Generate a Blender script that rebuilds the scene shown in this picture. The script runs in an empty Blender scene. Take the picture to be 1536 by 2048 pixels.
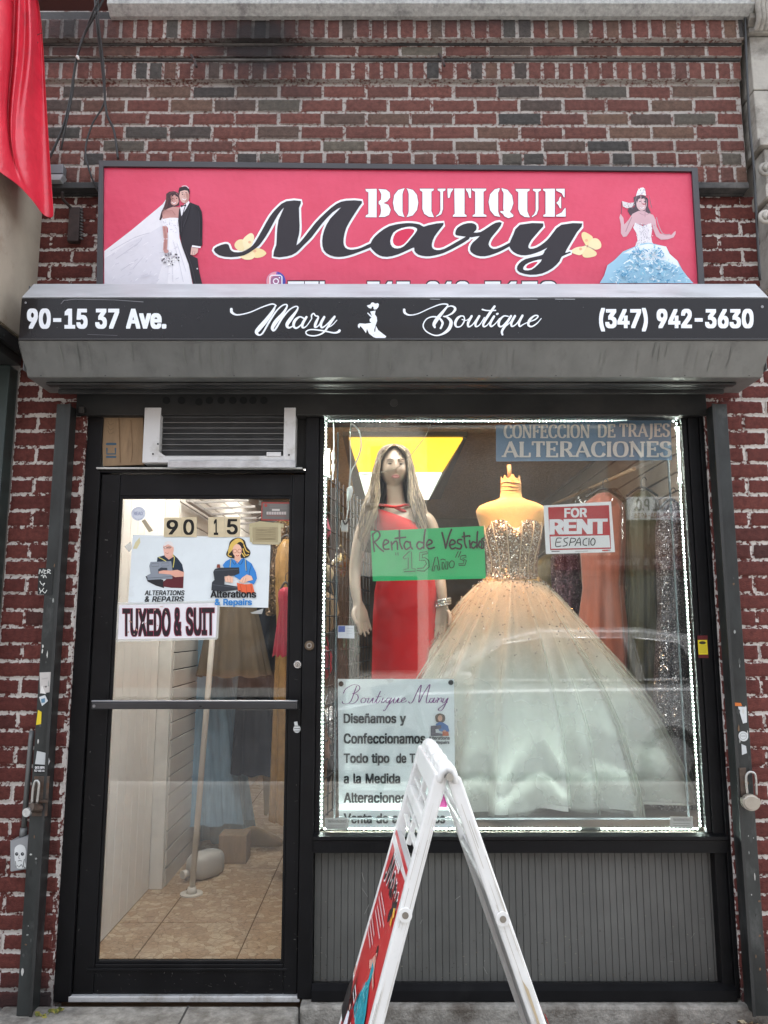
import bpy, bmesh, math, random
from mathutils import Vector, Matrix, Euler
rnd = random.Random(7)
R = math.radians
scene = bpy.context.scene
COL = scene.collection

# ------------------------------------------------------------------ camera, sky, sun, exposure
DIST, EYE, PITCH, FPX = 3.30, 1.465, R(8.7), 1539.0
cam_d = bpy.data.cameras.new("camera")
cam = bpy.data.objects.new("camera", cam_d); COL.objects.link(cam)
cam.location = (0, -DIST, EYE); cam.rotation_euler = (R(90) + PITCH, 0, 0)
cam_d.sensor_fit = 'VERTICAL'; cam_d.sensor_height = 24.0; cam_d.lens = 24.0 * FPX / 2048.0
cam_d.clip_start = 0.05; cam_d.clip_end = 2000
scene.camera = cam

SUN_EL, SUN_AZ = 62.0, 20.0          # sun stands high above and behind the facade
world = bpy.data.worlds.new("World"); scene.world = world; world.use_nodes = True
wn = world.node_tree.nodes; wl = world.node_tree.links
sky = wn.new("ShaderNodeTexSky"); sky.sky_type = 'NISHITA'; sky.sun_disc = False
sky.sun_elevation = R(SUN_EL); sky.sun_rotation = R(SUN_AZ)
sky.air_density = 1.2; sky.dust_density = 4.0; sky.ozone_density = 1.0
hs = wn.new("ShaderNodeHueSaturation"); hs.inputs['Saturation'].default_value = 0.35
wl.new(sky.outputs[0], hs.inputs['Color'])
wl.new(hs.outputs[0], wn['Background'].inputs['Color'])
wn['Background'].inputs['Strength'].default_value = 0.15
sun_d = bpy.data.lights.new("sun", 'SUN'); sun_d.energy = 0.8; sun_d.angle = R(12); sun_d.color = (1, .95, .88)
sun = bpy.data.objects.new("sun", sun_d); COL.objects.link(sun)
az = R(SUN_AZ); el = R(SUN_EL)
sdir = Vector((math.sin(az) * math.cos(el), math.cos(az) * math.cos(el), math.sin(el)))
sun.rotation_euler = sdir.to_track_quat('Z', 'Y').to_euler()
vs = scene.view_settings
vs.view_transform = 'Standard'; vs.look = 'None'; vs.exposure = 2.35; vs.gamma = 1.0
try: vs.use_curve_mapping = False
except Exception: pass
cy = scene.cycles
cy.max_bounces = 8; cy.diffuse_bounces = 4; cy.glossy_bounces = 4; cy.transmission_bounces = 6; cy.transparent_max_bounces = 16
cy.caustics_reflective = False; cy.caustics_refractive = False
cy.sample_clamp_indirect = 4.0; cy.use_denoising = True

# ------------------------------------------------------------------ photo pixel -> point on a real plane
CP, SP = math.cos(PITCH), math.sin(PITCH)
def ray(u, v):
    x = (u - 768.0) / FPX; w = (1024.0 - v) / FPX
    return x, CP - w * SP, SP + w * CP
def P(u, v, y):
    a, b, c = ray(u, v); t = (y + DIST) / b
    return Vector((a * t, y, EYE + c * t))
def Zv(v, y): return P(768, v, y).z
def Xu(u, v, y): return P(u, v, y).x
def G(u, v, z):
    a, b, c = ray(u, v); t = (z - EYE) / c
    return Vector((a * t, b * t - DIST, z))

# ------------------------------------------------------------------ objects
def thing(name, label, cat, loc=(0, 0, 0), group=None):
    o = bpy.data.objects.new(name, None); COL.objects.link(o)
    o.empty_display_size = 0.1; o.location = loc
    o['label'] = label; o['category'] = cat
    if group: o['group'] = group
    return o
def root_loc(o):
    l = Vector((0, 0, 0))
    while o is not None:
        l = l + Vector(o.location); o = o.parent
    return l
def obj(name, bm, mats, parent=None, smooth=False, label=None, kind=None, cat=None, group=None, loc=None):
    me = bpy.data.meshes.new(name)
    off = root_loc(parent) if parent is not None else Vector((0, 0, 0))
    if loc is not None: off = off + Vector(loc)
    if off.length > 0:
        bmesh.ops.translate(bm, verts=bm.verts, vec=-off)
    bm.normal_update()
    bm.to_mesh(me); bm.free()
    if not isinstance(mats, (list, tuple)): mats = [mats]
    for m in mats: me.materials.append(m)
    if smooth:
        for p in me.polygons: p.use_smooth = True
    o = bpy.data.objects.new(name, me); COL.objects.link(o)
    if parent is not None: o.parent = parent
    if loc is not None: o.location = loc
    if label: o['label'] = label
    if kind: o['kind'] = kind
    if cat: o['category'] = cat
    if group: o['group'] = group
    return o
def solo(name, bm, mats, label, cat, loc=None, smooth=False, group=None):
    return obj(name, bm, mats, None, smooth, label, None, cat, group, loc)
def B(): return bmesh.new()
def recalc(bm): bmesh.ops.recalc_face_normals(bm, faces=bm.faces[:])

def box(bm, x0, x1, y0, y1, z0, z1, bev=0.0, mi=0, seg=2):
    if x1 < x0: x0, x1 = x1, x0
    if y1 < y0: y0, y1 = y1, y0
    if z1 < z0: z0, z1 = z1, z0
    vv = [bm.verts.new(c) for c in ((x0,y0,z0),(x1,y0,z0),(x1,y1,z0),(x0,y1,z0),(x0,y0,z1),(x1,y0,z1),(x1,y1,z1),(x0,y1,z1))]
    ff = [bm.faces.new([vv[i] for i in f]) for f in ((3,2,1,0),(4,5,6,7),(0,1,5,4),(1,2,6,5),(2,3,7,6),(3,0,4,7))]
    for f in ff: f.material_index = mi
    if bev > 0:
        es = list({e for f in ff for e in f.edges})
        r = bmesh.ops.bevel(bm, geom=es, offset=bev, segments=seg, affect='EDGES', profile=.5)
        for f in r['faces']: f.material_index = mi
    return vv
def obox(bm, a, b, wid, dep, up=Vector((0, 1, 0)), bev=0.0, mi=0):
    """bar from a to b, wid across, dep along 'up'."""
    a = Vector(a); b = Vector(b); d = (b - a); L = d.length; d.normalize()
    s = d.cross(up).normalized(); u = s.cross(d).normalized()
    tmp = bmesh.new(); box(tmp, -wid/2, wid/2, -dep/2, dep/2, 0, L, bev, mi)
    M_ = Matrix((( s.x, u.x, d.x, a.x), (s.y, u.y, d.y, a.y), (s.z, u.z, d.z, a.z), (0,0,0,1)))
    merge(bm, tmp, M_)
def merge(bm, tmp, M_=None):
    mp = {}
    for v in tmp.verts: mp[v] = bm.verts.new((M_ @ v.co) if M_ else v.co)
    for f in tmp.faces:
        try:
            nf = bm.faces.new([mp[v] for v in f.verts]); nf.material_index = f.material_index; nf.smooth = f.smooth
        except ValueError: pass
    tmp.free()
def merge_mesh(bm, me, M_=None):
    vs_ = [bm.verts.new((M_ @ v.co) if M_ else v.co) for v in me.vertices]
    for p in me.polygons:
        try: bm.faces.new([vs_[i] for i in p.vertices])
        except ValueError: pass
def prism_x(bm, prof, x0, x1, mi=0):
    """closed (y,z) profile extruded along X."""
    a = [bm.verts.new((x0, y, z)) for y, z in prof]; b = [bm.verts.new((x1, y, z)) for y, z in prof]
    n = len(prof); ff = []
    for i in range(n): ff.append(bm.faces.new((a[i], a[(i+1)%n], b[(i+1)%n], b[i])))
    ff.append(bm.faces.new(a[::-1])); ff.append(bm.faces.new(b))
    for f in ff: f.material_index = mi
def prism_y(bm, prof, y0, y1, mi=0):
    a = [bm.verts.new((x, y0, z)) for x, z in prof]; b = [bm.verts.new((x, y1, z)) for x, z in prof]
    n = len(prof); ff = []
    for i in range(n): ff.append(bm.faces.new((a[i], a[(i+1)%n], b[(i+1)%n], b[i])))
    ff.append(bm.faces.new(a[::-1])); ff.append(bm.faces.new(b))
    for f in ff: f.material_index = mi
def prism_z(bm, prof, z0, z1, mi=0):
    a = [bm.verts.new((x, y, z0)) for x, y in prof]; b = [bm.verts.new((x, y, z1)) for x, y in prof]
    n = len(prof); ff = []
    for i in range(n): ff.append(bm.faces.new((a[i], a[(i+1)%n], b[(i+1)%n], b[i])))
    ff.append(bm.faces.new(a[::-1])); ff.append(bm.faces.new(b))
    for f in ff: f.material_index = mi
def catmull(pts, n=6, closed=False):
    pts = [Vector(p) for p in pts]; out = []; N = len(pts)
    rng = range(N) if closed else range(N - 1)
    for i in rng:
        if closed: p0, p1, p2, p3 = pts[(i-1)%N], pts[i], pts[(i+1)%N], pts[(i+2)%N]
        else: p0, p1, p2, p3 = pts[max(i-1,0)], pts[i], pts[i+1], pts[min(i+2,N-1)]
        for k in range(n):
            t = k / n
            out.append(0.5*((2*p1)+(p2-p0)*t+(2*p0-5*p1+4*p2-p3)*t*t+(3*p1-p0-3*p2+p3)*t**3))
    if not closed: out.append(pts[-1])
    return out
def tube(bm, pts, r, seg=8, closed=False, caps=True, mi=0, smooth=True):
    pts = [Vector(p) for p in pts]; n = len(pts)
    rad = r if isinstance(r, (list, tuple)) else [r]*n
    prev = None; rings = []
    for i, p in enumerate(pts):
        if closed: t = pts[(i+1)%n] - pts[(i-1)%n]
        else: t = pts[min(i+1,n-1)] - pts[max(i-1,0)]
        if t.length < 1e-9: t = Vector((0,0,1))
        t.normalize()
        if prev is None:
            ax = Vector((0,0,1)) if abs(t.z) < .9 else Vector((1,0,0))
            nrm = t.cross(ax).normalized()
        else:
            nrm = prev - t*prev.dot(t)
            nrm = nrm.normalized() if nrm.length > 1e-6 else t.orthogonal().normalized()
        prev = nrm; bn = t.cross(nrm)
        rings.append([bm.verts.new(p + (nrm*math.cos(2*math.pi*k/seg) + bn*math.sin(2*math.pi*k/seg))*rad[i]) for k in range(seg)])
    m = n if closed else n-1
    for i in range(m):
        a, b = rings[i], rings[(i+1)%n]
        for k in range(seg):
            f = bm.faces.new((a[k], a[(k+1)%seg], b[(k+1)%seg], b[k])); f.material_index = mi; f.smooth = smooth
    if caps and not closed:
        f = bm.faces.new(rings[0][::-1]); f.material_index = mi
        f = bm.faces.new(rings[-1]); f.material_index = mi
def rings_surface(bm, rings, closed_ring=True, cap_a=False, cap_b=False, mi=0, smooth=True):
    vv = [[bm.verts.new(p) for p in r] for r in rings]
    for a, b in zip(vv[:-1], vv[1:]):
        n = len(a)
        for k in range(n if closed_ring else n-1):
            f = bm.faces.new((a[k], a[(k+1)%n], b[(k+1)%n], b[k])); f.material_index = mi; f.smooth = smooth
    if cap_a: bm.faces.new(vv[0][::-1]).material_index = mi
    if cap_b: bm.faces.new(vv[-1]).material_index = mi
    return vv
def disc(bm, c, r, axis='y', seg=20, depth=.004, mi=0):
    c = Vector(c)
    d = {'y': Vector((0,-1,0)), 'z': Vector((0,0,1)), 'x': Vector((1,0,0))}[axis] if isinstance(axis, str) else Vector(axis)
    tube(bm, [c, c + d*depth], r, seg, mi=mi, smooth=False)
def hexlin(h):
    h = h.lstrip('#'); c = [int(h[i:i+2],16)/255 for i in (0,2,4)]
    return tuple(x/12.92 if x <= .04045 else ((x+.055)/1.055)**2.4 for x in c)

# ------------------------------------------------------------------ materials
MATS = {}
def nt(name):
    m = bpy.data.materials.new(name); m.use_nodes = True
    n = m.node_tree.nodes; return m, n, m.node_tree.links, n['Principled BSDF']
def setin(b, k, v):
    if k in b.inputs: b.inputs[k].default_value = v
def M(name, col, rough=.6, metal=0.0, var=.12, scale=6.0, bump=0.0, bscale=80.0, dirt=None, damt=.45, dscale=3.0, stretch=(1,1,1),
      coat=0.0, spec=.5, sheen=0.0, trans=0.0, emit=None, estr=0.0, bdist=.004, rvar=.12, alpha=1.0):
    if name in MATS: return MATS[name]
    if isinstance(col, str): col = hexlin(col)
    m, n, l, b = nt(name)
    tc = n.new('ShaderNodeTexCoord'); mp = n.new('ShaderNodeMapping'); l.new(tc.outputs['Object'], mp.inputs[0]); mp.inputs['Scale'].default_value = stretch
    nz = n.new('ShaderNodeTexNoise'); nz.inputs['Scale'].default_value = scale; nz.inputs['Detail'].default_value = 8; nz.inputs['Roughness'].default_value = .62
    l.new(mp.outputs[0], nz.inputs['Vector'])
    cr = n.new('ShaderNodeValToRGB'); cr.color_ramp.elements[0].position = .3; cr.color_ramp.elements[1].position = .7
    cr.color_ramp.elements[0].color = (*[c*(1-var) for c in col], 1); cr.color_ramp.elements[1].color = (*[min(1, c*(1+var)) for c in col], 1)
    l.new(nz.outputs[0], cr.inputs[0]); out = cr.outputs[0]
    if dirt is not None:
        if isinstance(dirt, str): dirt = hexlin(dirt)
        n2 = n.new('ShaderNodeTexNoise'); n2.inputs['Scale'].default_value = dscale; n2.inputs['Detail'].default_value = 10; n2.inputs['Roughness'].default_value = .7
        l.new(mp.outputs[0], n2.inputs['Vector'])
        r2 = n.new('ShaderNodeValToRGB'); r2.color_ramp.elements[0].position = 1-damt-.1; r2.color_ramp.elements[1].position = 1-damt+.1
        l.new(n2.outputs[0], r2.inputs[0])
        mx = n.new('ShaderNodeMix'); mx.data_type = 'RGBA'; l.new(r2.outputs[0], mx.inputs[0]); l.new(out, mx.inputs[6]); mx.inputs[7].default_value = (*dirt, 1)
        out = mx.outputs[2]
    l.new(out, b.inputs['Base Color'])
    rr = n.new('ShaderNodeMapRange'); rr.inputs['To Min'].default_value = max(0, rough-rvar); rr.inputs['To Max'].default_value = min(1, rough+rvar)
    l.new(nz.outputs[0], rr.inputs[0]); l.new(rr.outputs[0], b.inputs['Roughness'])
    b.inputs['Metallic'].default_value = metal
    setin(b, 'Specular IOR Level', spec); setin(b, 'Coat Weight', coat); setin(b, 'Sheen Weight', sheen); setin(b, 'Alpha', alpha)
    if emit is not None:
        if isinstance(emit, str): emit = hexlin(emit)
        setin(b, 'Emission Color', (*emit, 1)); setin(b, 'Emission Strength', estr)
    if bump > 0:
        n3 = n.new('ShaderNodeTexNoise'); n3.inputs['Scale'].default_value = bscale; n3.inputs['Detail'].default_value = 6
        l.new(mp.outputs[0], n3.inputs['Vector'])
        bp = n.new('ShaderNodeBump'); bp.inputs['Strength'].default_value = bump; bp.inputs['Distance'].default_value = bdist
        l.new(n3.outputs[0], bp.inputs['Height']); l.new(bp.outputs[0], b.inputs['Normal'])
    MATS[name] = m; return m
def ink(h, rough=.55):
    return M('ink_' + h.lstrip('#') + ('' if rough == .55 else str(int(rough*100))), h, rough=rough, var=.03, scale=30, rvar=.05, spec=.35)

def glass_mat(name, tint=(.93,.96,.95), f0=.05, rough=0.0, dust=.03):
    m, n, l, b = nt(name); n.remove(b)
    out = n['Material Output']
    tr = n.new('ShaderNodeBsdfTransparent'); tr.inputs[0].default_value = (*tint, 1)
    gl = n.new('ShaderNodeBsdfGlossy'); gl.inputs['Roughness'].default_value = rough
    lw = n.new('ShaderNodeLayerWeight'); lw.inputs['Blend'].default_value = .5
    pw = n.new('ShaderNodeMath'); pw.operation = 'POWER'; pw.inputs[1].default_value = 5; l.new(lw.outputs['Facing'], pw.inputs[0])
    ma = n.new('ShaderNodeMath'); ma.operation = 'MULTIPLY_ADD'; ma.inputs[1].default_value = 1-f0; ma.inputs[2].default_value = f0; l.new(pw.outputs[0], ma.inputs[0])
    tc = n.new('ShaderNodeTexCoord'); nz = n.new('ShaderNodeTexNoise'); nz.inputs['Scale'].default_value = 5; nz.inputs['Detail'].default_value = 9; nz.inputs['Distortion'].default_value = 1.5; l.new(tc.outputs['Object'], nz.inputs[0])
    dr_ = n.new('ShaderNodeMapRange'); dr_.inputs['From Min'].default_value = .42; dr_.inputs['From Max'].default_value = .8; dr_.inputs['To Max'].default_value = dust; l.new(nz.outputs[0], dr_.inputs[0])
    df = n.new('ShaderNodeBsdfDiffuse'); df.inputs[0].default_value = (.6,.6,.58,1)
    md = n.new('ShaderNodeMixShader'); l.new(dr_.outputs[0], md.inputs[0]); l.new(tr.outputs[0], md.inputs[1]); l.new(df.outputs[0], md.inputs[2])
    mx = n.new('ShaderNodeMixShader'); l.new(ma.outputs[0], mx.inputs[0]); l.new(md.outputs[0], mx.inputs[1]); l.new(gl.outputs[0], mx.inputs[2])
    l.new(mx.outputs[0], out.inputs[0]); MATS[name] = m; return m
def veil_mat(name, col, opac, rough=.8):
    """thin net or tulle: part see-through, part cloth"""
    m, n, l, b = nt(name); out = n['Material Output']
    if isinstance(col, str): col = hexlin(col)
    n.remove(b)
    tc = n.new('ShaderNodeTexCoord'); nz = n.new('ShaderNodeTexNoise'); nz.inputs['Scale'].default_value = 9; nz.inputs['Detail'].default_value = 5
    l.new(tc.outputs['Object'], nz.inputs['Vector'])
    mr = n.new('ShaderNodeMapRange'); mr.inputs['To Min'].default_value = max(0, opac-.12); mr.inputs['To Max'].default_value = min(1, opac+.12); l.new(nz.outputs[0], mr.inputs[0])
    lw = n.new('ShaderNodeLayerWeight'); lw.inputs['Blend'].default_value = .5
    pw = n.new('ShaderNodeMath'); pw.operation = 'POWER'; pw.inputs[1].default_value = 3; l.new(lw.outputs['Facing'], pw.inputs[0])
    ad = n.new('ShaderNodeMath'); ad.operation = 'MULTIPLY_ADD'; ad.inputs[1].default_value = .45; ad.use_clamp = True; l.new(pw.outputs[0], ad.inputs[0]); l.new(mr.outputs[0], ad.inputs[2])
    tr = n.new('ShaderNodeBsdfTransparent'); df = n.new('ShaderNodeBsdfDiffuse'); df.inputs[0].default_value = (*col, 1)
    tl = n.new('ShaderNodeBsdfTranslucent'); tl.inputs[0].default_value = (*col, 1)
    m1 = n.new('ShaderNodeMixShader'); m1.inputs[0].default_value = .4; l.new(df.outputs[0], m1.inputs[1]); l.new(tl.outputs[0], m1.inputs[2])
    mx = n.new('ShaderNodeMixShader'); l.new(ad.outputs[0], mx.inputs[0]); l.new(tr.outputs[0], mx.inputs[1]); l.new(m1.outputs[0], mx.inputs[2])
    l.new(mx.outputs[0], out.inputs[0]); MATS[name] = m; return m
def glitter_mat(name, c0, c1, scale=260, metal=.7, rough=.25, bright=(.9,.9,.9), frac=.28, bumpd=.004):
    m, n, l, b = nt(name)
    tc = n.new('ShaderNodeTexCoord'); vo = n.new('ShaderNodeTexVoronoi'); vo.inputs['Scale'].default_value = scale; l.new(tc.outputs['Object'], vo.inputs['Vector'])
    sp = n.new('ShaderNodeSeparateColor'); l.new(vo.outputs['Color'], sp.inputs[0])
    cr = n.new('ShaderNodeValToRGB'); e = cr.color_ramp.elements; e[0].color = (*c0,1); e[1].color = (*bright,1); e[1].position = 1.0
    e2 = cr.color_ramp.elements.new(1-frac); e2.color = (*c1,1); e3 = cr.color_ramp.elements.new(min(.99, 1-frac+.05)); e3.color = (*bright,1)
    l.new(sp.outputs[0], cr.inputs[0]); l.new(cr.outputs[0], b.inputs['Base Color'])
    b.inputs['Metallic'].default_value = metal; b.inputs['Roughness'].default_value = rough
    nm = n.new('ShaderNodeVectorMath'); nm.operation = 'SUBTRACT'; nm.inputs[1].default_value = (.5,.5,.5); l.new(vo.outputs['Color'], nm.inputs[0])
    sc = n.new('ShaderNodeVectorMath'); sc.operation = 'SCALE'; sc.inputs['Scale'].default_value = 1.1; l.new(nm.outputs[0], sc.inputs[0])
    ge = n.new('ShaderNodeNewGeometry'); ad = n.new('ShaderNodeVectorMath'); l.new(ge.outputs['Normal'], ad.inputs[0]); l.new(sc.outputs[0], ad.inputs[1])
    no = n.new('ShaderNodeVectorMath'); no.operation = 'NORMALIZE'; l.new(ad.outputs[0], no.inputs[0]); l.new(no.outputs[0], b.inputs['Normal'])
    MATS[name] = m; return m
def emis(name, col, s):
    if name in MATS: return MATS[name]
    m, n, l, b = nt(name); setin(b, 'Emission Color', (*col, 1)); setin(b, 'Emission Strength', s); b.inputs['Base Color'].default_value = (*[min(.9,c) for c in col], 1)
    MATS[name] = m; return m

# ------------------------------------------------------------------ flat printing (posters, lettering): real shapes laid on the sign's own plane
class Art:
    def __init__(self, fn, nrm=(0,-1,0), step=.00003, base=.0006):
        self.bm = bmesh.new(); self.fn = fn; self.n = Vector(nrm); self.k = base; self.step = step; self.cols = []
    def mi(self, c):
        if c not in self.cols: self.cols.append(c)
        return self.cols.index(c)
    def pt(self, p): return self.fn(p[0], p[1]) + self.n * self.k
    def up(self): self.k += self.step
    def poly(self, pts, col, smooth=0):
        if smooth: pts = catmull([(p[0], p[1], 0) for p in pts], smooth, True)
        f = self.bm.faces.new([self.bm.verts.new(self.pt(p)) for p in pts]); f.material_index = self.mi(col)
        f.normal_update()
        if f.normal.dot(self.n) < 0: f.normal_flip()
        self.up()
    def rect(self, u0, v0, u1, v1, col): self.poly([(u0,v0),(u1,v0),(u1,v1),(u0,v1)], col)
    def ell(self, cx, cy, rx, ry, col, n=20, rot=0.0):
        self.poly([(cx+rx*math.cos(t)*math.cos(rot)-ry*math.sin(t)*math.sin(rot), cy+rx*math.cos(t)*math.sin(rot)+ry*math.sin(t)*math.cos(rot)) for t in [2*math.pi*i/n for i in range(n)]], col)
    def stroke(self, pts, w, col, n=6, closed=False, smooth=True, nib=None):
        """ribbon along points; each point may carry its own width as third value"""
        P3 = [(p[0], p[1], (p[2] if len(p) > 2 else w)) for p in pts]
        if smooth and len(P3) > 2: P3 = catmull(P3, n, closed)
        else: P3 = [Vector(p) for p in P3]
        N = len(P3); L = []; Rr = []
        for i, p in enumerate(P3):
            a = P3[(i-1)%N] if closed else P3[max(i-1,0)]; b = P3[(i+1)%N] if closed else P3[min(i+1,N-1)]
            t = Vector((b.x-a.x, b.y-a.y)); 
            if t.length < 1e-6: t = Vector((1,0))
            t.normalize(); q = Vector((-t.y, t.x))
            h = p.z/2 if nib is None else math.hypot(nib[0]*q.x, nib[1]*q.y)/2
            L.append(self.bm.verts.new(self.pt((p.x+q.x*h, p.y+q.y*h)))); Rr.append(self.bm.verts.new(self.pt((p.x-q.x*h, p.y-q.y*h))))
            self.k += self.step*.12
        m = self.mi(col)
        for i in range(N if closed else N-1):
            j = (i+1) % N
            try:
                f = self.bm.faces.new((L[i], Rr[i], Rr[j], L[j])); f.material_index = m; f.normal_update()
                if f.normal.dot(self.n) < 0: f.normal_flip()
            except ValueError: pass
        if not closed and nib is None:
            for p in (P3[0], P3[-1]):
                self.up(); 
                if p.z > 2.2: self.ell(p.x, p.y, p.z/2, p.z/2, col, 10)
        self.up()
    def text(self, s, u0, v0, u1, v1, col, bold=.02, shear=0.0, slant=0.0, space=1.0):
        """sans lettering fitted into a box; bold letters are struck several times with a small shift"""
        me = text_mesh(s, shear, space)
        xs = [v.co.x for v in me.vertices]; ys = [v.co.y for v in me.vertices]
        a0, a1, b0, b1 = min(xs)-bold, max(xs)+bold, min(ys)-bold*.6, max(ys)+bold*.6
        m = self.mi(col)
        shifts = [(0,0)] if bold <= 0 else [(0,0),(1,.6),(-1,.6),(1,-.6),(-1,-.6),(1,0),(-1,0),(0,.6),(0,-.6)]
        for sx, sy in shifts:
            vv = []
            for v in me.vertices:
                s_ = (v.co.x+sx*bold-a0)/(a1-a0); t_ = (v.co.y+sy*bold-b0)/(b1-b0)
                vv.append(self.bm.verts.new(self.pt((u0+(u1-u0)*s_, v1+(v0-v1)*t_ + slant*s_)) + self.n*(v.co.z*self.step)))
            for p in me.polygons:
                try:
                    f = self.bm.faces.new([vv[i] for i in p.vertices]); f.material_index = m; f.normal_update()
                    if f.normal.dot(self.n) < 0: f.normal_flip()
                except ValueError: pass
            self.k += self.step
        bpy.data.meshes.remove(me); self.up()
    def done(self, name, parent, label=None, rough=.55):
        return obj(name, self.bm, [ink(c, rough) for c in self.cols], parent, label=label)
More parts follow.
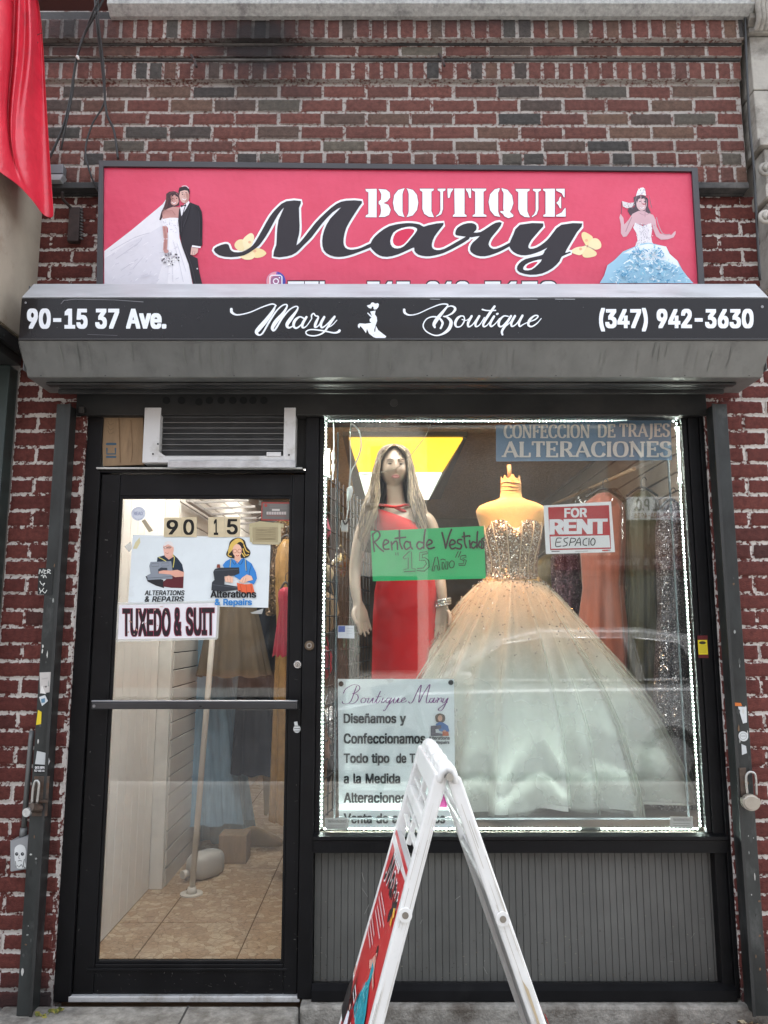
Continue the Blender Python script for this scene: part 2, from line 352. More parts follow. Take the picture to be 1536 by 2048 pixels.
# sans-serif letter outlines as bezier points: left handle, point, right handle, in 1/400 em
GLYPH = {
 '&': (179, [[89,-2,78,-2,66,-2,54,0,44,5,34,10,27,16,22,25,16,34,14,42,14,54,14,62,15,70,19,76,22,82,27,88,34,94,40,99,48,106,56,111,66,119,76,126,86,134,89,136,92,138,94,141,98,143,100,146,102,150,104,154,105,158,105,162,105,169,102,174,98,178,94,182,88,184,81,184,75,184,71,183,67,182,63,179,60,176,58,173,56,169,54,165,54,159,54,154,56,150,58,146,60,141,63,136,67,131,71,126,76,120,82,114,113,76,144,38,175,0,166,0,155,0,146,0,120,31,94,62,69,93,61,102,54,110,49,117,42,124,38,131,35,138,32,144,30,151,30,159,30,168,32,176,36,183,41,190,46,196,54,199,62,203,70,206,80,206,90,206,99,203,106,199,114,196,119,190,123,184,127,177,130,170,130,162,130,155,128,150,126,145,124,139,121,134,117,130,113,126,108,121,102,117,89,107,75,97,62,87,54,81,47,75,44,70,41,65,38,58,38,53,38,46,41,40,44,35,47,30,51,26,58,23,63,20,70,18,77,18,86,18,93,20,101,24,108,27,114,32,121,38,126,45,131,52,134,61,138,70,139,79,139,90,147,90,155,90,163,90,163,77,162,66,158,58,156,49,152,42,148,37,144,32,141,28,138,25,137,23,134,21,133,18,126,12,118,6,109,2,98,-1]]),
 '(': (110, [[36,62,36,82,36,98,37,113,40,130,43,146,47,162,53,177,58,191,64,205,70,216,78,216,86,216,94,216,87,202,82,186,76,171,71,156,67,141,65,126,62,110,61,96,61,82,61,70,62,58,64,46,66,34,70,20,75,6,80,-7,86,-22,94,-38,86,-38,78,-38,70,-38,59,-18,50,2,45,22,38,42]]),
 ')': (110, [[23,-38,15,-38,23,-22,30,-6,34,7,39,21,43,34,46,46,47,59,49,71,49,82,49,96,47,110,45,126,42,141,38,156,33,171,28,186,22,202,15,216,23,216,30,216,38,216,46,205,51,191,57,177,62,162,66,146,69,130,72,113,74,98,74,82,74,62,70,42,65,22,58,1,50,-19,38,-38,30,-38]]),
 '-': (182, [[105,98,134,98,134,90,134,82,134,75,105,75,75,75,46,75,46,82,46,90,46,98,75,98]]),
 '.': (75, [[43,-2,38,-2,33,-2,29,0,25,3,22,7,20,11,20,16,20,22,22,26,25,30,29,33,33,34,38,34,43,34,47,33,51,30,54,26,57,22,57,16,57,11,54,7,51,3,47,0]]),
 '0': (182, [[106,-2,90,-2,75,-2,62,2,52,10,42,18,33,30,27,46,22,61,19,80,19,102,19,123,22,142,28,158,34,174,42,186,52,194,63,202,76,206,90,206,106,206,118,202,129,194,140,186,148,174,154,158,159,142,162,123,162,102,162,80,159,61,154,46,148,30,140,18,130,10,118,2],
  [81,20,90,20,101,20,109,23,116,30,123,36,129,46,132,58,136,70,138,84,138,102,138,119,136,134,132,146,129,158,123,167,116,174,109,181,101,184,90,184,81,184,72,181,66,174,58,167,53,158,50,146,46,134,44,119,44,102,44,84,46,70,50,58,53,46,58,36,66,30,72,23]]),
 '1': (182, [[73,0,30,0,30,7,30,14,30,22,73,22,114,22,156,22,156,14,156,7,156,0,114,0],
  [100,203,110,203,110,136,110,68,110,0,102,0,94,0,85,0,85,60,85,119,85,179,85,179,84,179,84,179,67,167,51,155,34,143,34,152,34,162,34,170,50,182,64,193,79,203,90,203]]),
 '2': (182, [[69,0,26,0,26,6,26,13,26,19,48,43,71,67,94,91,102,100,108,106,113,113,118,119,122,125,124,130,127,136,128,142,128,149,128,156,126,162,123,167,120,173,115,177,110,179,103,182,97,184,90,184,82,184,74,182,69,179,63,176,58,171,55,166,52,159,51,153,51,145,42,145,34,145,26,145,26,157,29,168,34,177,40,186,47,194,58,198,67,204,78,206,90,206,102,206,113,204,122,198,132,194,139,186,145,178,150,170,153,160,153,149,153,142,151,134,148,127,146,120,141,112,134,103,128,94,118,84,106,72,91,56,76,40,61,24,61,24,61,23,61,22,93,22,124,22,156,22,156,15,156,7,156,0,112,0]]),
 '3': (182, [[101,-2,87,-2,74,-2,63,-1,53,4,42,8,34,14,28,23,22,31,18,41,18,53,26,53,35,53,44,53,44,46,46,40,50,35,54,30,60,26,66,24,73,21,79,20,87,20,96,20,103,22,110,24,117,27,122,31,126,37,130,42,132,50,132,58,132,66,130,72,126,78,123,85,118,90,110,94,102,97,93,99,81,99,74,99,69,99,62,99,62,106,62,113,62,120,80,139,98,159,115,179,115,180,115,180,115,181,86,181,57,181,28,181,28,188,28,196,28,203,68,203,109,203,149,203,149,197,149,190,149,184,127,160,106,136,85,111,85,113,85,114,85,115,99,117,113,115,123,110,134,106,142,98,148,89,154,80,157,70,157,58,157,46,154,35,148,26,142,18,134,10,123,5,113,0]]),
 '4': (182, [[66,42,16,42,16,50,16,56,16,63,43,110,71,157,98,203,107,203,116,203,124,203,98,158,70,112,43,66,43,66,43,66,43,65,84,65,125,65,166,65,166,58,166,50,166,42,115,42],
  [121,0,113,0,113,16,113,32,113,49,113,52,113,55,113,58,113,82,113,104,113,127,121,127,129,127,137,127,137,85,137,42,137,0,129,0]]),
 '5': (182, [[102,-2,89,-2,76,-2,66,0,56,5,46,10,39,16,33,24,27,32,24,42,24,52,32,52,41,52,49,52,50,46,51,41,55,35,59,30,63,27,70,24,75,22,82,20,89,20,97,20,104,22,110,26,117,30,122,35,126,42,130,49,131,56,131,65,131,74,130,82,126,89,122,95,117,101,110,105,103,109,96,110,87,110,80,110,74,110,67,107,60,105,55,102,51,98,43,99,35,100,27,101,30,135,34,170,38,203,74,203,110,203,146,203,146,196,146,188,146,181,118,181,89,181,60,181,58,161,56,141,54,121,54,121,54,121,54,121,59,125,65,128,71,130,78,132,85,134,92,134,101,134,110,132,118,128,126,125,132,120,138,114,144,108,148,101,151,93,154,84,156,75,156,66,156,52,154,41,147,30,142,20,134,12,123,6,114,0]]),
 '6': (182, [[103,-2,90,-2,78,-2,66,0,57,6,47,12,39,19,34,30,28,40,26,52,26,65,26,74,27,85,32,95,36,106,44,120,55,136,70,158,86,181,101,203,110,203,119,203,129,203,106,170,83,138,60,105,60,105,59,105,58,105,60,108,62,112,66,115,70,118,74,121,78,122,83,125,88,126,94,126,106,126,117,123,126,118,135,113,142,106,148,96,153,86,155,75,155,63,155,50,153,39,147,29,142,19,134,11,124,6,114,0],
  [82,19,90,19,98,19,106,22,111,25,118,29,122,34,126,41,130,47,131,54,131,63,131,71,130,79,126,86,122,92,118,97,111,101,106,104,98,106,90,106,82,106,76,104,70,101,63,97,58,92,55,86,52,79,50,72,50,63,50,55,52,47,55,41,58,34,63,29,70,25,76,22]]),
 '7': (182, [[48,0,38,0,69,60,99,119,130,179,130,180,130,180,130,181,94,181,60,181,25,181,25,188,25,196,25,203,69,203,113,203,156,203,156,195,156,187,156,179,126,120,96,60,66,0,57,0]]),
 '8': (182, [[104,-2,90,-2,77,-2,65,0,54,5,44,10,35,16,30,25,24,34,21,43,21,54,21,62,22,70,26,78,30,86,34,91,41,97,46,102,54,105,61,106,61,106,61,106,61,106,51,110,43,114,37,123,31,131,28,142,28,152,28,162,31,172,36,180,42,188,49,194,58,199,68,204,78,206,90,206,102,206,113,204,122,199,132,194,139,188,145,180,150,172,153,162,153,152,153,142,150,132,144,123,138,114,130,110,120,106,120,106,120,106,120,106,128,105,134,102,141,97,146,91,151,86,155,78,158,70,160,62,160,54,160,43,158,34,151,25,146,16,138,10,126,5,116,0],
  [82,20,90,20,99,20,107,21,114,24,121,27,126,31,129,37,133,42,134,48,134,55,134,63,133,70,129,75,125,82,120,86,113,89,106,93,99,94,90,94,82,94,74,93,68,89,61,86,56,82,52,75,48,70,46,63,46,55,46,48,48,42,51,37,55,31,60,27,67,24,74,21],
  [83,116,90,116,98,116,104,118,110,120,115,123,120,127,123,132,126,138,128,143,128,150,128,157,126,163,123,168,120,173,116,177,110,180,105,182,98,184,90,184,83,184,77,182,71,180,66,177,61,173,58,168,54,163,53,157,53,150,53,143,54,138,58,132,61,127,66,123,71,120,77,118]]),
 '9': (182, [[78,206,90,206,103,206,114,203,124,198,134,192,142,184,147,174,153,163,155,152,155,138,155,129,154,118,149,108,145,97,137,83,126,67,110,45,95,22,80,0,71,0,62,0,52,0,75,33,98,66,121,99,122,99,122,99,123,99,121,95,118,92,115,89,111,85,107,82,102,81,98,78,93,78,87,78,75,78,64,81,55,86,46,91,38,98,33,107,28,117,26,128,26,141,26,154,28,165,34,174,39,184,47,192,57,198,67,203],
  [98,184,90,184,82,184,76,182,70,178,63,174,58,170,55,163,52,156,50,149,50,141,50,132,52,125,55,118,58,112,63,106,70,103,76,99,82,98,90,98,98,98,106,99,111,103,118,106,122,111,126,118,130,125,131,132,131,140,131,149,130,156,126,163,122,170,118,174,111,178,106,182]]),
 'A': (192, [[16,0,6,0,31,68,56,136,81,203,90,203,101,203,110,203,135,136,160,68,185,0,176,0,167,0,158,0,144,40,130,81,115,121,112,129,109,138,106,149,102,160,98,174,93,191,94,191,96,191,98,191,93,174,89,160,85,148,82,137,78,128,76,121,62,81,48,40,34,0,25,0],
  [78,57,44,57,44,64,44,72,44,79,78,79,114,79,148,79,148,72,148,64,148,57,114,57]]),
 'B': (182, [[49,0,24,0,24,68,24,136,24,203,48,203,72,203,97,203,110,203,122,201,131,196,141,191,148,185,152,177,157,169,159,159,159,150,159,141,158,134,154,128,152,122,147,118,142,114,138,111,132,108,126,106,126,106,126,106,126,105,133,105,139,102,146,98,151,94,157,89,161,82,165,74,167,65,167,54,167,44,165,35,160,26,155,18,148,12,138,7,128,2,114,0,98,0,74,0],
  [50,46,50,23,66,23,82,23,98,23,114,23,125,26,132,32,138,38,142,46,142,54,142,62,141,68,137,74,134,79,129,84,122,87,116,90,108,92,99,92,83,92,66,92,50,92,50,69],
  [50,136,50,114,65,114,80,114,95,114,102,114,110,116,115,118,121,122,126,126,130,130,133,136,134,142,134,149,134,158,131,166,125,171,118,178,109,181,96,181,81,181,66,181,50,181,50,158]]),
 'C': (204, [[118,-2,107,-2,90,-2,74,2,60,10,46,18,36,30,28,46,20,62,16,80,16,102,16,123,20,142,28,158,36,173,46,185,60,194,74,202,90,206,107,206,118,206,127,205,136,202,146,198,154,194,161,189,168,182,174,176,179,167,184,159,187,150,189,139,181,139,172,139,163,139,162,146,159,153,156,158,152,163,148,168,143,171,138,175,132,178,126,179,120,182,114,182,107,182,94,182,83,179,74,173,63,166,56,158,50,146,44,134,42,119,42,102,42,84,44,70,50,58,56,46,64,37,74,30,83,24,94,21,107,21,114,21,120,22,126,24,132,26,138,29,143,32,148,36,152,40,156,46,159,51,162,58,163,64,172,64,181,64,189,64,187,54,184,45,179,36,174,28,168,21,161,15,154,10,146,5,136,2,127,-2]]),
 'D': (201, [[108,0,87,0,71,0,54,0,38,0,38,8,38,15,38,23,54,23,70,23,86,23,102,23,116,26,127,32,138,38,146,48,151,60,157,71,160,86,160,102,160,118,157,133,152,144,146,156,138,165,128,171,118,178,104,181,88,181,71,181,54,181,38,181,38,188,38,196,38,203,55,203,73,203,90,203,110,203,127,199,141,191,155,183,166,171,174,157,181,142,185,123,185,102,185,81,181,62,174,47,166,32,154,21,140,12,126,4],
  [42,203,50,203,50,136,50,68,50,0,42,0,33,0,24,0,24,68,24,136,24,203,33,203]]),
 'E': (167, [[66,0,24,0,24,68,24,136,24,203,66,203,107,203,149,203,149,196,149,188,149,181,116,181,83,181,50,181,50,158,50,137,50,114,81,114,111,114,142,114,142,106,142,99,142,91,111,91,81,91,50,91,50,69,50,46,50,23,83,23,117,23,150,23,150,15,150,8,150,0,108,0]]),
 'F': (164, [[33,0,24,0,24,68,24,136,24,203,66,203,106,203,148,203,148,196,148,188,148,181,115,181,82,181,50,181,50,158,50,134,50,111,79,111,109,111,138,111,138,104,138,96,138,89,109,89,79,89,50,89,50,59,50,30,50,0,42,0]]),
 'G': (208, [[124,-2,107,-2,90,-2,74,2,60,10,46,18,35,30,28,46,20,62,16,80,16,102,16,123,20,142,28,158,35,173,46,185,59,194,73,202,89,206,106,206,117,206,126,205,136,202,146,198,154,194,162,188,169,182,174,174,180,166,185,158,188,150,190,139,181,139,172,139,163,139,161,146,158,152,155,158,151,162,147,167,142,170,138,174,132,178,126,179,120,182,114,182,106,182,94,182,83,179,74,173,63,166,56,158,50,146,44,134,42,119,42,102,42,84,44,70,50,58,56,46,64,37,74,30,84,24,95,21,107,21,119,21,129,24,138,29,146,34,154,40,158,50,163,58,166,69,166,81,169,81,171,80,174,80,154,80,134,80,113,80,113,87,113,94,113,102,139,102,165,102,191,102,191,95,191,87,191,80,191,63,187,49,180,36,173,24,163,14,150,7,138,1]]),
 'I': (120, [[44,0,13,0,13,8,13,15,13,23,24,23,36,23,47,23,47,75,47,128,47,181,36,181,24,181,13,181,13,188,13,196,13,203,44,203,76,203,108,203,108,196,108,188,108,181,96,181,85,181,73,181,73,128,73,75,73,23,85,23,96,23,108,23,108,15,108,8,108,0,76,0]]),
 'L': (157, [[64,0,24,0,24,68,24,136,24,203,33,203,42,203,50,203,50,143,50,83,50,23,82,23,113,23,145,23,145,15,145,8,145,0,104,0]]),
 'M': (251, [[32,0,24,0,24,68,24,136,24,203,36,203,49,203,61,203,78,161,94,118,111,75,112,72,114,68,115,63,117,59,118,54,120,49,122,44,123,38,125,34,126,28,127,24,129,19,126,19,125,19,123,19,124,23,126,28,127,33,129,38,130,43,132,49,134,54,135,58,137,63,138,68,140,72,141,75,158,118,174,161,190,203,202,203,215,203,227,203,227,136,227,68,227,0,218,0,210,0,202,0,202,38,202,78,202,116,202,121,202,126,202,130,202,136,202,142,202,147,202,154,202,159,202,166,202,171,202,177,202,183,203,183,204,183,205,183,203,177,201,170,199,164,197,158,195,151,193,145,190,139,189,134,187,129,185,124,183,120,182,116,167,78,152,38,137,0,130,0,122,0,114,0,99,38,83,78,68,116,67,119,66,123,64,128,62,133,60,138,58,145,56,150,54,157,52,163,50,170,47,176,45,183,46,183,46,183,47,183,48,178,48,172,48,166,48,161,48,154,48,149,49,142,49,137,49,131,49,126,49,121,49,116,49,78,49,38,49,0,41,0]]),
 'N': (210, [[33,0,24,0,24,68,24,136,24,203,34,203,44,203,54,203,82,160,110,117,138,73,139,70,142,66,145,60,148,55,151,49,155,42,158,36,162,30,166,22,164,22,163,22,162,22,161,29,161,36,160,43,160,50,160,57,160,63,159,69,159,74,159,78,159,120,159,162,159,203,168,203,177,203,186,203,186,136,186,68,186,0,175,0,165,0,154,0,130,38,106,78,81,116,78,121,74,126,71,132,67,138,64,145,59,153,54,160,50,170,43,181,45,181,46,182,48,182,48,171,49,162,49,154,50,145,50,138,50,131,50,125,50,120,50,116,50,78,50,38,50,0,42,0]]),
 'O': (214, [[124,-2,106,-2,90,-2,74,2,60,10,46,18,36,30,28,46,20,62,16,80,16,102,16,123,20,142,28,158,36,173,46,185,60,194,74,202,90,206,106,206,124,206,140,202,154,194,167,185,178,173,186,158,194,142,198,123,198,102,198,80,194,62,186,46,178,30,167,18,154,10,140,2],
  [94,21,106,21,119,21,130,24,140,30,150,37,158,46,163,58,169,70,172,84,172,102,172,119,169,134,163,146,158,158,150,167,140,173,130,179,119,182,106,182,94,182,83,179,74,173,64,167,56,158,50,146,44,134,42,119,42,102,42,84,44,70,50,58,56,46,64,37,74,30,83,24]]),
 'P': (178, [[33,0,24,0,24,68,24,136,24,203,47,203,70,203,94,203,110,203,122,201,133,195,143,190,151,182,156,172,161,162,163,151,163,139,163,127,161,116,156,106,151,96,143,89,133,83,122,77,110,74,94,74,78,74,61,74,44,74,44,82,44,90,44,97,60,97,77,97,93,97,104,97,112,98,119,102,126,106,130,111,134,118,136,124,138,131,138,139,138,147,136,154,134,161,130,167,126,172,118,175,112,179,103,181,93,181,78,181,64,181,50,181,50,121,50,60,50,0,42,0]]),
 'R': (179, [[33,0,24,0,24,68,24,136,24,203,47,203,71,203,94,203,110,203,123,201,134,195,143,190,151,182,156,174,162,164,164,153,164,141,164,129,162,118,156,109,151,99,143,92,133,87,123,82,110,79,94,79,76,79,57,79,38,79,38,86,38,94,38,102,57,102,75,102,94,102,104,102,113,103,119,106,126,110,130,114,134,120,137,126,138,133,138,141,138,149,137,156,134,162,130,168,126,173,119,176,113,179,104,181,93,181,78,181,64,181,50,181,50,121,50,60,50,0,42,0],
  [151,0,142,0,125,30,109,61,92,92,102,92,111,92,121,92,138,61,154,30,171,0,161,0]]),
 'S': (178, [[105,-3,90,-3,74,-3,62,-1,51,4,40,9,32,15,26,24,19,33,16,43,15,54,24,54,33,54,42,54,42,46,45,40,50,35,54,30,59,26,66,23,74,21,82,20,90,20,98,20,107,21,114,24,122,27,127,31,132,37,136,42,138,49,138,56,138,62,137,67,133,71,130,76,124,79,118,82,112,85,106,87,98,89,90,91,82,94,74,96,57,100,44,107,34,116,26,124,21,135,21,149,21,161,24,170,30,179,36,188,45,194,55,199,66,204,78,206,91,206,104,206,116,204,126,199,137,194,145,188,151,179,157,171,160,162,160,151,152,151,143,151,135,151,134,162,129,170,121,175,113,181,102,183,90,183,82,183,74,182,67,179,60,176,55,172,51,167,48,162,46,157,46,150,46,143,48,138,52,134,57,129,62,126,68,123,74,121,79,118,85,118,92,115,98,114,106,112,112,110,118,108,125,106,131,102,138,99,143,95,150,90,154,86,158,79,162,73,163,65,163,55,163,44,161,34,154,26,149,17,140,10,130,4,118,-1]]),
 'T': (179, [[34,181,13,181,13,188,13,196,13,203,64,203,115,203,166,203,166,196,166,188,166,181,146,181,124,181,102,181,102,121,102,60,102,0,94,0,86,0,77,0,77,60,77,121,77,181,55,181]]),
 'U': (207, [[119,-3,103,-3,87,-3,74,0,62,6,50,13,41,21,34,32,27,43,24,55,24,70,24,114,24,158,24,203,33,203,41,203,50,203,50,159,50,115,50,71,50,62,52,53,56,46,61,38,67,31,75,27,83,23,93,21,103,21,114,21,124,23,132,27,140,31,146,38,150,46,155,53,157,62,157,71,157,115,157,159,157,203,166,203,174,203,183,203,183,158,183,114,183,70,183,55,179,43,173,32,166,21,158,13,146,6,134,0]]),
 'V': (192, [[91,0,82,0,57,68,31,136,6,203,16,203,25,203,34,203,48,163,62,123,77,82,79,76,82,66,86,55,90,43,94,30,99,12,98,12,95,12,94,12,99,30,103,44,106,55,110,66,114,76,116,82,130,123,144,163,158,203,167,203,176,203,185,203,161,136,136,68,111,0,102,0]]),
 'W': (274, [[72,0,62,0,43,68,25,136,6,203,15,203,24,203,33,203,44,162,54,120,66,78,67,72,69,65,70,58,72,51,74,45,74,38,76,30,78,23,78,16,78,16,77,16,76,16,77,23,78,30,80,38,82,45,83,51,85,58,86,65,88,72,90,78,101,120,111,162,122,203,132,203,142,203,152,203,162,162,174,120,185,78,186,72,188,65,190,58,191,51,193,45,194,38,196,30,198,23,199,16,198,16,197,16,195,16,197,23,198,30,199,38,201,45,202,51,204,58,206,65,207,72,209,78,220,120,230,162,242,203,250,203,259,203,268,203,250,136,230,68,212,0,202,0,192,0,182,0,170,43,158,86,147,129,145,138,142,146,141,157,138,166,136,178,134,190,136,190,138,190,140,190,138,178,136,167,134,158,132,148,130,138,127,129,115,86,104,43,92,0,82,0]]),
 'X': (190, [[17,0,7,0,34,38,60,76,87,114,87,107,87,101,87,94,62,131,37,167,12,203,22,203,32,203,42,203,51,189,62,174,71,160,75,154,79,149,82,145,84,140,87,136,90,131,92,127,94,122,98,117,96,117,94,117,93,117,96,122,98,127,101,131,103,136,106,140,109,145,112,149,115,154,119,160,130,174,139,189,150,203,159,203,169,203,178,203,154,167,129,131,103,95,103,102,103,108,103,114,130,77,156,38,182,0,173,0,162,0,153,0,141,18,129,34,117,52,113,58,110,62,107,66,105,70,102,74,100,78,98,82,95,87,92,93,94,93,96,93,98,93,95,87,93,82,90,78,88,74,86,70,82,66,80,62,77,58,73,52,61,34,49,18,37,0,27,0]]),
 'a': (156, [[73,-3,64,-3,54,-3,46,-2,38,2,30,6,24,11,19,18,14,25,12,34,12,43,12,52,14,59,18,64,21,70,26,74,31,78,37,80,43,82,50,84,57,86,64,87,71,88,80,89,88,90,94,90,99,91,103,93,106,94,109,95,110,98,110,102,110,102,110,102,110,102,110,109,109,114,106,118,104,123,101,126,96,129,91,131,86,132,78,132,71,132,65,131,60,129,54,126,50,124,47,120,44,117,42,114,40,110,32,112,24,114,16,117,20,126,25,133,31,138,38,144,45,148,53,150,62,153,70,154,78,154,83,154,89,153,95,152,102,150,108,148,114,144,120,141,125,135,129,128,133,121,134,112,134,101,134,67,134,34,134,0,126,0,118,0,110,0,110,7,110,14,110,21,110,21,110,21,109,21,107,18,105,14,101,10,97,6,92,3,86,1,80,-2],
  [62,18,68,18,78,18,85,20,91,23,98,27,102,32,106,38,109,43,110,49,110,55,110,62,110,69,110,76,110,74,107,74,104,73,101,72,97,71,93,70,88,70,84,69,80,69,76,68,73,67,70,67,64,66,59,66,54,63,49,62,45,59,42,56,38,52,37,48,37,42,37,37,38,32,41,29,43,26,47,22,52,21,57,19]]),
 'b': (170, [[105,-3,92,-3,82,-3,75,-2,69,2,63,5,58,8,55,13,52,17,49,20,47,23,46,23,46,23,45,23,45,16,45,8,45,0,37,0,29,0,21,0,21,68,21,136,21,203,29,203,38,203,46,203,46,178,46,153,46,128,46,128,46,128,47,128,49,130,52,134,55,138,58,142,62,146,69,149,74,152,82,154,92,154,104,154,115,150,125,144,135,138,142,129,148,117,154,106,156,91,156,75,156,59,154,46,148,34,142,22,135,13,126,6,116,0],
  [79,18,88,18,98,18,106,22,112,26,118,31,123,38,126,46,130,55,131,65,131,76,131,86,130,96,126,105,123,113,118,120,112,125,106,130,98,132,88,132,78,132,71,130,65,125,58,120,54,114,50,105,46,97,45,87,45,76,45,65,46,54,50,46,54,38,58,30,65,26,71,21]]),
 'c': (158, [[90,-3,83,-3,69,-3,57,0,46,6,36,13,28,22,22,34,17,46,14,59,14,75,14,91,17,105,22,117,28,128,36,138,46,144,57,150,69,154,83,154,90,154,98,153,104,151,110,149,117,146,122,142,127,138,132,134,136,129,140,123,142,118,145,110,137,109,129,106,121,105,120,109,118,112,116,116,114,119,111,122,108,124,105,126,101,129,97,130,93,131,88,132,83,132,73,132,65,130,58,124,51,119,46,112,43,103,40,94,38,86,38,75,38,65,40,55,43,47,46,38,51,31,58,26,65,21,73,18,83,18,88,18,93,19,97,21,102,22,105,24,108,26,111,29,114,32,117,35,119,39,121,42,122,47,130,45,138,43,145,41,143,34,140,28,137,22,133,17,128,13,122,9,117,5,111,2,104,0,98,-2]]),
 'd': (170, [[87,-3,78,-3,66,-3,54,0,45,6,35,13,27,22,22,34,16,46,14,59,14,75,14,91,17,106,22,117,27,129,35,138,45,144,54,150,66,154,78,154,88,154,95,152,101,149,107,146,111,142,115,138,118,134,121,130,122,128,123,128,124,128,124,128,124,153,124,178,124,203,133,203,141,203,149,203,149,136,149,68,149,0,141,0,133,0,125,0,125,8,125,16,125,23,124,23,123,23,122,23,121,20,118,17,114,13,111,8,106,5,101,2,95,-2],
  [73,18,82,18,91,18,99,21,106,26,112,30,117,38,120,46,123,54,125,65,125,76,125,87,123,97,120,105,117,114,112,120,106,125,99,130,91,132,82,132,72,132,64,130,58,125,51,120,46,113,43,105,40,96,38,86,38,76,38,65,40,55,43,46,46,38,51,31,58,26,65,22]]),
 'e': (162, [[95,-3,85,-3,70,-3,58,0,46,6,36,13,28,22,22,34,17,46,14,59,14,74,14,90,17,104,22,116,28,128,36,137,46,144,56,150,68,154,82,154,90,154,98,152,106,150,114,147,122,142,128,136,134,130,139,122,143,113,146,103,149,91,149,78,149,74,149,71,149,68,109,68,70,68,30,68,30,74,30,82,30,88,65,88,100,88,135,88,131,86,128,83,124,81,124,91,122,100,119,107,116,115,111,121,105,126,99,130,91,132,82,132,73,132,65,130,58,126,52,121,47,115,43,108,40,101,38,93,38,84,38,80,38,75,38,71,38,60,40,50,44,42,48,34,54,29,61,25,67,21,75,18,85,18,91,18,97,19,102,21,106,23,110,26,114,29,118,33,121,37,122,42,130,40,138,38,146,36,144,29,140,22,134,16,128,10,122,5,113,2,105,-2]]),
 'f': (102, [[62,152,91,152,91,145,91,138,91,131,62,131,32,131,2,131,2,138,2,145,2,152,32,152],
  [40,0,32,0,32,58,32,115,32,173,32,182,34,189,38,194,42,200,47,205,54,207,61,210,67,212,75,212,81,212,85,211,89,210,93,210,95,209,97,208,95,202,93,194,91,187,90,188,88,188,86,189,84,190,81,190,78,190,70,190,65,188,62,184,58,180,57,174,57,167,57,112,57,56,57,0,49,0]]),
 'i': (66, [[29,0,21,0,21,50,21,101,21,152,29,152,38,152,46,152,46,101,46,50,46,0,38,0],
  [38,177,34,177,29,177,25,178,22,182,18,185,17,189,17,194,17,198,18,202,22,205,25,208,29,210,34,210,38,210,42,208,46,205,49,202,50,198,50,194,50,189,49,185,46,182,42,178]]),
 'j': (66, [[21,98,21,152,29,152,38,152,46,152,46,97,46,42,46,-12,46,-22,44,-30,41,-36,38,-43,32,-48,26,-52,19,-55,11,-57,2,-57,0,-57,-2,-57,-4,-57,-4,-50,-4,-42,-4,-34,-2,-34,-1,-34,1,-34,8,-34,13,-33,16,-29,19,-25,21,-19,21,-12,21,43],
  [38,177,34,177,29,177,25,178,22,182,18,185,16,189,16,194,16,198,18,202,22,205,25,208,29,210,34,210,38,210,42,208,46,205,49,202,50,198,50,194,50,189,49,185,46,182,42,178]]),
 'l': (76, [[58,-1,56,-1,44,-1,35,2,30,8,24,14,21,22,21,34,21,90,21,147,21,203,29,203,38,203,46,203,46,149,46,94,46,39,46,33,46,28,48,25,50,22,54,21,58,21,61,21,62,21,64,21,66,22,66,22,68,22,70,15,70,8,72,1,70,1,68,0,65,0,62,-1]]),
 'm': (244, [[29,0,21,0,21,50,21,101,21,152,29,152,37,152,45,152,45,141,45,130,45,118,44,118,44,118,43,118,45,126,49,133,53,138,58,144,63,148,69,150,75,153,81,154,88,154,99,154,108,151,115,144,122,138,126,129,128,118,127,118,126,118,125,118,126,126,130,132,135,138,140,142,146,147,152,150,159,153,166,154,174,154,183,154,191,153,199,149,206,145,212,139,216,131,221,124,222,114,222,102,222,68,222,34,222,0,214,0,206,0,198,0,198,34,198,68,198,102,198,113,195,120,189,125,183,130,176,132,167,132,161,132,154,130,150,128,145,125,141,121,138,116,135,111,134,106,134,99,134,66,134,33,134,0,126,0,118,0,110,0,110,34,110,70,110,104,110,112,107,119,101,125,95,130,89,132,80,132,74,132,68,131,63,128,58,126,54,121,50,116,47,110,46,103,46,95,46,63,46,32,46,0,38,0]]),
 'n': (164, [[46,99,46,90,46,61,46,30,46,0,38,0,29,0,21,0,21,50,21,101,21,152,29,152,37,152,45,152,45,139,45,127,45,115,43,115,42,115,41,115,46,129,52,139,61,145,70,150,79,154,91,154,102,154,110,152,118,147,126,143,132,137,136,128,141,120,143,109,143,96,143,64,143,32,143,0,134,0,126,0,118,0,118,31,118,62,118,94,118,106,115,115,109,122,103,128,94,132,84,132,77,132,70,130,64,127,58,124,54,119,50,113,47,107]]),
 'o': (166, [[97,-3,83,-3,69,-3,57,0,46,6,36,13,28,22,22,34,17,46,14,59,14,75,14,91,17,105,22,117,28,128,36,138,46,144,57,150,69,154,83,154,97,154,109,150,119,144,130,138,138,128,144,117,150,105,153,91,153,75,153,59,150,46,144,34,138,22,130,13,119,6,109,0],
  [73,18,83,18,93,18,102,21,108,26,114,31,120,38,123,47,126,55,128,65,128,75,128,85,126,94,123,103,120,112,114,119,108,124,102,130,93,132,83,132,73,132,65,130,58,124,51,119,46,112,43,103,40,94,38,86,38,75,38,65,40,55,43,47,46,38,51,31,58,26,65,21]]),
 'p': (170, [[29,-57,21,-57,21,13,21,82,21,152,29,152,37,152,45,152,45,144,45,136,45,128,46,128,46,128,47,128,49,130,52,134,55,138,58,142,62,146,69,149,74,152,82,154,92,154,104,154,115,150,125,144,135,138,142,129,148,117,154,106,156,91,156,75,156,59,154,46,148,34,142,22,135,13,126,6,116,0,105,-3,92,-3,82,-3,75,-2,69,2,63,5,58,8,55,13,52,17,49,20,47,23,46,23,46,23,46,23,46,-3,46,-30,46,-57,38,-57],
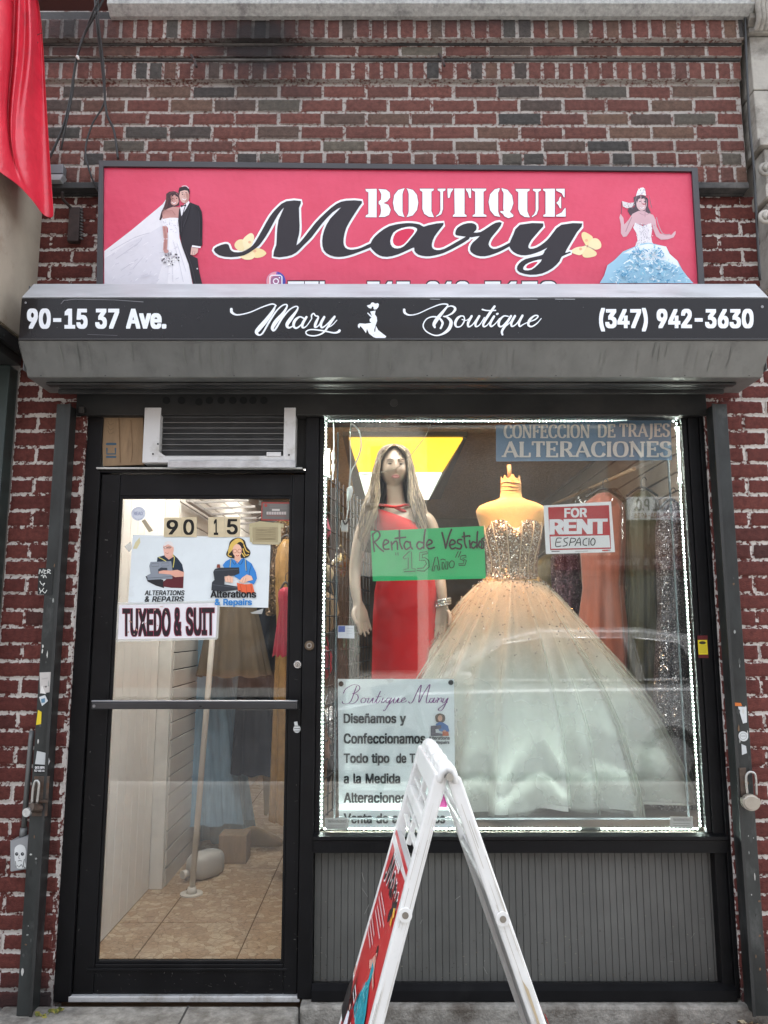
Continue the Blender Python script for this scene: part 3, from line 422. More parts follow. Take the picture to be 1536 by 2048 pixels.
  [79,18,88,18,98,18,106,22,112,26,118,31,123,38,126,46,130,55,131,65,131,76,131,86,130,96,126,105,123,113,118,120,112,125,106,130,98,132,88,132,78,132,71,130,65,125,58,120,54,114,50,105,46,97,45,87,45,76,45,65,46,54,50,46,54,38,58,30,65,26,71,21]]),
 'q': (170, [[149,13,149,-57,141,-57,133,-57,124,-57,124,-30,124,-3,124,23,124,23,123,23,122,23,121,20,118,17,114,13,111,8,106,5,101,2,95,-2,87,-3,78,-3,66,-3,54,0,45,6,35,13,27,22,22,34,16,46,14,59,14,75,14,91,17,106,22,117,27,129,35,138,45,144,54,150,66,154,78,154,88,154,95,152,101,149,107,146,111,142,115,138,118,134,121,130,122,128,123,128,124,128,125,128,125,136,125,144,125,152,133,152,141,152,149,152,149,82],
  [73,18,82,18,91,18,99,21,106,26,112,30,117,38,120,46,123,54,125,65,125,76,125,87,123,97,120,105,117,114,112,120,106,125,99,130,91,132,82,132,72,132,64,130,58,125,51,120,46,113,43,105,40,96,38,86,38,76,38,65,40,55,43,46,46,38,51,31,58,26,65,22]]),
 'r': (104, [[29,0,21,0,21,50,21,101,21,152,29,152,37,152,45,152,45,144,45,136,45,128,45,128,46,128,46,128,49,136,54,142,61,147,68,151,76,154,86,154,87,154,90,154,92,154,94,154,96,154,98,154,98,146,98,137,98,129,97,129,95,130,92,130,89,130,86,130,82,130,76,130,70,129,64,126,58,123,54,118,50,114,47,108,46,102,46,94,46,63,46,31,46,0,38,0]]),
 's': (146, [[85,-3,73,-3,62,-3,53,-2,45,2,37,5,30,9,25,15,19,22,16,29,14,38,22,39,30,41,38,42,39,34,43,28,50,24,56,20,63,18,73,18,83,18,91,21,98,25,104,30,107,35,107,41,107,46,106,50,102,54,98,58,92,60,85,62,77,64,68,66,60,68,46,71,36,76,29,83,22,90,18,99,18,110,18,118,21,126,26,133,31,139,38,145,46,148,54,152,64,154,75,154,86,154,94,152,102,149,109,146,115,142,119,136,124,130,127,123,130,116,122,114,114,113,107,111,106,117,102,122,97,126,92,130,85,133,75,133,66,133,58,131,52,126,46,122,43,118,43,111,43,106,46,101,50,98,54,94,60,91,69,89,76,87,84,86,92,84,106,81,116,75,122,69,129,62,133,53,133,42,133,34,130,26,125,19,120,12,113,6,104,2,95,-2]]),
 't': (91, [[55,152,82,152,82,145,82,138,82,131,55,131,29,131,2,131,2,138,2,145,2,152,29,152],
  [26,138,26,189,34,189,42,189,50,189,50,138,50,89,50,39,50,33,52,27,54,25,57,22,62,20,68,20,70,20,72,20,74,21,77,21,78,21,81,22,82,14,84,8,86,1,82,0,80,-1,77,-1,74,-2,70,-2,67,-2,54,-2,44,2,37,9,30,15,26,25,26,37,26,87]]),
 'u': (164, [[84,-2,73,-2,62,-2,54,0,46,4,38,9,32,15,28,23,23,32,21,42,21,55,21,88,21,120,21,152,29,152,38,152,46,152,46,120,46,89,46,58,46,46,49,37,54,30,61,23,70,20,80,20,87,20,94,22,100,25,106,28,110,33,114,38,117,45,118,52,118,61,118,91,118,122,118,152,126,152,134,152,143,152,143,101,143,50,143,0,135,0,127,0,119,0,119,12,119,25,119,37,121,37,122,37,123,37,118,22,111,13,103,6,94,1]]),
 'v': (156, [[74,0,65,0,46,50,26,101,7,152,16,152,25,152,34,152,45,122,55,92,66,62,70,53,72,44,74,34,77,26,80,17,82,8,79,8,77,8,74,8,76,17,78,26,81,34,83,44,86,53,90,62,100,92,111,122,122,152,131,152,140,152,149,152,130,101,110,50,90,0,82,0]]),
 'w': (227, [[63,0,55,0,40,50,24,101,9,152,18,152,26,152,35,152,41,130,47,107,54,86,56,76,58,66,62,54,64,43,67,30,70,17,69,17,67,17,66,17,69,30,71,42,74,54,77,66,80,76,82,86,89,107,94,130,101,152,110,152,118,152,126,152,133,130,138,107,145,86,147,76,150,66,153,54,155,43,158,30,161,17,159,17,158,17,157,17,159,30,162,42,165,54,168,66,170,76,174,86,180,107,186,130,192,152,201,152,210,152,218,152,202,101,187,50,172,0,164,0,155,0,147,0,141,23,134,46,127,69,126,76,124,83,122,90,120,97,118,105,116,112,114,120,113,127,110,135,113,135,114,135,116,135,114,127,113,120,110,112,109,105,107,97,105,90,103,82,101,75,99,69,93,46,86,23,79,0,71,0]]),
 'y': (156, [[21,-56,19,-55,21,-48,22,-42,25,-34,26,-34,27,-34,29,-35,34,-36,38,-36,42,-35,46,-35,49,-33,52,-30,55,-26,58,-21,60,-14,62,-10,63,-5,65,-1,46,50,26,101,7,152,16,152,25,152,34,152,45,122,55,92,66,62,70,53,72,44,74,34,77,26,79,17,82,8,79,8,76,8,74,8,76,17,78,26,81,34,83,44,86,53,90,62,101,92,111,122,122,152,131,152,140,152,149,152,126,94,104,35,82,-23,78,-31,75,-38,70,-43,66,-48,62,-52,56,-54,50,-57,44,-58,37,-58,33,-58,29,-58,26,-58,22,-57]]),
 'ñ': (164, [[46,99,46,90,46,61,46,30,46,0,38,0,29,0,21,0,21,50,21,101,21,152,29,152,37,152,45,152,45,139,45,127,45,115,43,115,42,115,41,115,46,129,52,139,61,145,70,150,79,154,91,154,102,154,110,152,118,147,126,143,132,137,136,128,141,120,143,109,143,96,143,64,143,32,143,0,134,0,126,0,118,0,118,31,118,62,118,94,118,106,115,115,109,122,103,128,94,132,84,132,77,132,70,130,64,127,58,124,54,119,50,113,47,107],
  [106,178,100,178,97,178,93,179,90,180,86,182,84,182,81,184,78,186,75,187,73,188,70,190,68,190,66,190,64,190,62,189,62,186,60,184,59,182,59,179,54,179,48,179,42,179,42,187,45,194,48,199,52,205,57,207,64,207,68,207,71,206,74,206,77,205,80,203,82,202,86,200,88,198,90,198,93,197,95,196,98,196,99,196,102,197,102,198,104,200,105,203,105,206,110,206,116,206,122,206,122,198,119,191,115,186,112,181]]),
}
from mathutils.geometry import delaunay_2d_cdt
_GM = {}
def glyph_mesh(ch):
    """sampled contours, triangulated, kept where the winding number is not zero (strokes of a letter may overlap)"""
    if ch in _GM: return _GM[ch]
    adv, sps = GLYPH[ch]; loops = []
    for sp in sps:
        n = len(sp)//6; pts = []
        for k in range(n):
            a = sp[k*6:k*6+6]; b = sp[((k+1) % n)*6:((k+1) % n)*6+6]
            p0, p1, p2, p3 = (a[2],a[3]), (a[4],a[5]), (b[0],b[1]), (b[2],b[3])
            flat = abs((p1[0]-p0[0])*(p3[1]-p0[1])-(p1[1]-p0[1])*(p3[0]-p0[0])) < 60 and abs((p2[0]-p0[0])*(p3[1]-p0[1])-(p2[1]-p0[1])*(p3[0]-p0[0])) < 60
            m = 1 if flat else 4
            for i in range(m):
                t = i/m; w = ((1-t)**3, 3*t*(1-t)**2, 3*t*t*(1-t), t**3)
                q = tuple(sum(c*p_[j] for c, p_ in zip(w, (p0,p1,p2,p3)))/400 for j in (0,1))
                if not pts or abs(q[0]-pts[-1][0])+abs(q[1]-pts[-1][1]) > .002: pts.append(q)
        loops.append(pts)
    vs_ = []; es = []
    for pts in loops:
        n0 = len(vs_); vs_ += [Vector(q) for q in pts]; es += [(n0+i, n0+(i+1) % len(pts)) for i in range(len(pts))]
    ov, oe, of, *_ = delaunay_2d_cdt(vs_, es, [], 0, 1e-5)
    keep = []
    for f in of:
        c = sum((ov[i] for i in f), Vector((0,0)))/len(f); w = 0
        for pts in loops:
            for i in range(len(pts)):
                (x1, y1), (x2, y2) = pts[i], pts[(i+1) % len(pts)]
                if (y1 <= c.y) != (y2 <= c.y) and c.x < (x2-x1)*(c.y-y1)/(y2-y1)+x1: w += 1 if y2 > y1 else -1
        if w != 0: keep.append(list(f))
    _GM[ch] = (adv/400, [(v.x, v.y, 0.0) for v in ov], keep)
    return _GM[ch]
def text_mesh(s, shear, space):
    vs_, fs_, x = [], [], 0.0
    for ch in s:
        if ch == ' ': x += .25*space; continue
        adv, gv, gf_ = glyph_mesh(ch); n = len(vs_)
        vs_ += [(x+a+b*shear, b, c) for a, b, c in gv]; fs_ += [[i+n for i in f] for f in gf_]
        x += adv*space
    me = bpy.data.meshes.new('lettering'); me.from_pydata(vs_, [], fs_); return me
# capital letters drawn with a flat broad nib and slab serifs (x 0..w, y 0 top .. 1 bottom)
SERIF = {
 'A': (.9, [[(.1,1),(.46,0)],[(.44,0),(.8,1)],[(.24,.66),(.64,.66)]], [(.1,1),(.8,1)]),
 'B': (.8, [[(.18,0),(.18,1)]], []),
 'C': (.82, [[(.74,.26),(.66,.08),(.48,.02),(.26,.1),(.14,.35),(.14,.65),(.26,.9),(.48,.98),(.66,.92),(.76,.76)]], []),
 'D': (.88, [[(.18,0),(.18,1)],[(.18,.03),(.5,.04),(.7,.22),(.74,.5),(.7,.78),(.5,.96),(.18,.97)]], []),
 'E': (.76, [[(.18,0),(.18,1)],[(.08,.03),(.66,.03)],[(.18,.49),(.52,.49)],[(.08,.97),(.68,.97)],[(.65,.0),(.65,.22)],[(.51,.36),(.51,.62)],[(.67,.76),(.67,1)]], []),
 'F': (.72, [[(.18,0),(.18,1)],[(.08,.03),(.66,.03)],[(.18,.5),(.52,.5)],[(.65,.0),(.65,.22)],[(.51,.37),(.51,.63)]], [(.18,1)]),
 'I': (.4, [[(.2,0),(.2,1)]], [(.2,0),(.2,1)]),
 'J': (.5, [[(.3,0),(.3,.8),(.26,1.08),(.08,1.18)]], [(.3,0)]),
 'L': (.72, [[(.18,0),(.18,1)],[(.08,.97),(.64,.97)],[(.63,.72),(.63,1)]], [(.18,0)]),
 'N': (.95, [[(.18,0),(.18,1)],[(.16,0),(.76,1)],[(.78,0),(.78,1)]], [(.16,0),(.18,1),(.78,0)]),
 'O': (.88, [[(.44,.02),(.22,.1),(.12,.35),(.12,.65),(.22,.9),(.44,.98),(.66,.9),(.76,.65),(.76,.35),(.66,.1),(.44,.02)]], []),
 'R': (.86, [[(.18,0),(.18,1)],[(.08,.03),(.42,.03),(.6,.12),(.62,.3),(.54,.46),(.36,.52),(.18,.52)],[(.4,.52),(.56,.72),(.68,.97)]], [(.18,1),(.72,1)]),
 'S': (.68, [[(.56,.24),(.5,.08),(.34,.02),(.18,.08),(.12,.24),(.2,.4),(.4,.5),(.54,.62),(.56,.8),(.46,.94),(.3,.98),(.16,.92),(.08,.74)]], []),
 'T': (.76, [[(.38,0),(.38,1)],[(.06,.03),(.7,.03)],[(.07,0),(.07,.24)],[(.69,0),(.69,.24)]], [(.38,1)]),
 ' ': (.42, [], []),
}
def serif_text(A, s, u0, v0, u1, v1, col, thick=.17, thin=.07):
    W = sum(SERIF[c][0] for c in s); k = (u1-u0)/W; h = v1-v0; x = u0
    for c in s:
        w, ss, sf = SERIF[c]
        for st in ss:
            pts = [(x+a*k, v0+b*h) for a, b in st]
            straight = len(st) == 2
            if straight and abs(st[0][1]-st[1][1]) < .01: A.stroke(pts, thin*h*1.15, col, smooth=False)
            elif straight and abs(st[1][1]-st[0][1]) < .3: A.stroke(pts, thin*h*1.3, col, smooth=False, nib=(thin*h*1.4, thin*h*1.4))
            else: A.stroke(pts, 1, col, n=5, smooth=not straight, nib=(thick*h, thin*h) if not (c == 'A' and st is ss[0]) and not (c == 'N' and st is not ss[1]) else (thick*h*.62, thin*h))
        for (a, b) in sf: A.rect(x+(a-.13)*k, v0+b*h-(thin*h if b > .5 else 0), x+(a+.13)*k, v0+b*h+(0 if b > .5 else thin*h), col)
        x += w*k
def zoomed(ox, oy, s):
    return lambda pts: [tuple([ox+p[0]/s, oy+p[1]/s] + ([p[2]/s] if len(p) > 2 else [])) for p in pts]
# ================================================================== building shell
def brick_mat(name, stops, mortar, smear, na=1.6, nb=1.1, soot=None, bumpd=.004):
    m, n, l, b = nt(name)
    at = n.new('ShaderNodeAttribute'); at.attribute_name = 'tone'
    sp = n.new('ShaderNodeSeparateColor'); l.new(at.outputs['Color'], sp.inputs[0])
    cr = n.new('ShaderNodeValToRGB'); cr.color_ramp.interpolation = 'LINEAR'
    els = cr.color_ramp.elements
    els[0].position = 0; els[0].color = (*stops[0][1], 1); els[1].position = 1; els[1].color = (*stops[-1][1], 1)
    for p, c in stops[1:-1]:
        e = els.new(p); e.color = (*c, 1)
    l.new(sp.outputs[0], cr.inputs[0])
    tc = n.new('ShaderNodeTexCoord')
    nz = n.new('ShaderNodeTexNoise'); nz.inputs['Scale'].default_value = 42; nz.inputs['Detail'].default_value = 8; nz.inputs['Roughness'].default_value = .7; l.new(tc.outputs['Object'], nz.inputs[0])
    mr = n.new('ShaderNodeMapRange'); mr.inputs['From Min'].default_value = .3; mr.inputs['From Max'].default_value = .7; mr.inputs['To Min'].default_value = .62; mr.inputs['To Max'].default_value = 1.35; l.new(nz.outputs[0], mr.inputs[0])
    mu = n.new('ShaderNodeMix'); mu.data_type = 'RGBA'; mu.blend_type = 'MULTIPLY'; mu.inputs[0].default_value = 1; l.new(cr.outputs[0], mu.inputs[6]); l.new(mr.outputs[0], mu.inputs[7])
    # ragged mortar creeping over the arrises
    n2 = n.new('ShaderNodeTexNoise'); n2.inputs['Scale'].default_value = 70; n2.inputs['Detail'].default_value = 5; l.new(tc.outputs['Object'], n2.inputs[0])
    n5 = n.new('ShaderNodeTexNoise'); n5.inputs['Scale'].default_value = 5; n5.inputs['Detail'].default_value = 4; l.new(tc.outputs['Object'], n5.inputs[0])
    ad = n.new('ShaderNodeMath'); ad.operation = 'MULTIPLY_ADD'; ad.inputs[1].default_value = na; l.new(n2.outputs[0], ad.inputs[0]); l.new(sp.outputs[2], ad.inputs[2])
    ad2 = n.new('ShaderNodeMath'); ad2.operation = 'MULTIPLY_ADD'; ad2.inputs[1].default_value = -nb; l.new(n5.outputs[0], ad2.inputs[0]); l.new(ad.outputs[0], ad2.inputs[2])
    r2 = n.new('ShaderNodeMapRange'); r2.inputs['From Min'].default_value = smear; r2.inputs['From Max'].default_value = smear+.12; l.new(ad2.outputs[0], r2.inputs[0])
    mo = n.new('ShaderNodeMix'); mo.data_type = 'RGBA'; l.new(r2.outputs[0], mo.inputs[0]); mo.inputs[6].default_value = (*mortar, 1); l.new(mu.outputs[2], mo.inputs[7])
    out = mo.outputs[2]
    if soot:
        for (c, r0, r1, amt) in soot:
            vs_ = n.new('ShaderNodeVectorMath'); vs_.operation = 'SUBTRACT'; l.new(tc.outputs['Object'], vs_.inputs[0]); vs_.inputs[1].default_value = c
            ml = n.new('ShaderNodeVectorMath'); ml.operation = 'MULTIPLY'; ml.inputs[1].default_value = (1/r0, .3, 1/r1); l.new(vs_.outputs[0], ml.inputs[0])
            le = n.new('ShaderNodeVectorMath'); le.operation = 'LENGTH'; l.new(ml.outputs[0], le.inputs[0])
            n3 = n.new('ShaderNodeTexNoise'); n3.inputs['Scale'].default_value = 6; n3.inputs['Detail'].default_value = 7; l.new(tc.outputs['Object'], n3.inputs[0])
            ad = n.new('ShaderNodeMath'); ad.operation = 'MULTIPLY_ADD'; ad.inputs[1].default_value = 1.1; l.new(n3.outputs[0], ad.inputs[0]); l.new(le.outputs['Value'], ad.inputs[2])
            r3 = n.new('ShaderNodeMapRange'); r3.inputs['From Min'].default_value = .75; r3.inputs['From Max'].default_value = 1.65; r3.inputs['To Min'].default_value = amt; r3.inputs['To Max'].default_value = 0; l.new(ad.outputs[0], r3.inputs[0])
            mx = n.new('ShaderNodeMix'); mx.data_type = 'RGBA'; l.new(r3.outputs[0], mx.inputs[0]); l.new(out, mx.inputs[6]); mx.inputs[7].default_value = (.022,.021,.022,1)
            out = mx.outputs[2]
    l.new(out, b.inputs['Base Color']); b.inputs['Roughness'].default_value = .85; setin(b, 'Specular IOR Level', .25)
    mp = n.new('ShaderNodeMapping'); mp.inputs['Scale'].default_value = (14, 14, 40); l.new(tc.outputs['Object'], mp.inputs[0])
    n4 = n.new('ShaderNodeTexNoise'); n4.inputs['Scale'].default_value = 5; n4.inputs['Detail'].default_value = 7; n4.inputs['Distortion'].default_value = 1.2; l.new(mp.outputs[0], n4.inputs[0])
    bp = n.new('ShaderNodeBump'); bp.inputs['Strength'].default_value = .75; bp.inputs['Distance'].default_value = bumpd; l.new(n4.outputs[0], bp.inputs['Height']); l.new(bp.outputs[0], b.inputs['Normal'])
    return m

class Bricks:
    def __init__(self): self.bm = bmesh.new(); self.lay = self.bm.loops.layers.color.new('tone')
    def brick(self, x0, x1, z0, z1, yf, yb, tone=None):
        if x1 - x0 < .008 or z1 - z0 < .008: return
        j = lambda a: rnd.uniform(-a, a)
        x0 += j(.0022); x1 += j(.0022); z0 += j(.0014); z1 += j(.0014); yf += j(.0022)
        i = min(.011, (x1-x0)*.3, (z1-z0)*.3); t = rnd.random() if tone is None else tone; k = rnd.random()
        bm = self.bm; N = bm.verts.new
        tl, tr_ = j(.0015), j(.0015)
        inn = [N((x0+i, yf, z0+i+tl)), N((x1-i, yf, z0+i+tr_)), N((x1-i, yf, z1-i+tr_)), N((x0+i, yf, z1-i+tl))]
        ed = [N((x0, yf+.003, z0+tl)), N((x1, yf+.003, z0+tr_)), N((x1, yf+.003, z1+tr_)), N((x0, yf+.003, z1+tl))]
        bk = [N((x0, yb, z0)), N((x1, yb, z0)), N((x1, yb, z1)), N((x0, yb, z1))]
        fs = [(bm.faces.new(inn), (1,1,1,1))]
        for a in range(4):
            c = (a+1) % 4
            fs.append((bm.faces.new((ed[a], ed[c], inn[c], inn[a])), (0,0,1,1)))
            fs.append((bm.faces.new((bk[a], bk[c], ed[c], ed[a])), (0,0,0,0)))
        for f, ms in fs:
            for lp, e in zip(f.loops, ms): lp[self.lay] = (t, k, e, 1)
    def course(self, x0, x1, z, h, L, joint, yf, yb, off=0.0, mj=.0125, tone=None):
        x = x0 + off - L*2
        while x < x1:
            a = max(x + mj/2, x0); c = min(x + L - mj/2, x1)
            if c - a > .015: self.brick(a, c, z + mj/2, z + h - mj/2, yf, yb, tone() if tone else None)
            x += L
    def mortar(self, x0, x1, y, z0, z1, yb):
        v = box(self.bm, x0, x1, y, yb, z0, z1)
        for vert in v:
            for lp in vert.link_loops: lp[self.lay] = (.5, .5, -1, 1)
        for f in {f for vert in v for f in vert.link_faces}:
            for lp in f.loops: lp[self.lay] = (.5, .5, -1.0, 1)

XL, XR = -1.63, 1.665                    # ends of this shop's brickwork
UP = -.045                               # plane of the brickwork above the sign
z_led = Zv(367, UP)                      # ledge behind the sign
hB = thing('shop_building', 'red brick shop building holding the bridal boutique behind a black aluminium front', 'shop building', (0, 0, 0))

upper_stops = [(0, (.122,.050,.041)), (.22, (.155,.062,.049)), (.42, (.106,.049,.041)), (.54, (.140,.084,.060)), (.64, (.096,.064,.052)), (.78, (.055,.051,.048)), (.9, (.075,.066,.058)), (1, (.120,.102,.080))]
lower_stops = [(0, (.108,.031,.026)), (.5, (.138,.041,.033)), (.85, (.086,.028,.024)), (1, (.055,.029,.026))]
s1 = P(520, 110, -.1); s2 = P(840, 45, -.1); s3 = P(140, 60, -.1); s4 = P(1180, 40, -.1)
MB_up = brick_mat('upper_brick', upper_stops, (.40,.365,.335), .16, na=.7, nb=.35, soot=[((s1.x,-.1,s1.z+.06), .34, .30, .93), ((s2.x,-.1,s2.z+.05), .85, .13, .8), ((s3.x,-.1,s3.z), .35, .2, .75), ((s4.x,-.1,s4.z+.04), .8, .10, .6)])
MB_lo = brick_mat('lower_brick', lower_stops, (.60,.56,.52), .27, soot=[((-1.45,0,.0), .5, .14, .7), ((1.5,0,.0), .5, .14, .75)])

# --- upper wall: running bond, one header course, then soldier course behind the sign
W = Bricks()
zr = [Zv(v, UP) for v in (331, 303.5, 278.5, 250.5, 224, 196.5, 170)]        # bed joints, bottom to top
hdr_h = zr[1]-zr[0]
off0 = P(297, 180, UP).x
W.mortar(XL-.4, XR, UP+.0055, z_led, Zv(20, UP), .3)
W.course(XL-.4, XR, z_led, zr[0]-z_led, .0685, 0, UP, .02, off=.01)                      # soldiers
W.course(XL-.4, XR, zr[0], zr[1]-zr[0], .1015, 0, UP, .02, off=.03)                     # headers
for i in range(1, 6):
    W.course(XL-.4, XR, zr[i], zr[i+1]-zr[i], .2035, 0, UP, .02, off=(off0 - (XL-.4)) % .2035 + (.1015 if i % 2 == 0 else 0))
obj('brick_wall', W.bm, MB_up, hB)
# corbelled bands above
K = Bricks()
def band(v0, v1, y, L, und):
    z0, z1 = Zv(v1, y), Zv(v0, y)
    K.mortar(XL-.4, XR+.0, y+.006, z0+.006, z1, .25)
    K.course(XL-.4, XR, z0, z1-z0, L, 0, y, .02, off=rnd.random()*L, tone=lambda: rnd.choice([rnd.random(), rnd.random()*.6]))
    return z0, z1
yC, yBd, yA = UP-.022, UP-.040, UP-.075
zc0, zc1 = band(122, 159, yC, .068, 0)
zb0, zb1 = band(90, 113, yBd, .2035, 0)
za0, za1 = band(36, 77, yA, .068, 0)
obj('corbelled_brickwork', K.bm, MB_up, hB)
LM = M('stone_ledge', (.15,.14,.13), .85, var=.3, scale=9, bump=.6, bscale=60, dirt=(.04,.04,.04), damt=.55)
bm = B()
box(bm, XL-.4, XR, yC-.004, .2, zc1, zb0+.004, .003); box(bm, XL-.4, XR, yBd-.004, .2, zb1, za0+.004, .003)
box(bm, XL-.4, XR, UP-.012, .2, z_led-.03, z_led, .003)
box(bm, XL-.4, XR, -.012, .2, Zv(392, 0), z_led-.0302, .003)
obj('ledge', bm, LM, hB)
SM = M('stone_cornice', (.40,.40,.38), .85, var=.30, scale=55, bump=.7, bscale=140, dirt=(.10,.10,.10), damt=.36, dscale=7)
bm = B(); zs = Zv(22, yA-.05)
prof = [(.3, zs), (yA-.012, zs-.0), (yA-.012, za1+.001), (yA-.012, za1), (.3, za1)]
box(bm, XL-.4, XR, yA+.012, .25, za1, zs+.05)
obj('frieze', bm, M('sooty_frieze', (.05,.05,.05), .9, var=.4, scale=8, bump=.4), hB)
bm = B()
prism_x(bm, [(.3, zs), (yA-.02, zs), (yA-.06, zs+.03), (yA-.06, zs+.20), (yA-.11, zs+.24), (yA-.11, zs+.32), (.3, zs+.32)], P(214, 5, yA-.06).x, XR+.03)
obj('stone_cornice', bm, SM, hB)
bm = B()                                             # rest of the building out of the frame: it keeps its shade on the pavement
zt = zs + .33
box(bm, XL-.4, XR+.4, .02, 7.2, zt, zt+1.2); 
obj('parapet', bm, M('parapet_brick', (.14,.05,.045), .9), hB)

# --- lower wall either side of the shopfront and beside the sign
W = Bricks(); CH = .0712
zl0 = Zv(1021.3, 0)
zb = zl0 - CH*31; XJL, XJR = -1.317, 1.417
jl = P(60, 1072, 0).x
i = 0; z = zb
ztop = Zv(392, 0)
while z < ztop:
    h = min(CH, ztop - z)
    if z + h > -.10:
        zz = max(z, -.10)
        so = .1015 if i % 2 else 0
        if z < Zv(590, 0):
            W.course(XL, XJL, zz, z+h-zz, .2045, 0, 0, .1, off=(jl-XL) % .2045 + so, mj=.012)
            W.course(XJR, XR+.4, zz, z+h-zz, .2045, 0, 0, .1, off=(1.585-XJR) % .2045 + so, mj=.012)
        else:
            W.course(XL, XR+.2, zz, z+h-zz, .2045, 0, 0, .1, off=(jl-XL) % .2045 + so, mj=.012)
    z += CH; i += 1
zmid = Zv(590, 0)
W.mortar(XL, XJL, .007, -.1, zmid, .30); W.mortar(XJR, XR+.4, .007, -.1, zmid, .30); W.mortar(XL, XR+.4, .007, zmid+.0005, ztop, .30)
obj('brick_pier', W.bm, MB_lo, hB)
# concrete base under the shopfront
CM = M('old_concrete', (.27,.255,.225), .92, var=.35, scale=26, bump=.9, bscale=90, dirt=(.09,.075,.06), damt=.45, dscale=5, bdist=.006)
bm = B()
xb0 = P(600, 2010, -.02).x
zbase = Zv(2004, .0)
box(bm, xb0, XR+.05, -.035, .3, -.2, zbase, .012)
obj('concrete_base', bm, CM, hB)

# --- setting
AS = M('asphalt', (.055,.055,.058), .9, var=.3, scale=40, bump=.4, bscale=200)
PV = M('pavement_concrete', (.25,.24,.225), .9, var=.22, scale=30, bump=.5, bscale=160, dirt=(.16,.15,.135), damt=.4, dscale=2.2)
GZ = -.058                      # the pavement lies a little below the door step
bm = B()
box(bm, -40, 40, -4.55, .3, -.3, GZ)
obj('pavement', bm, PV, kind='structure')
bm = B(); box(bm, -1.50, xb0-.006, -.62, -.0015, -.2, -.002, .01)
obj('door_step', bm, CM, hB)
bm = B(); box(bm, -40, 40, -4.72, -4.551, -.3, GZ+.003, .012)
obj('kerb', bm, M('kerb_stone', (.4,.39,.37), .8, bump=.4), kind='structure')
bm = B(); box(bm, -60, 60, -13.0, -4.721, -.4, -.19)
obj('road', bm, AS, kind='structure')
bm = B(); box(bm, -60, 60, -17.5, -13.001, -.4, GZ)
obj('far_pavement', bm, PV, kind='structure')
bm = B(); box(bm, -120, 120, -120, 120, -.6, -.41)
obj('ground', bm, AS, kind='structure')
# expansion joints in the pavement in front of the door
bm = B()
p = P(378, 2000, 0); box(bm, p.x-.004, p.x+.004, -.60, -.004, -.0018, -.0008)
box(bm, -3, 3, -1.504, -1.496, GZ+.0005, GZ+.0015); box(bm, .9, .908, -4.5, -.04, GZ+.0005, GZ+.0015)
obj('pavement_joint', bm, M('joint_dirt', (.05,.045,.04), .95), kind='structure')

# --- interior of the shop
XIL, XIR, YB, ZC = -1.325, 1.60, 5.6, 2.75
FL = .02
def tile_mat():
    m, n, l, b = nt('tan_floor_tile'); tc = n.new('ShaderNodeTexCoord')
    vo = n.new('ShaderNodeTexVoronoi'); vo.feature = 'F1'; vo.inputs['Scale'].default_value = 26
    nzd = n.new('ShaderNodeTexNoise'); nzd.inputs['Scale'].default_value = 9; l.new(tc.outputs['Object'], nzd.inputs[0])
    mxv = n.new('ShaderNodeMix'); mxv.data_type = 'VECTOR'; mxv.inputs[0].default_value = .08; l.new(tc.outputs['Object'], mxv.inputs[4]); l.new(nzd.outputs[1], mxv.inputs[5])
    l.new(mxv.outputs[1], vo.inputs['Vector'])
    sp = n.new('ShaderNodeSeparateColor'); l.new(vo.outputs['Color'], sp.inputs[0])
    n1 = n.new('ShaderNodeTexNoise'); n1.inputs['Scale'].default_value = 3.2; n1.inputs['Detail'].default_value = 3; l.new(tc.outputs['Object'], n1.inputs[0])
    ad = n.new('ShaderNodeMath'); ad.operation = 'MULTIPLY_ADD'; ad.inputs[1].default_value = 1.5; l.new(n1.outputs[0], ad.inputs[0]); l.new(sp.outputs[0], ad.inputs[2])
    cr = n.new('ShaderNodeValToRGB'); e = cr.color_ramp.elements; e[0].position = .58; e[0].color = (.40,.275,.175,1); e[1].position = .88; e[1].color = (.56,.44,.31,1)
    dv = n.new('ShaderNodeMath'); dv.operation = 'DIVIDE'; dv.inputs[1].default_value = 2.0; l.new(ad.outputs[0], dv.inputs[0]); l.new(dv.outputs[0], cr.inputs[0])
    ve = n.new('ShaderNodeTexVoronoi'); ve.feature = 'DISTANCE_TO_EDGE'; ve.inputs['Scale'].default_value = 26; l.new(mxv.outputs[1], ve.inputs['Vector'])
    r = n.new('ShaderNodeMapRange'); r.inputs['From Max'].default_value = .05; l.new(ve.outputs['Distance'], r.inputs[0])
    nm = n.new('ShaderNodeTexNoise'); nm.inputs['Scale'].default_value = 60; nm.inputs['Detail'].default_value = 4; l.new(tc.outputs['Object'], nm.inputs[0])
    mx = n.new('ShaderNodeMix'); mx.data_type = 'RGBA'; l.new(r.outputs[0], mx.inputs[0]); mx.inputs[6].default_value = (.24,.14,.075,1); l.new(cr.outputs[0], mx.inputs[7])
    m2 = n.new('ShaderNodeMix'); m2.data_type = 'RGBA'; m2.blend_type = 'OVERLAY'; m2.inputs[0].default_value = .5; l.new(mx.outputs[2], m2.inputs[6]); l.new(nm.outputs[0], m2.inputs[7])
    l.new(m2.outputs[2], b.inputs['Base Color']); b.inputs['Roughness'].default_value = .32
    bp = n.new('ShaderNodeBump'); bp.inputs['Strength'].default_value = .3; bp.inputs['Distance'].default_value = .002; l.new(r.outputs[0], bp.inputs['Height']); l.new(bp.outputs[0], b.inputs['Normal'])
    return m
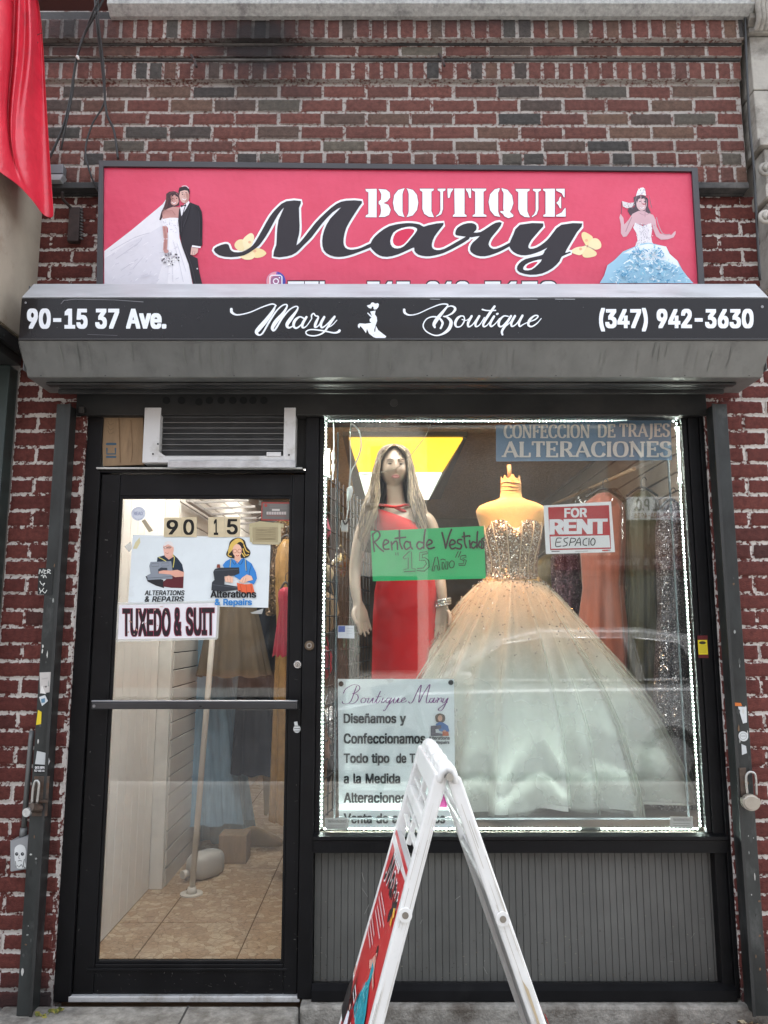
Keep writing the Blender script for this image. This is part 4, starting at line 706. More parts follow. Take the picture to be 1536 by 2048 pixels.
# tiles laid with grout; joint lines found from the photo (one joint runs back from u=262, cross joint at v=1842)
ja = G(262, 1925, FL); jb = G(357, 1770, FL); jc = G(300, 1845, FL); je = G(470, 1925, FL)
TS = je.x - ja.x
TD = G(300, 1787, FL).y - jc.y
bm = B(); box(bm, XIL-.1, XIR+.1, .11, YB+.1, -.2, FL-.003)
obj('floor', bm, M('grout', (.16,.10,.06), .9), kind='structure')
bm = B()
x = ja.x - TS*3
while x < XIR:
    y = jc.y - TD*2
    while y < YB:
        a0, a1, b0, b1 = max(x+.003, XIL), min(x+TS-.003, XIR), max(y+.003, .12), min(y+TD-.003, YB)
        if a1 > a0 and b1 > b0: box(bm, a0, a1, b0, b1, FL-.0025, FL, .0012, seg=1)
        y += TD
    x += TS
obj('floor_tiles', bm, tile_mat(), kind='structure')
CE = M('brown_ceiling', (.50,.30,.145), .9, var=.35, scale=45, bump=1.0, bscale=70, bdist=.01)
bm = B(); box(bm, XIL-.2, XIR+.2, .1, YB+.2, ZC, ZC+.1); obj('ceiling', bm, CE, kind='structure')
WP = M('white_panel_wall', (.80,.77,.72), .55, var=.06, scale=4, dirt=(.5,.45,.4), damt=.25)
yp = 1.30
bm = B()
y = .10; pw = .118
while y < yp-.01:
    y1 = min(y+pw, yp); box(bm, XIL-.1, XIL, y+.0015, y1-.0015, FL, ZC, .003, seg=1); y = y1
box(bm, XIL-.2, XIL-.004, .1, YB, FL, ZC)
obj('wall_left', bm, WP, kind='structure')
bm = B(); box(bm, XIL-.001, XIL+.075, yp+.001, yp+.05, FL, ZC, .004); obj('wall_trim', bm, M('white_trim', (.74,.72,.68), .5, dirt=(.45,.4,.35), damt=.25), kind='structure')
SW = M('slatwall_board', (.60,.565,.52), .5, var=.06)
SB = M('slat_gap', (.03,.028,.026), .8)
xs = -1.245
bm = B(); z = FL
while z < ZC:
    box(bm, xs-.012, xs, yp+.051, YB, z, min(z+.094, ZC), .002, seg=1); z += .101
box(bm, xs-.06, xs-.0121, yp+.051, YB, FL, ZC, mi=1)
obj('wall_slats', bm, [SW, SB], kind='structure')
bm = B(); z = .3
while z < ZC:
    box(bm, XIR, XIR+.012, .3, YB, z, min(z+.094, ZC), .002, seg=1); z += .101
box(bm, XIR+.0121, XIR+.1, .1, YB, FL, ZC, mi=1)
obj('wall_right', bm, [M('grey_slatwall', (.28,.24,.20), .6, var=.1), SB], kind='structure')
bm = B(); box(bm, XIL-.2, XIR+.2, YB, YB+.1, FL, ZC); obj('wall_back', bm, M('back_wall', (.17,.105,.06), .8, var=.3, scale=3), kind='structure')
# raised floor of the window display
ZD = Zv(1652, .14)
bm = B(); box(bm, -.30, XIR-.001, .095, 1.45, ZD-.06, ZD, .004); box(bm, -.30, XIR-.001, 1.42, 1.449, FL, ZD-.0601)
box(bm, -.3, -.27, .095, 1.419, FL, ZD-.0601)
obj('display_floor', bm, M('display_board', (.10,.085,.07), .6, var=.3), kind='structure')
# ================================================================== black aluminium shopfront (door, window, panel) : parts of the building
BL = M('black_aluminium', (.0055,.0055,.0062), .40, var=.3, scale=7, dirt=(.014,.014,.014), damt=.3, dscale=5, spec=.2, bump=.05, bscale=40)
BLs = M('black_steel_header', (.022,.022,.021), .6, var=.4, scale=5, spec=.3, dirt=(.036,.033,.03), damt=.4, bump=.15, bscale=50)
GREYM = M('worn_grey_edge', (.22,.22,.21), .5, var=.3, scale=12)
yF = .02                                     # front of the fixed frame
z_hb, z_ht = Zv(832, 0), Zv(770, 0)          # header
z_th = Zv(1992, yF)                          # underside of the door
z_leaf = Zv(948, .035)                       # top of the door leaf
z_trs = Zv(934, yF)                          # transom sill
xDL, xDR = -1.247, -.348                     # door leaf
xGL, xGR = -1.164, -.404                     # door glass
xWL, xWR = -.266, 1.328                      # window glass
z_wb, z_wt = Zv(1664, .06), Zv(838, .06)
z_sb = Zv(1706, .0)                          # underside of the window sill
# frame posts
fr = B()
box(fr, XJL, xDL-.002, yF, .14, -.0, z_hb, .003)                       # left jamb
box(fr, xDR+.002, xWL-.022, yF-.002, .14, .012, z_hb, .003)            # mullion between door and window
box(fr, xWR+.022, XJR-.02, yF, .14, zbase, z_hb, .003)                 # right jamb
box(fr, XJR-.0199, XJR-.002, yF-.012, .14, zbase+.01, z_hb-.0005, .002)
box(fr, xDL-.0018, xDR+.0018, yF, .14, z_leaf+.004, z_trs-.012, .003)  # door head
box(fr, xWL-.0218, xWR+.0218, yF, .14, z_wt+.02, z_hb, .003)           # window head
obj('shopfront_frame', fr, BL, hB)
bm = B()
box(bm, xDL-.015, xDR-.01, yF-.016, .05, z_trs-.0118, z_trs-.004, .0015)
obj('transom_sill', bm, M('bright_sill', (.55,.55,.52), .4, metal=.4, dirt=(.15,.14,.13), damt=.4, dscale=12), hB)
bm = B(); box(bm, xDL+.002, xDR-.002, .062, .07, z_trs, z_hb+.02); obj('transom_panel', bm, M('transom_dark', (.015,.014,.013), .7), hB)
# header with nine vent holes
bm = B(); box(bm, -1.36, 1.425, -.012, .2, z_hb+.0005, z_ht, .003)
hd = obj('header_beam', bm, BLs, hB)
for u in (333, 363, 398, 419, 442.5, 465.5, 487, 506, 528):
    p = P(u, 801 if u not in (398,) else 804, -.0125); r = 7.6/FPX*(DIST)/.97
    bm = B(); tube(bm, [p + Vector((0,-.002,0)), p + Vector((0,.006,0))], r, 16, mi=0, smooth=False); obj('vent_hole', bm, M('hole_black', (.002,.002,.002), .9), hd)
bm = B(); p = P(163, 821, -.03)
box(bm, p.x-.012, p.x+.012, -.035, -.0121, p.z-.012, p.z+.016, .003)
HH = M('header_hardware', (.05,.048,.045), .5, metal=.3); obj('lug', bm, HH, hd)
bm = B(); disc(bm, P(788, 806, -.012), .018, seg=14, depth=.004); obj('round_cap', bm, HH, hd)
bm = B(); box(bm, P(800, 830, -.02).x, 1.30, -.02, -.0121, Zv(832, -.02), Zv(828, -.02), .001)
obj('trim_strip', bm, HH, hd)

# ---- door
dr = obj('door', B(), BL, hB, loc=(0, 0, 0)); 
bm = B(); yd = .035
zg0, zg1 = Zv(1925, .05), Zv(993, .05)
box(bm, xDL, xGL, yd, yd+.045, z_th, z_leaf, .004); box(bm, xGR, xDR, yd, yd+.045, z_th, z_leaf, .004)
box(bm, xGL+.0001, xGR-.0001, yd+.001, yd+.044, z_th, zg0, .004); box(bm, xGL+.0001, xGR-.0001, yd+.001, yd+.044, zg1, z_leaf, .004)
zk = Zv(1936, yd); box(bm, xGL-.03, xGR+.02, yd-.006, yd+.0005, zk-.010, zk, .002)
for (a, b_, c, d) in ((xGL, xGL+.012, zg0, zg1), (xGR-.012, xGR, zg0, zg1)): box(bm, a, b_, yd+.004, yd+.02, c, d, .003)
for (c, d) in ((zg0, zg0+.012), (zg1-.012, zg1)): box(bm, xGL+.0122, xGR-.0122, yd+.004, yd+.02, c, d, .003)
obj('leaf_frame', bm, BL, dr)
GLZ = glass_mat('clear_glass', (.95,.965,.96), .055)
bm = B(); box(bm, xGL+.002, xGR-.002, yd+.022, yd+.028, zg0+.002, zg1-.002)
obj('glass_pane', bm, GLZ, dr)
bm = B(); a = P(187, 1406, -.01); b_ = P(596, 1405, -.01); zz = (Zv(1399, -.02)+Zv(1420, -.02))/2
bar = M('push_bar_metal', (.05,.05,.052), .3, metal=.6, var=.2, coat=.2)
box(bm, a.x, b_.x, -.034, -.012, zz-.017, zz+.012, .004); box(bm, a.x, b_.x, -.038, -.014, zz+.0125, zz+.019, .002, mi=1)
for x in (a.x+.03, b_.x-.03): box(bm, x-.012, x+.012, -.013, yd, zz-.012, zz+.010, .002)
disc(bm, (a.x+.012, -.034, zz-.004), .006, depth=.002, mi=1)
obj('push_bar', bm, [bar, M('bar_edge', (.30,.30,.31), .3, metal=.8)], dr)
def cylinder_lock(u, v, y, r, m, parent, name='lock_cylinder'):
    bm = B(); p = P(u, v, y)
    tube(bm, [p, p+Vector((0,-.006,0)), p+Vector((0,-.010,0))], [r, r, r*.86], 24, mi=0)
    tube(bm, [p+Vector((0,-.0098,0)), p+Vector((0,-.0135,0))], r*.55, 20, mi=1)
    tube(bm, [p+Vector((0,-.0133,0)), p+Vector((0,-.0145,0))], r*.30, 16, mi=0)
    box(bm, p.x-.0012, p.x+.0012, p.y-.0155, p.y-.0143, p.z-.006, p.z+.004, mi=2)
    obj(name, bm, [m, M('lock_core', (.35,.33,.30), .35, metal=.8), M('hole_black', (.002,.002,.002), .9)], parent, smooth=False)
cylinder_lock(619, 1291, yF-.002, .021, M('tarnished_brass', (.16,.12,.085), .4, metal=.8), dr)
cylinder_lock(595.5, 1329, yd, .0175, M('bright_chrome', (.75,.75,.74), .2, metal=.9), dr)
bm = B(); box(bm, xDL-.01, xDR+.012, .019, .14, .0, Zv(1993, .019), .003)
obj('threshold', bm, M('aluminium_threshold', (.62,.63,.63), .4, metal=.5, dirt=(.3,.27,.23), damt=.4, dscale=10), dr)

bm_ = Art(lambda u, v: P(u, v, yd-.0006)); rr = random.Random(91)
for k in range(90):                       # scuffs and scratches on the door metal
    if k < 45: u, v = rr.uniform(165,590), rr.uniform(1940,1988)
    elif k < 70: u, v = rr.uniform(168,196), rr.uniform(1000,1930)
    else: u, v = rr.uniform(588,600), rr.uniform(1350,1930)
    if k < 70 and k >= 45: u -= (v-1400)*.058-12
    a = rr.uniform(-.5,.5) if rr.random() < .6 else rr.uniform(1,2); L_ = rr.expovariate(1/5)+1
    bm_.stroke([(u,v),(u+L_*math.cos(a)*.6,v+L_*math.sin(a)*.4)], rr.uniform(.4,1.1), rr.choice(['#3a3a38','#55544f','#6d6b66','#2c2c2b']), smooth=False)
bm_.done('scuffs', dr)['kind'] = 'stuff'
# ---- shop window
wn_ = obj('shop_window', B(), BL, hB)
bm = B(); box(bm, xWL-.012, xWR+.012, .055, .061, z_wb-.012, z_wt+.012); obj('glass_pane', bm, glass_mat('window_glass', (.94,.96,.955), .048), wn_)
bm = B()
for (x0, x1, z0, z1) in ((xWL-.022, xWL, z_wb-.02, z_wt+.02), (xWR, xWR+.022, z_wb-.02, z_wt+.02)):
    box(bm, x0, x1, .03, .0548, z0, z1, .003)
box(bm, xWL+.0002, xWR-.0002, .03, .0548, z_wt, z_wt+.0198, .003); box(bm, xWL+.0002, xWR-.0002, .03, .0548, z_wb-.0198, z_wb, .003)
obj('frame', bm, BL, wn_)
bm = B(); zsill = Zv(1669, 0)
prism_x(bm, [(.0, z_sb), (-.004, zsill-.022), (-.012, zsill-.018), (-.012, zsill-.006), (.0295, zsill+.001), (.0295, z_wb-.021), (.14, z_wb-.021), (.14, z_sb)], xWL-.0215, XJR-.021)
obj('sill', bm, BL, wn_)
# inner sheet of clear acrylic with grey edges
ysh = .105
bm = B(); xe0, xe1 = P(671, 1400, ysh).x, P(1364, 1400, ysh).x; zs0, zs1 = Zv(1637, ysh), z_wt-.02
box(bm, xe0, xe1, ysh, ysh+.004, zs0, zs1)
ish = obj('inner_sheet', bm, glass_mat('clear_acrylic', (.96,.97,.965), .014, dust=.012), wn_)
bm = B(); GE = M('acrylic_edge', (.075,.085,.09), .6, var=.1, spec=.2)
box(bm, xe0-.004, xe0+.004, ysh-.002, ysh+.006, zs0, zs1-.03, .001); box(bm, xe1-.004, xe1+.004, ysh-.002, ysh+.006, zs0, zs1-.03, .001); box(bm, xe0+.0042, xe1-.0042, ysh-.002, ysh+.006, zs0-.004, zs0+.004, .001)
obj('edge', bm, GE, ish)
# ---- ribbed panel below the window
def rib_mat():
    m, n, l, b = nt('grey_ribbed_panel'); tc = n.new('ShaderNodeTexCoord')
    nz = n.new('ShaderNodeTexNoise'); nz.inputs['Scale'].default_value = 5; nz.inputs['Detail'].default_value = 6; l.new(tc.outputs['Object'], nz.inputs[0])
    cr = n.new('ShaderNodeValToRGB'); e = cr.color_ramp.elements; e[0].position = .3; e[0].color = (.072,.072,.066,1); e[1].position = .7; e[1].color = (.105,.105,.096,1); l.new(nz.outputs[0], cr.inputs[0])
    l.new(cr.outputs[0], b.inputs['Base Color']); b.inputs['Roughness'].default_value = .55
    n2 = n.new('ShaderNodeTexNoise'); n2.inputs['Scale'].default_value = 240; l.new(tc.outputs['Object'], n2.inputs[0])
    bp = n.new('ShaderNodeBump'); bp.inputs['Strength'].default_value = .35; bp.inputs['Distance'].default_value = .002; l.new(n2.outputs[0], bp.inputs['Height']); l.new(bp.outputs[0], b.inputs['Normal'])
    return m
xp0, xp1 = xWL-.020, P(1436, 1830, .07).x; zp0, zp1 = Zv(1962, .07), z_sb
bm = B(); x = xp0; NR = 60
ribw = (xp1-xp0)/NR
for i in range(NR):
    a = xp0 + i*ribw; box(bm, a+.0006, a+ribw-.0010+rnd.uniform(-.0005,.0003), .066, .0745, zp0, zp1-.0002, .0008, seg=1)
box(bm, xp0, xp1, .0718, .09, zp0, zp1-.0002, mi=1)
obj('ribbed_panel', bm, [rib_mat(), M('rib_groove', (.03,.03,.028), .8)], hB)
bm = B()
prism_x(bm, [(.0, zbase+.001), (-.006, zbase+.004), (-.006, Zv(1982, -.006)), (.025, Zv(1966, .025)), (.064, Zv(1963, .064)), (.1, Zv(1963, .064)), (.1, zbase+.001)], xWL-.0215, XJR-.021)
box(bm, xp1+.0005, xWR+.0225, .03, .1, zp0+.002, z_sb-.0005, .002)
obj('bottom_rail', bm, BL, hB)

# ================================================================== roller shutter : housing, fascia, guide rails
sh = thing('roller_shutter', 'grey roller shutter housing with black lettered fascia spanning the shopfront', 'roller shutter', (0, -.05, Zv(785, -.06)))
SHM = M('shutter_grey', (.165,.168,.160), .40, var=.14, scale=11, dirt=(.105,.105,.10), damt=.36, dscale=8, bump=.06, bscale=30, stretch=(1,1,.16), metal=.25)
xh0 = P(40, 640, -.36).x; xh1 = 1.552
zA, zB_, zC_, zD_ = Zv(570, -.265), Zv(597, -.36), Zv(682, -.36), Zv(755, -.263)
hous = [(-.05, zA), (-.265, zA), (-.36, zB_), (-.36, zC_), (-.263, zD_), (-.05, zD_)]
bm = B(); prism_x(bm, hous, xh0, xh1); bmesh.ops.bevel(bm, geom=[e for e in bm.edges], offset=.004, segments=2, affect='EDGES', profile=.5)
obj('housing', bm, SHM, sh)
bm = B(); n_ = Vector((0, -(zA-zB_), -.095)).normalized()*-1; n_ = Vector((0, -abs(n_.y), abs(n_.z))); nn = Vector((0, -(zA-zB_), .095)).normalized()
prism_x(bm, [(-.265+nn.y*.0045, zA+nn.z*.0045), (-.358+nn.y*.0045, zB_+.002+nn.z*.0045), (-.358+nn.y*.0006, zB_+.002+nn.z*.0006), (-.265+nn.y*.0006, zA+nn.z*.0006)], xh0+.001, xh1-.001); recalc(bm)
obj('sky_lit_slope', bm, M('sky_lit_grey', (.46,.48,.50), .42, metal=.35, var=.16, scale=14, stretch=(.25,1,1), dirt=(.27,.28,.28), damt=.3, dscale=6), sh)  # added paler plate: sky light on the upper slope put into its colour
bm = B()
box(bm, xh0-.004, xh0-.0005, -.30, -.05, zD_+.02, zA-.02, .001); obj('end_plate', bm, M('end_plate_grey', (.10,.10,.10), .6), sh); bm = B(); box(bm, xh1+.0005, xh1+.004, -.30, -.05, zD_+.02, zA-.02, .001)
obj('end_plate', bm, M('end_plate_grey', (.10,.10,.10), .6), sh)
# curtain bottom bar tucked under the housing
bm = B(); zq = zD_-.002
box(bm, -1.38, 1.45, -.150, -.130, zq-.006, zq, .002); box(bm, -1.40, 1.46, -.112, -.098, Zv(787, -.11), zq+.0, .002); box(bm, -1.41, 1.47, -.21, -.17, zq-.010, zq-.0005, .003)
obj('bottom_bar', bm, M('dark_slat_metal', (.07,.07,.068), .45, metal=.4, dirt=(.03,.03,.03), damt=.5), sh)
A = Art(lambda u, t: Vector((xh0+(xh1-xh0)*u, -.36+.097*t, zC_+(zD_-zC_)*t)), nrm=(0, -(zC_-zD_), -.097), base=.0004); A.n.normalize(); rr = random.Random(61)
for k in range(46):                       # drip streaks, scratches and rivets on the sloping underside
    u, t, L_ = rr.random(), rr.uniform(.01,.3), rr.uniform(.3,.65); A.stroke([(u,t),(u+rr.uniform(-.0012,.0012),t+L_*.5),(u+rr.uniform(-.002,.002),t+L_)], rr.uniform(.0005,.0016), rr.choice(['#6b6d69','#70726d','#757771']))
for k in range(0): u, t = rr.random(), rr.uniform(.1,.9); A.stroke([(u,t),(u+rr.uniform(.004,.02),t+rr.uniform(-.1,.1))], .012, rr.choice(['#8b8d88','#3c3d3b']), smooth=False)
for k in range(12): A.ell(.02+k*.0873, .93, .0011, .014, '#3e3f3d', 10)
A.done('streaks', sh)['kind'] = 'stuff'
A = Art(lambda u, v: P(u, v, .0655), base=.0003)
for k in range(240):                      # splashes from the pavement and scratches on the ribs
    u, v = rr.uniform(630,1425), 1962-rr.expovariate(1/55)
    if v < 1715: continue
    A.ell(u, v, rr.uniform(.5,2.2), rr.uniform(.4,1.8), rr.choice(['#4a463f','#5b554b','#6d675b','#3a3733','#7c776c']), 6)
for k in range(26): u, v = rr.uniform(635,1420), rr.uniform(1725,1950); A.stroke([(u,v),(u+rr.uniform(-14,14),v+rr.uniform(-8,20))], rr.uniform(.5,1.2), rr.choice(['#7b7b76','#4f4f4b','#8b8a85']), smooth=False)
A.done('splashes', hB)['kind'] = 'stuff'
# fascia panel
yf = -.366
bm = B(); box(bm, xh0+.003, xh1-.003, yf, -.3605, zC_+.010, zB_-.002, .0015)
FAS = M('black_fascia_vinyl', (.009,.0075,.009), .28, var=.1, scale=2, spec=.26, coat=.08, bump=.05, bscale=3, bdist=.02)
fa = obj('fascia_panel', bm, FAS, sh)
bm = B(); box(bm, xh0+.003, xh1-.003, yf-.003, -.3605, zC_+.0005, zC_+.0095, .001)
obj('drip_edge', bm, M('dark_trim', (.018,.017,.018), .4), sh)
fn = lambda u, v: P(u, v, yf-.0004)
WH = '#e9edf2'
A = Art(fn)
A.text('90-15 37 Ave.', 54, 617, 333, 658, WH, bold=.040); A.done('address_lettering', fa)
A = Art(fn); A.text('(347) 942-3630', 1198, 616, 1507, 663, WH, bold=.040); A.done('phone_lettering', fa)
Zm = zoomed(440, 590, 4.267)
A = Art(fn)
for s in ([(97,122,24),(103,150,22),(150,170,12),(250,150,10),(350,108,10),(430,80,12),(462,80,12),(478,92,12)],
          [(476,88,10),(450,140,24),(395,215,34),(335,285,38),(312,318,30),(332,342,14),(365,325,14),(420,230,16),(480,140,13),(530,92,11),(565,82,11),(572,100,14),(540,155,24),(480,225,34),(448,280,28),(458,305,16),(482,280,16),(530,200,15),(590,130,12),(640,100,11),(665,105,11),(652,140,18),(600,210,32),(572,255,28),(588,281,16),(630,262,10)],
          [(715,200,12),(680,188,14),(640,220,24),(628,262,22),(650,284,16),(690,258,12),(738,195,14)],
          [(738,190,20),(706,245,24),(707,280,16),(740,265,9),(785,200,9)],
          [(783,205,9),(782,175,13),(800,160,13),(815,178,12),(840,190,14),(818,240,24),(812,276,17),(842,262,10),(885,195,10)],
          [(890,190,20),(862,245,24),(870,280,16),(910,255,11),(968,195,14)],
          [(978,188,20),(930,260,20),(880,325,14),(810,350,11),(748,342,11),(735,315,11),(780,297,11),(880,307,13),(970,325,13),(1008,318,20),(1020,306,22)],
          [(905,285,9),(955,262,9),(1000,215,7)]):
    A.stroke(Zm(s), 1, WH, n=6)
A.done('script_lettering', fa)
Zb = zoomed(790, 590, 4.8)
A = Art(fn)
for s in ([(88,142,24),(95,172,22),(140,193,13),(220,180,10),(330,130,10),(430,92,12),(490,88,14),(506,102,14),(470,150,24),(405,230,36),(375,280,32),(382,310,20)],
          [(430,182,8),(500,118,10),(550,108,14),(578,135,24),(550,175,18),(500,200,10),(460,206,8)],
          [(460,206,8),(505,218,20),(538,262,32),(515,330,32),(450,378,18),(380,388,12),(300,350,12),(270,295,12),(300,235,11),(360,210,13),(420,222,18),(455,262,22),(450,295,20),(438,320,20)],
          [(630,203,14),(600,225,24),(578,270,26),(590,306,16),(632,300,12),(665,250,14),(660,208,12),(630,203,12)], [(640,235,10),(685,245,9),(735,208,9)],
          [(735,205,22),(702,268,24),(706,306,16),(745,285,11),(805,205,15)], [(808,205,22),(775,265,24),(776,305,16),(812,288,10),(860,215,10)],
          [(955,112,22),(900,190,26),(850,272,24),(852,305,16),(888,288,10),(945,210,10)], [(838,142,16),(885,152,12),(965,150,13)],
          [(950,208,22),(915,270,24),(922,305,16),(962,278,10),(1005,225,10)], [(978,186,20),(986,182,18)],
          [(1085,208,12),(1042,206,14),(1000,250,24),(997,298,20),(1027,303,14),(1070,258,12),(1108,208,12)], [(1112,205,22),(1062,288,24),(1026,350,22),(1030,384,18)], [(1045,318,9),(1105,265,9),(1150,208,9)],
          [(1150,205,22),(1116,268,24),(1122,305,16),(1165,280,11),(1218,205,15)], [(1222,202,22),(1190,265,24),(1196,305,16),(1232,285,10),(1275,265,9)],
          [(1275,265,9),(1342,240,13),(1372,208,13),(1340,202,14),(1292,242,24),(1278,290,22),(1310,307,15),(1360,277,11),(1404,227,7)]):
    A.stroke(Zb(s), 1, WH, n=6)
A.done('script_lettering', fa)
A = Art(fn)
A.poly(Zm([(1252,92),(1284,80),(1290,68),(1305,63),(1325,74),(1348,70),(1357,82),(1350,106),(1335,122),(1318,125),(1309,116),(1311,102),(1300,98),(1290,116),(1272,112)]), WH)
A.poly(Zm([(1282,142),(1302,138),(1328,133),(1322,165),(1338,190),(1341,222),(1328,258),(1316,298),(1318,315),(1325,312),(1330,262),(1350,300),(1420,354),(1402,376),(1362,377),(1310,360),(1272,330),(1254,290),(1246,326),(1222,292),(1200,266),(1194,272),(1188,286),(1176,272),(1178,252),(1192,242),(1240,246),(1292,238),(1277,225),(1278,205),(1292,194),(1284,186),(1256,156),(1262,149),(1296,182)]), WH)
A.done('lady_emblem', fa)
A = Art(fn)      # scratches in the vinyl
A.stroke([(122,608,1.2),(128,601,1.6),(150,598.5,1.4),(230,600,1),(287,604,1.5)], 1, '#77767a', smooth=False); A.stroke([(175,669),(235,671)], .9, '#5c5a5e', smooth=False)
for u0, u1 in ((1040,1075),(1128,1150),(1110,1127),(860,880)): A.stroke([(u0,598.4),(u1,598.6)], 1.0, '#b9bcc0', smooth=False)
rr = random.Random(44)
for k in range(60):
    u = rr.uniform(60,1500); v = rr.uniform(603,676); A.ell(u, v, rr.uniform(.4,1.3), rr.uniform(.4,.9), rr.choice(['#4a474a','#5d5b5e','#0f0d0f']), 6)
disc_ = [(52,606,2.2),(1524,614,3)]
for a, c, d in disc_: A.ell(a, c, d, d, '#8a8a8c', 10)
A.done('scratches', fa)['kind'] = 'stuff'
# guide rails
RL = M('weathered_rail', (.024,.027,.026), .45, metal=.2, var=.5, scale=9, dirt=(.11,.115,.11), damt=.34, dscale=5, bump=.2, bscale=35, stretch=(1,1,.5))
RD = M('rail_rust', (.07,.045,.03), .8, var=.4, scale=20)
zr1 = zD_-.06
for x0, x1 in ((-1.411, -1.360), (1.424, 1.478)):
    bm = B()
    inn = x1 if x0 < 0 else x0; s = -1 if x0 < 0 else 1
    box(bm, x0, x1, -.09, -.084, .0, zr1, .0015)
    box(bm, x0, x0+.005, -.0838, -.002, .0, zr1); box(bm, x1-.005, x1, -.0838, -.002, .0, zr1)
    box(bm, x0+.0052, x1-.0052, -.012, -.002, .0, zr1, mi=1)
    xi = inn - (0 if x0 < 0 else .012); box(bm, xi, xi+.012, -.097, -.0905, .0, zr1-.0, .001, mi=1)
    g = obj('guide_rail', bm, [RL, M('rail_dark', (.02,.021,.02), .55, var=.3, scale=8)], sh)
    A = Art(lambda u, v, X0=x0, X1=x1: Vector((X0+(X1-X0)*u, -.0915, v)))
    rr = random.Random(3 if x0 < 0 else 5)
    for k in range(26):                     # paint chips, glue remains
        u = rr.uniform(.15,.85); z = rr.uniform(.15, 1.75); w = rr.uniform(.04,.13); h = rr.uniform(.003,.016)
        A.poly([(u+w*math.cos(t)*rr.uniform(.5,1), z+h*math.sin(t)*rr.uniform(.5,1.2)) for t in [2*math.pi*i/9 for i in range(9)]], rr.choice(['#4a4c4a','#8f928e','#6b5440','#2c2d2c','#b9b9b4']))
    A.done('paint_chips', g)['kind'] = 'stuff'
# ================================================================== the big red sign above
ys = -.125
sg = thing('shop_sign', 'wide red lightbox sign with black script, bridal couple and gowned girl above the shutter', 'shop sign', (0, -.06, Zv(650, ys)))
c4 = [P(*q, ys) for q in ((200,324),(1393,338),(1409,600),(194,600))]
bm = B()
prism_y(bm, [(c.x, c.z) for c in (c4[0], c4[1], c4[2], c4[3])], ys+.006, -.014)
obj('box', bm, M('sign_box', (.03,.028,.03), .5), sg)
i4 = [P(*q, ys) for q in ((208.5,335.5),(1382,345.5),(1397,600),(207,600))]
bm = B()
def fr_strip(a, b_, c, d):
    prism_y(bm, [(q.x, q.z) for q in (a, b_, c, d)], ys-.012, ys+.0055)
fr_strip(c4[0], c4[1], i4[1], i4[0]); fr_strip(c4[0]-Vector((0,0,.0)), i4[0], i4[3], c4[3]); fr_strip(i4[1], c4[1], c4[2], i4[2])
recalc(bm)
obj('frame', bm, M('sign_frame', (.035,.033,.036), .4, var=.2), sg)
def vinyl():
    m, n, l, b = nt('red_sign_vinyl'); tc = n.new('ShaderNodeTexCoord')
    wv = n.new('ShaderNodeTexWave'); wv.inputs['Scale'].default_value = 62; wv.inputs['Distortion'].default_value = .4; wv.inputs['Detail'].default_value = 2; l.new(tc.outputs['Object'], wv.inputs[0])
    nz = n.new('ShaderNodeTexNoise'); nz.inputs['Scale'].default_value = 4; nz.inputs['Detail'].default_value = 5; l.new(tc.outputs['Object'], nz.inputs[0])
    cr = n.new('ShaderNodeValToRGB'); e = cr.color_ramp.elements; e[0].position = .3; e[0].color = (.64,.038,.096,1); e[1].position = .7; e[1].color = (.70,.052,.122,1); l.new(nz.outputs[0], cr.inputs[0])
    l.new(cr.outputs[0], b.inputs['Base Color']); b.inputs['Roughness'].default_value = .38
    ad = n.new('ShaderNodeMath'); ad.operation = 'MULTIPLY_ADD'; ad.inputs[1].default_value = .35; l.new(wv.outputs[1], ad.inputs[0]); 
    mm = n.new('ShaderNodeMath'); mm.operation = 'MULTIPLY'; mm.inputs[1].default_value = 9; l.new(nz.outputs[0], mm.inputs[0]); l.new(mm.outputs[0], ad.inputs[2])
    bp = n.new('ShaderNodeBump'); bp.inputs['Strength'].default_value = .6; bp.inputs['Distance'].default_value = .003; l.new(ad.outputs[0], bp.inputs['Height']); l.new(bp.outputs[0], b.inputs['Normal'])
    return m
bm = B(); 
prism_y(bm, [(q.x, q.z) for q in i4], ys, ys+.0058); recalc(bm)
face = obj('face', bm, vinyl(), sg)
RED = '#d8345c'
fs = lambda u, v: P(u, v, ys-.0004)
Z2, Z3 = zoomed(410, 360, 3.84), zoomed(800, 360, 3.84)
Mp = Z2([(68,540),(95,512),(155,492),(182,500),(195,535),(225,555),(290,553),(345,522),(385,480),(440,385),(500,280),(560,210),(625,165),(737,163),(722,215),(727,350),(722,420),(703,503),(760,445),(850,330),(930,250),(1010,185),(1085,160),(1205,163),(1185,205),(1130,290),(1085,370),(1065,450),(1068,505),(1095,532),(1140,536),(1200,522),(1280,485),(1300,505),(1265,522),(1180,555),(1100,582),(1030,592),(960,580),(912,540),(900,470),(915,390),(960,300),(1046,212),(980,250),(900,335),(820,440),(760,500),(700,560),(630,588),(525,588),(548,500),(553,410),(565,310),(608,213),(560,270),(510,360),(470,430),(420,500),(370,540),(300,580),(200,594),(110,580)])
ap = Z3([(-212,460),(-160,405),(-80,355),(20,335),(90,333),(150,343),(182,360),(220,348),(335,330),(310,375),(265,435),(245,490),(250,525),(285,540),(340,530),(430,480),(475,455),(530,425),(530,455),(440,510),(340,560),(260,582),(200,588),(140,575),(110,545),(108,520),(60,540),(-20,575),(-100,592),(-160,580),(-205,545),(-228,510)])
ah = Z3([(130,390),(120,368),(75,360),(10,372),(-50,405),(-75,470),(-60,515),(-20,528),(30,510),(85,450)])
rp = Z3([(425,405),(440,370),(490,340),(550,332),(585,350),(585,385),(565,405),(620,400),(680,362),(735,330),(782,330),(750,385),(700,445),(680,495),(700,525),(740,530),(800,505),(860,475),(865,495),(790,540),(720,570),(650,588),(590,582),(545,555),(538,520),(560,480),(612,432),(550,442),(470,432),(430,425)])
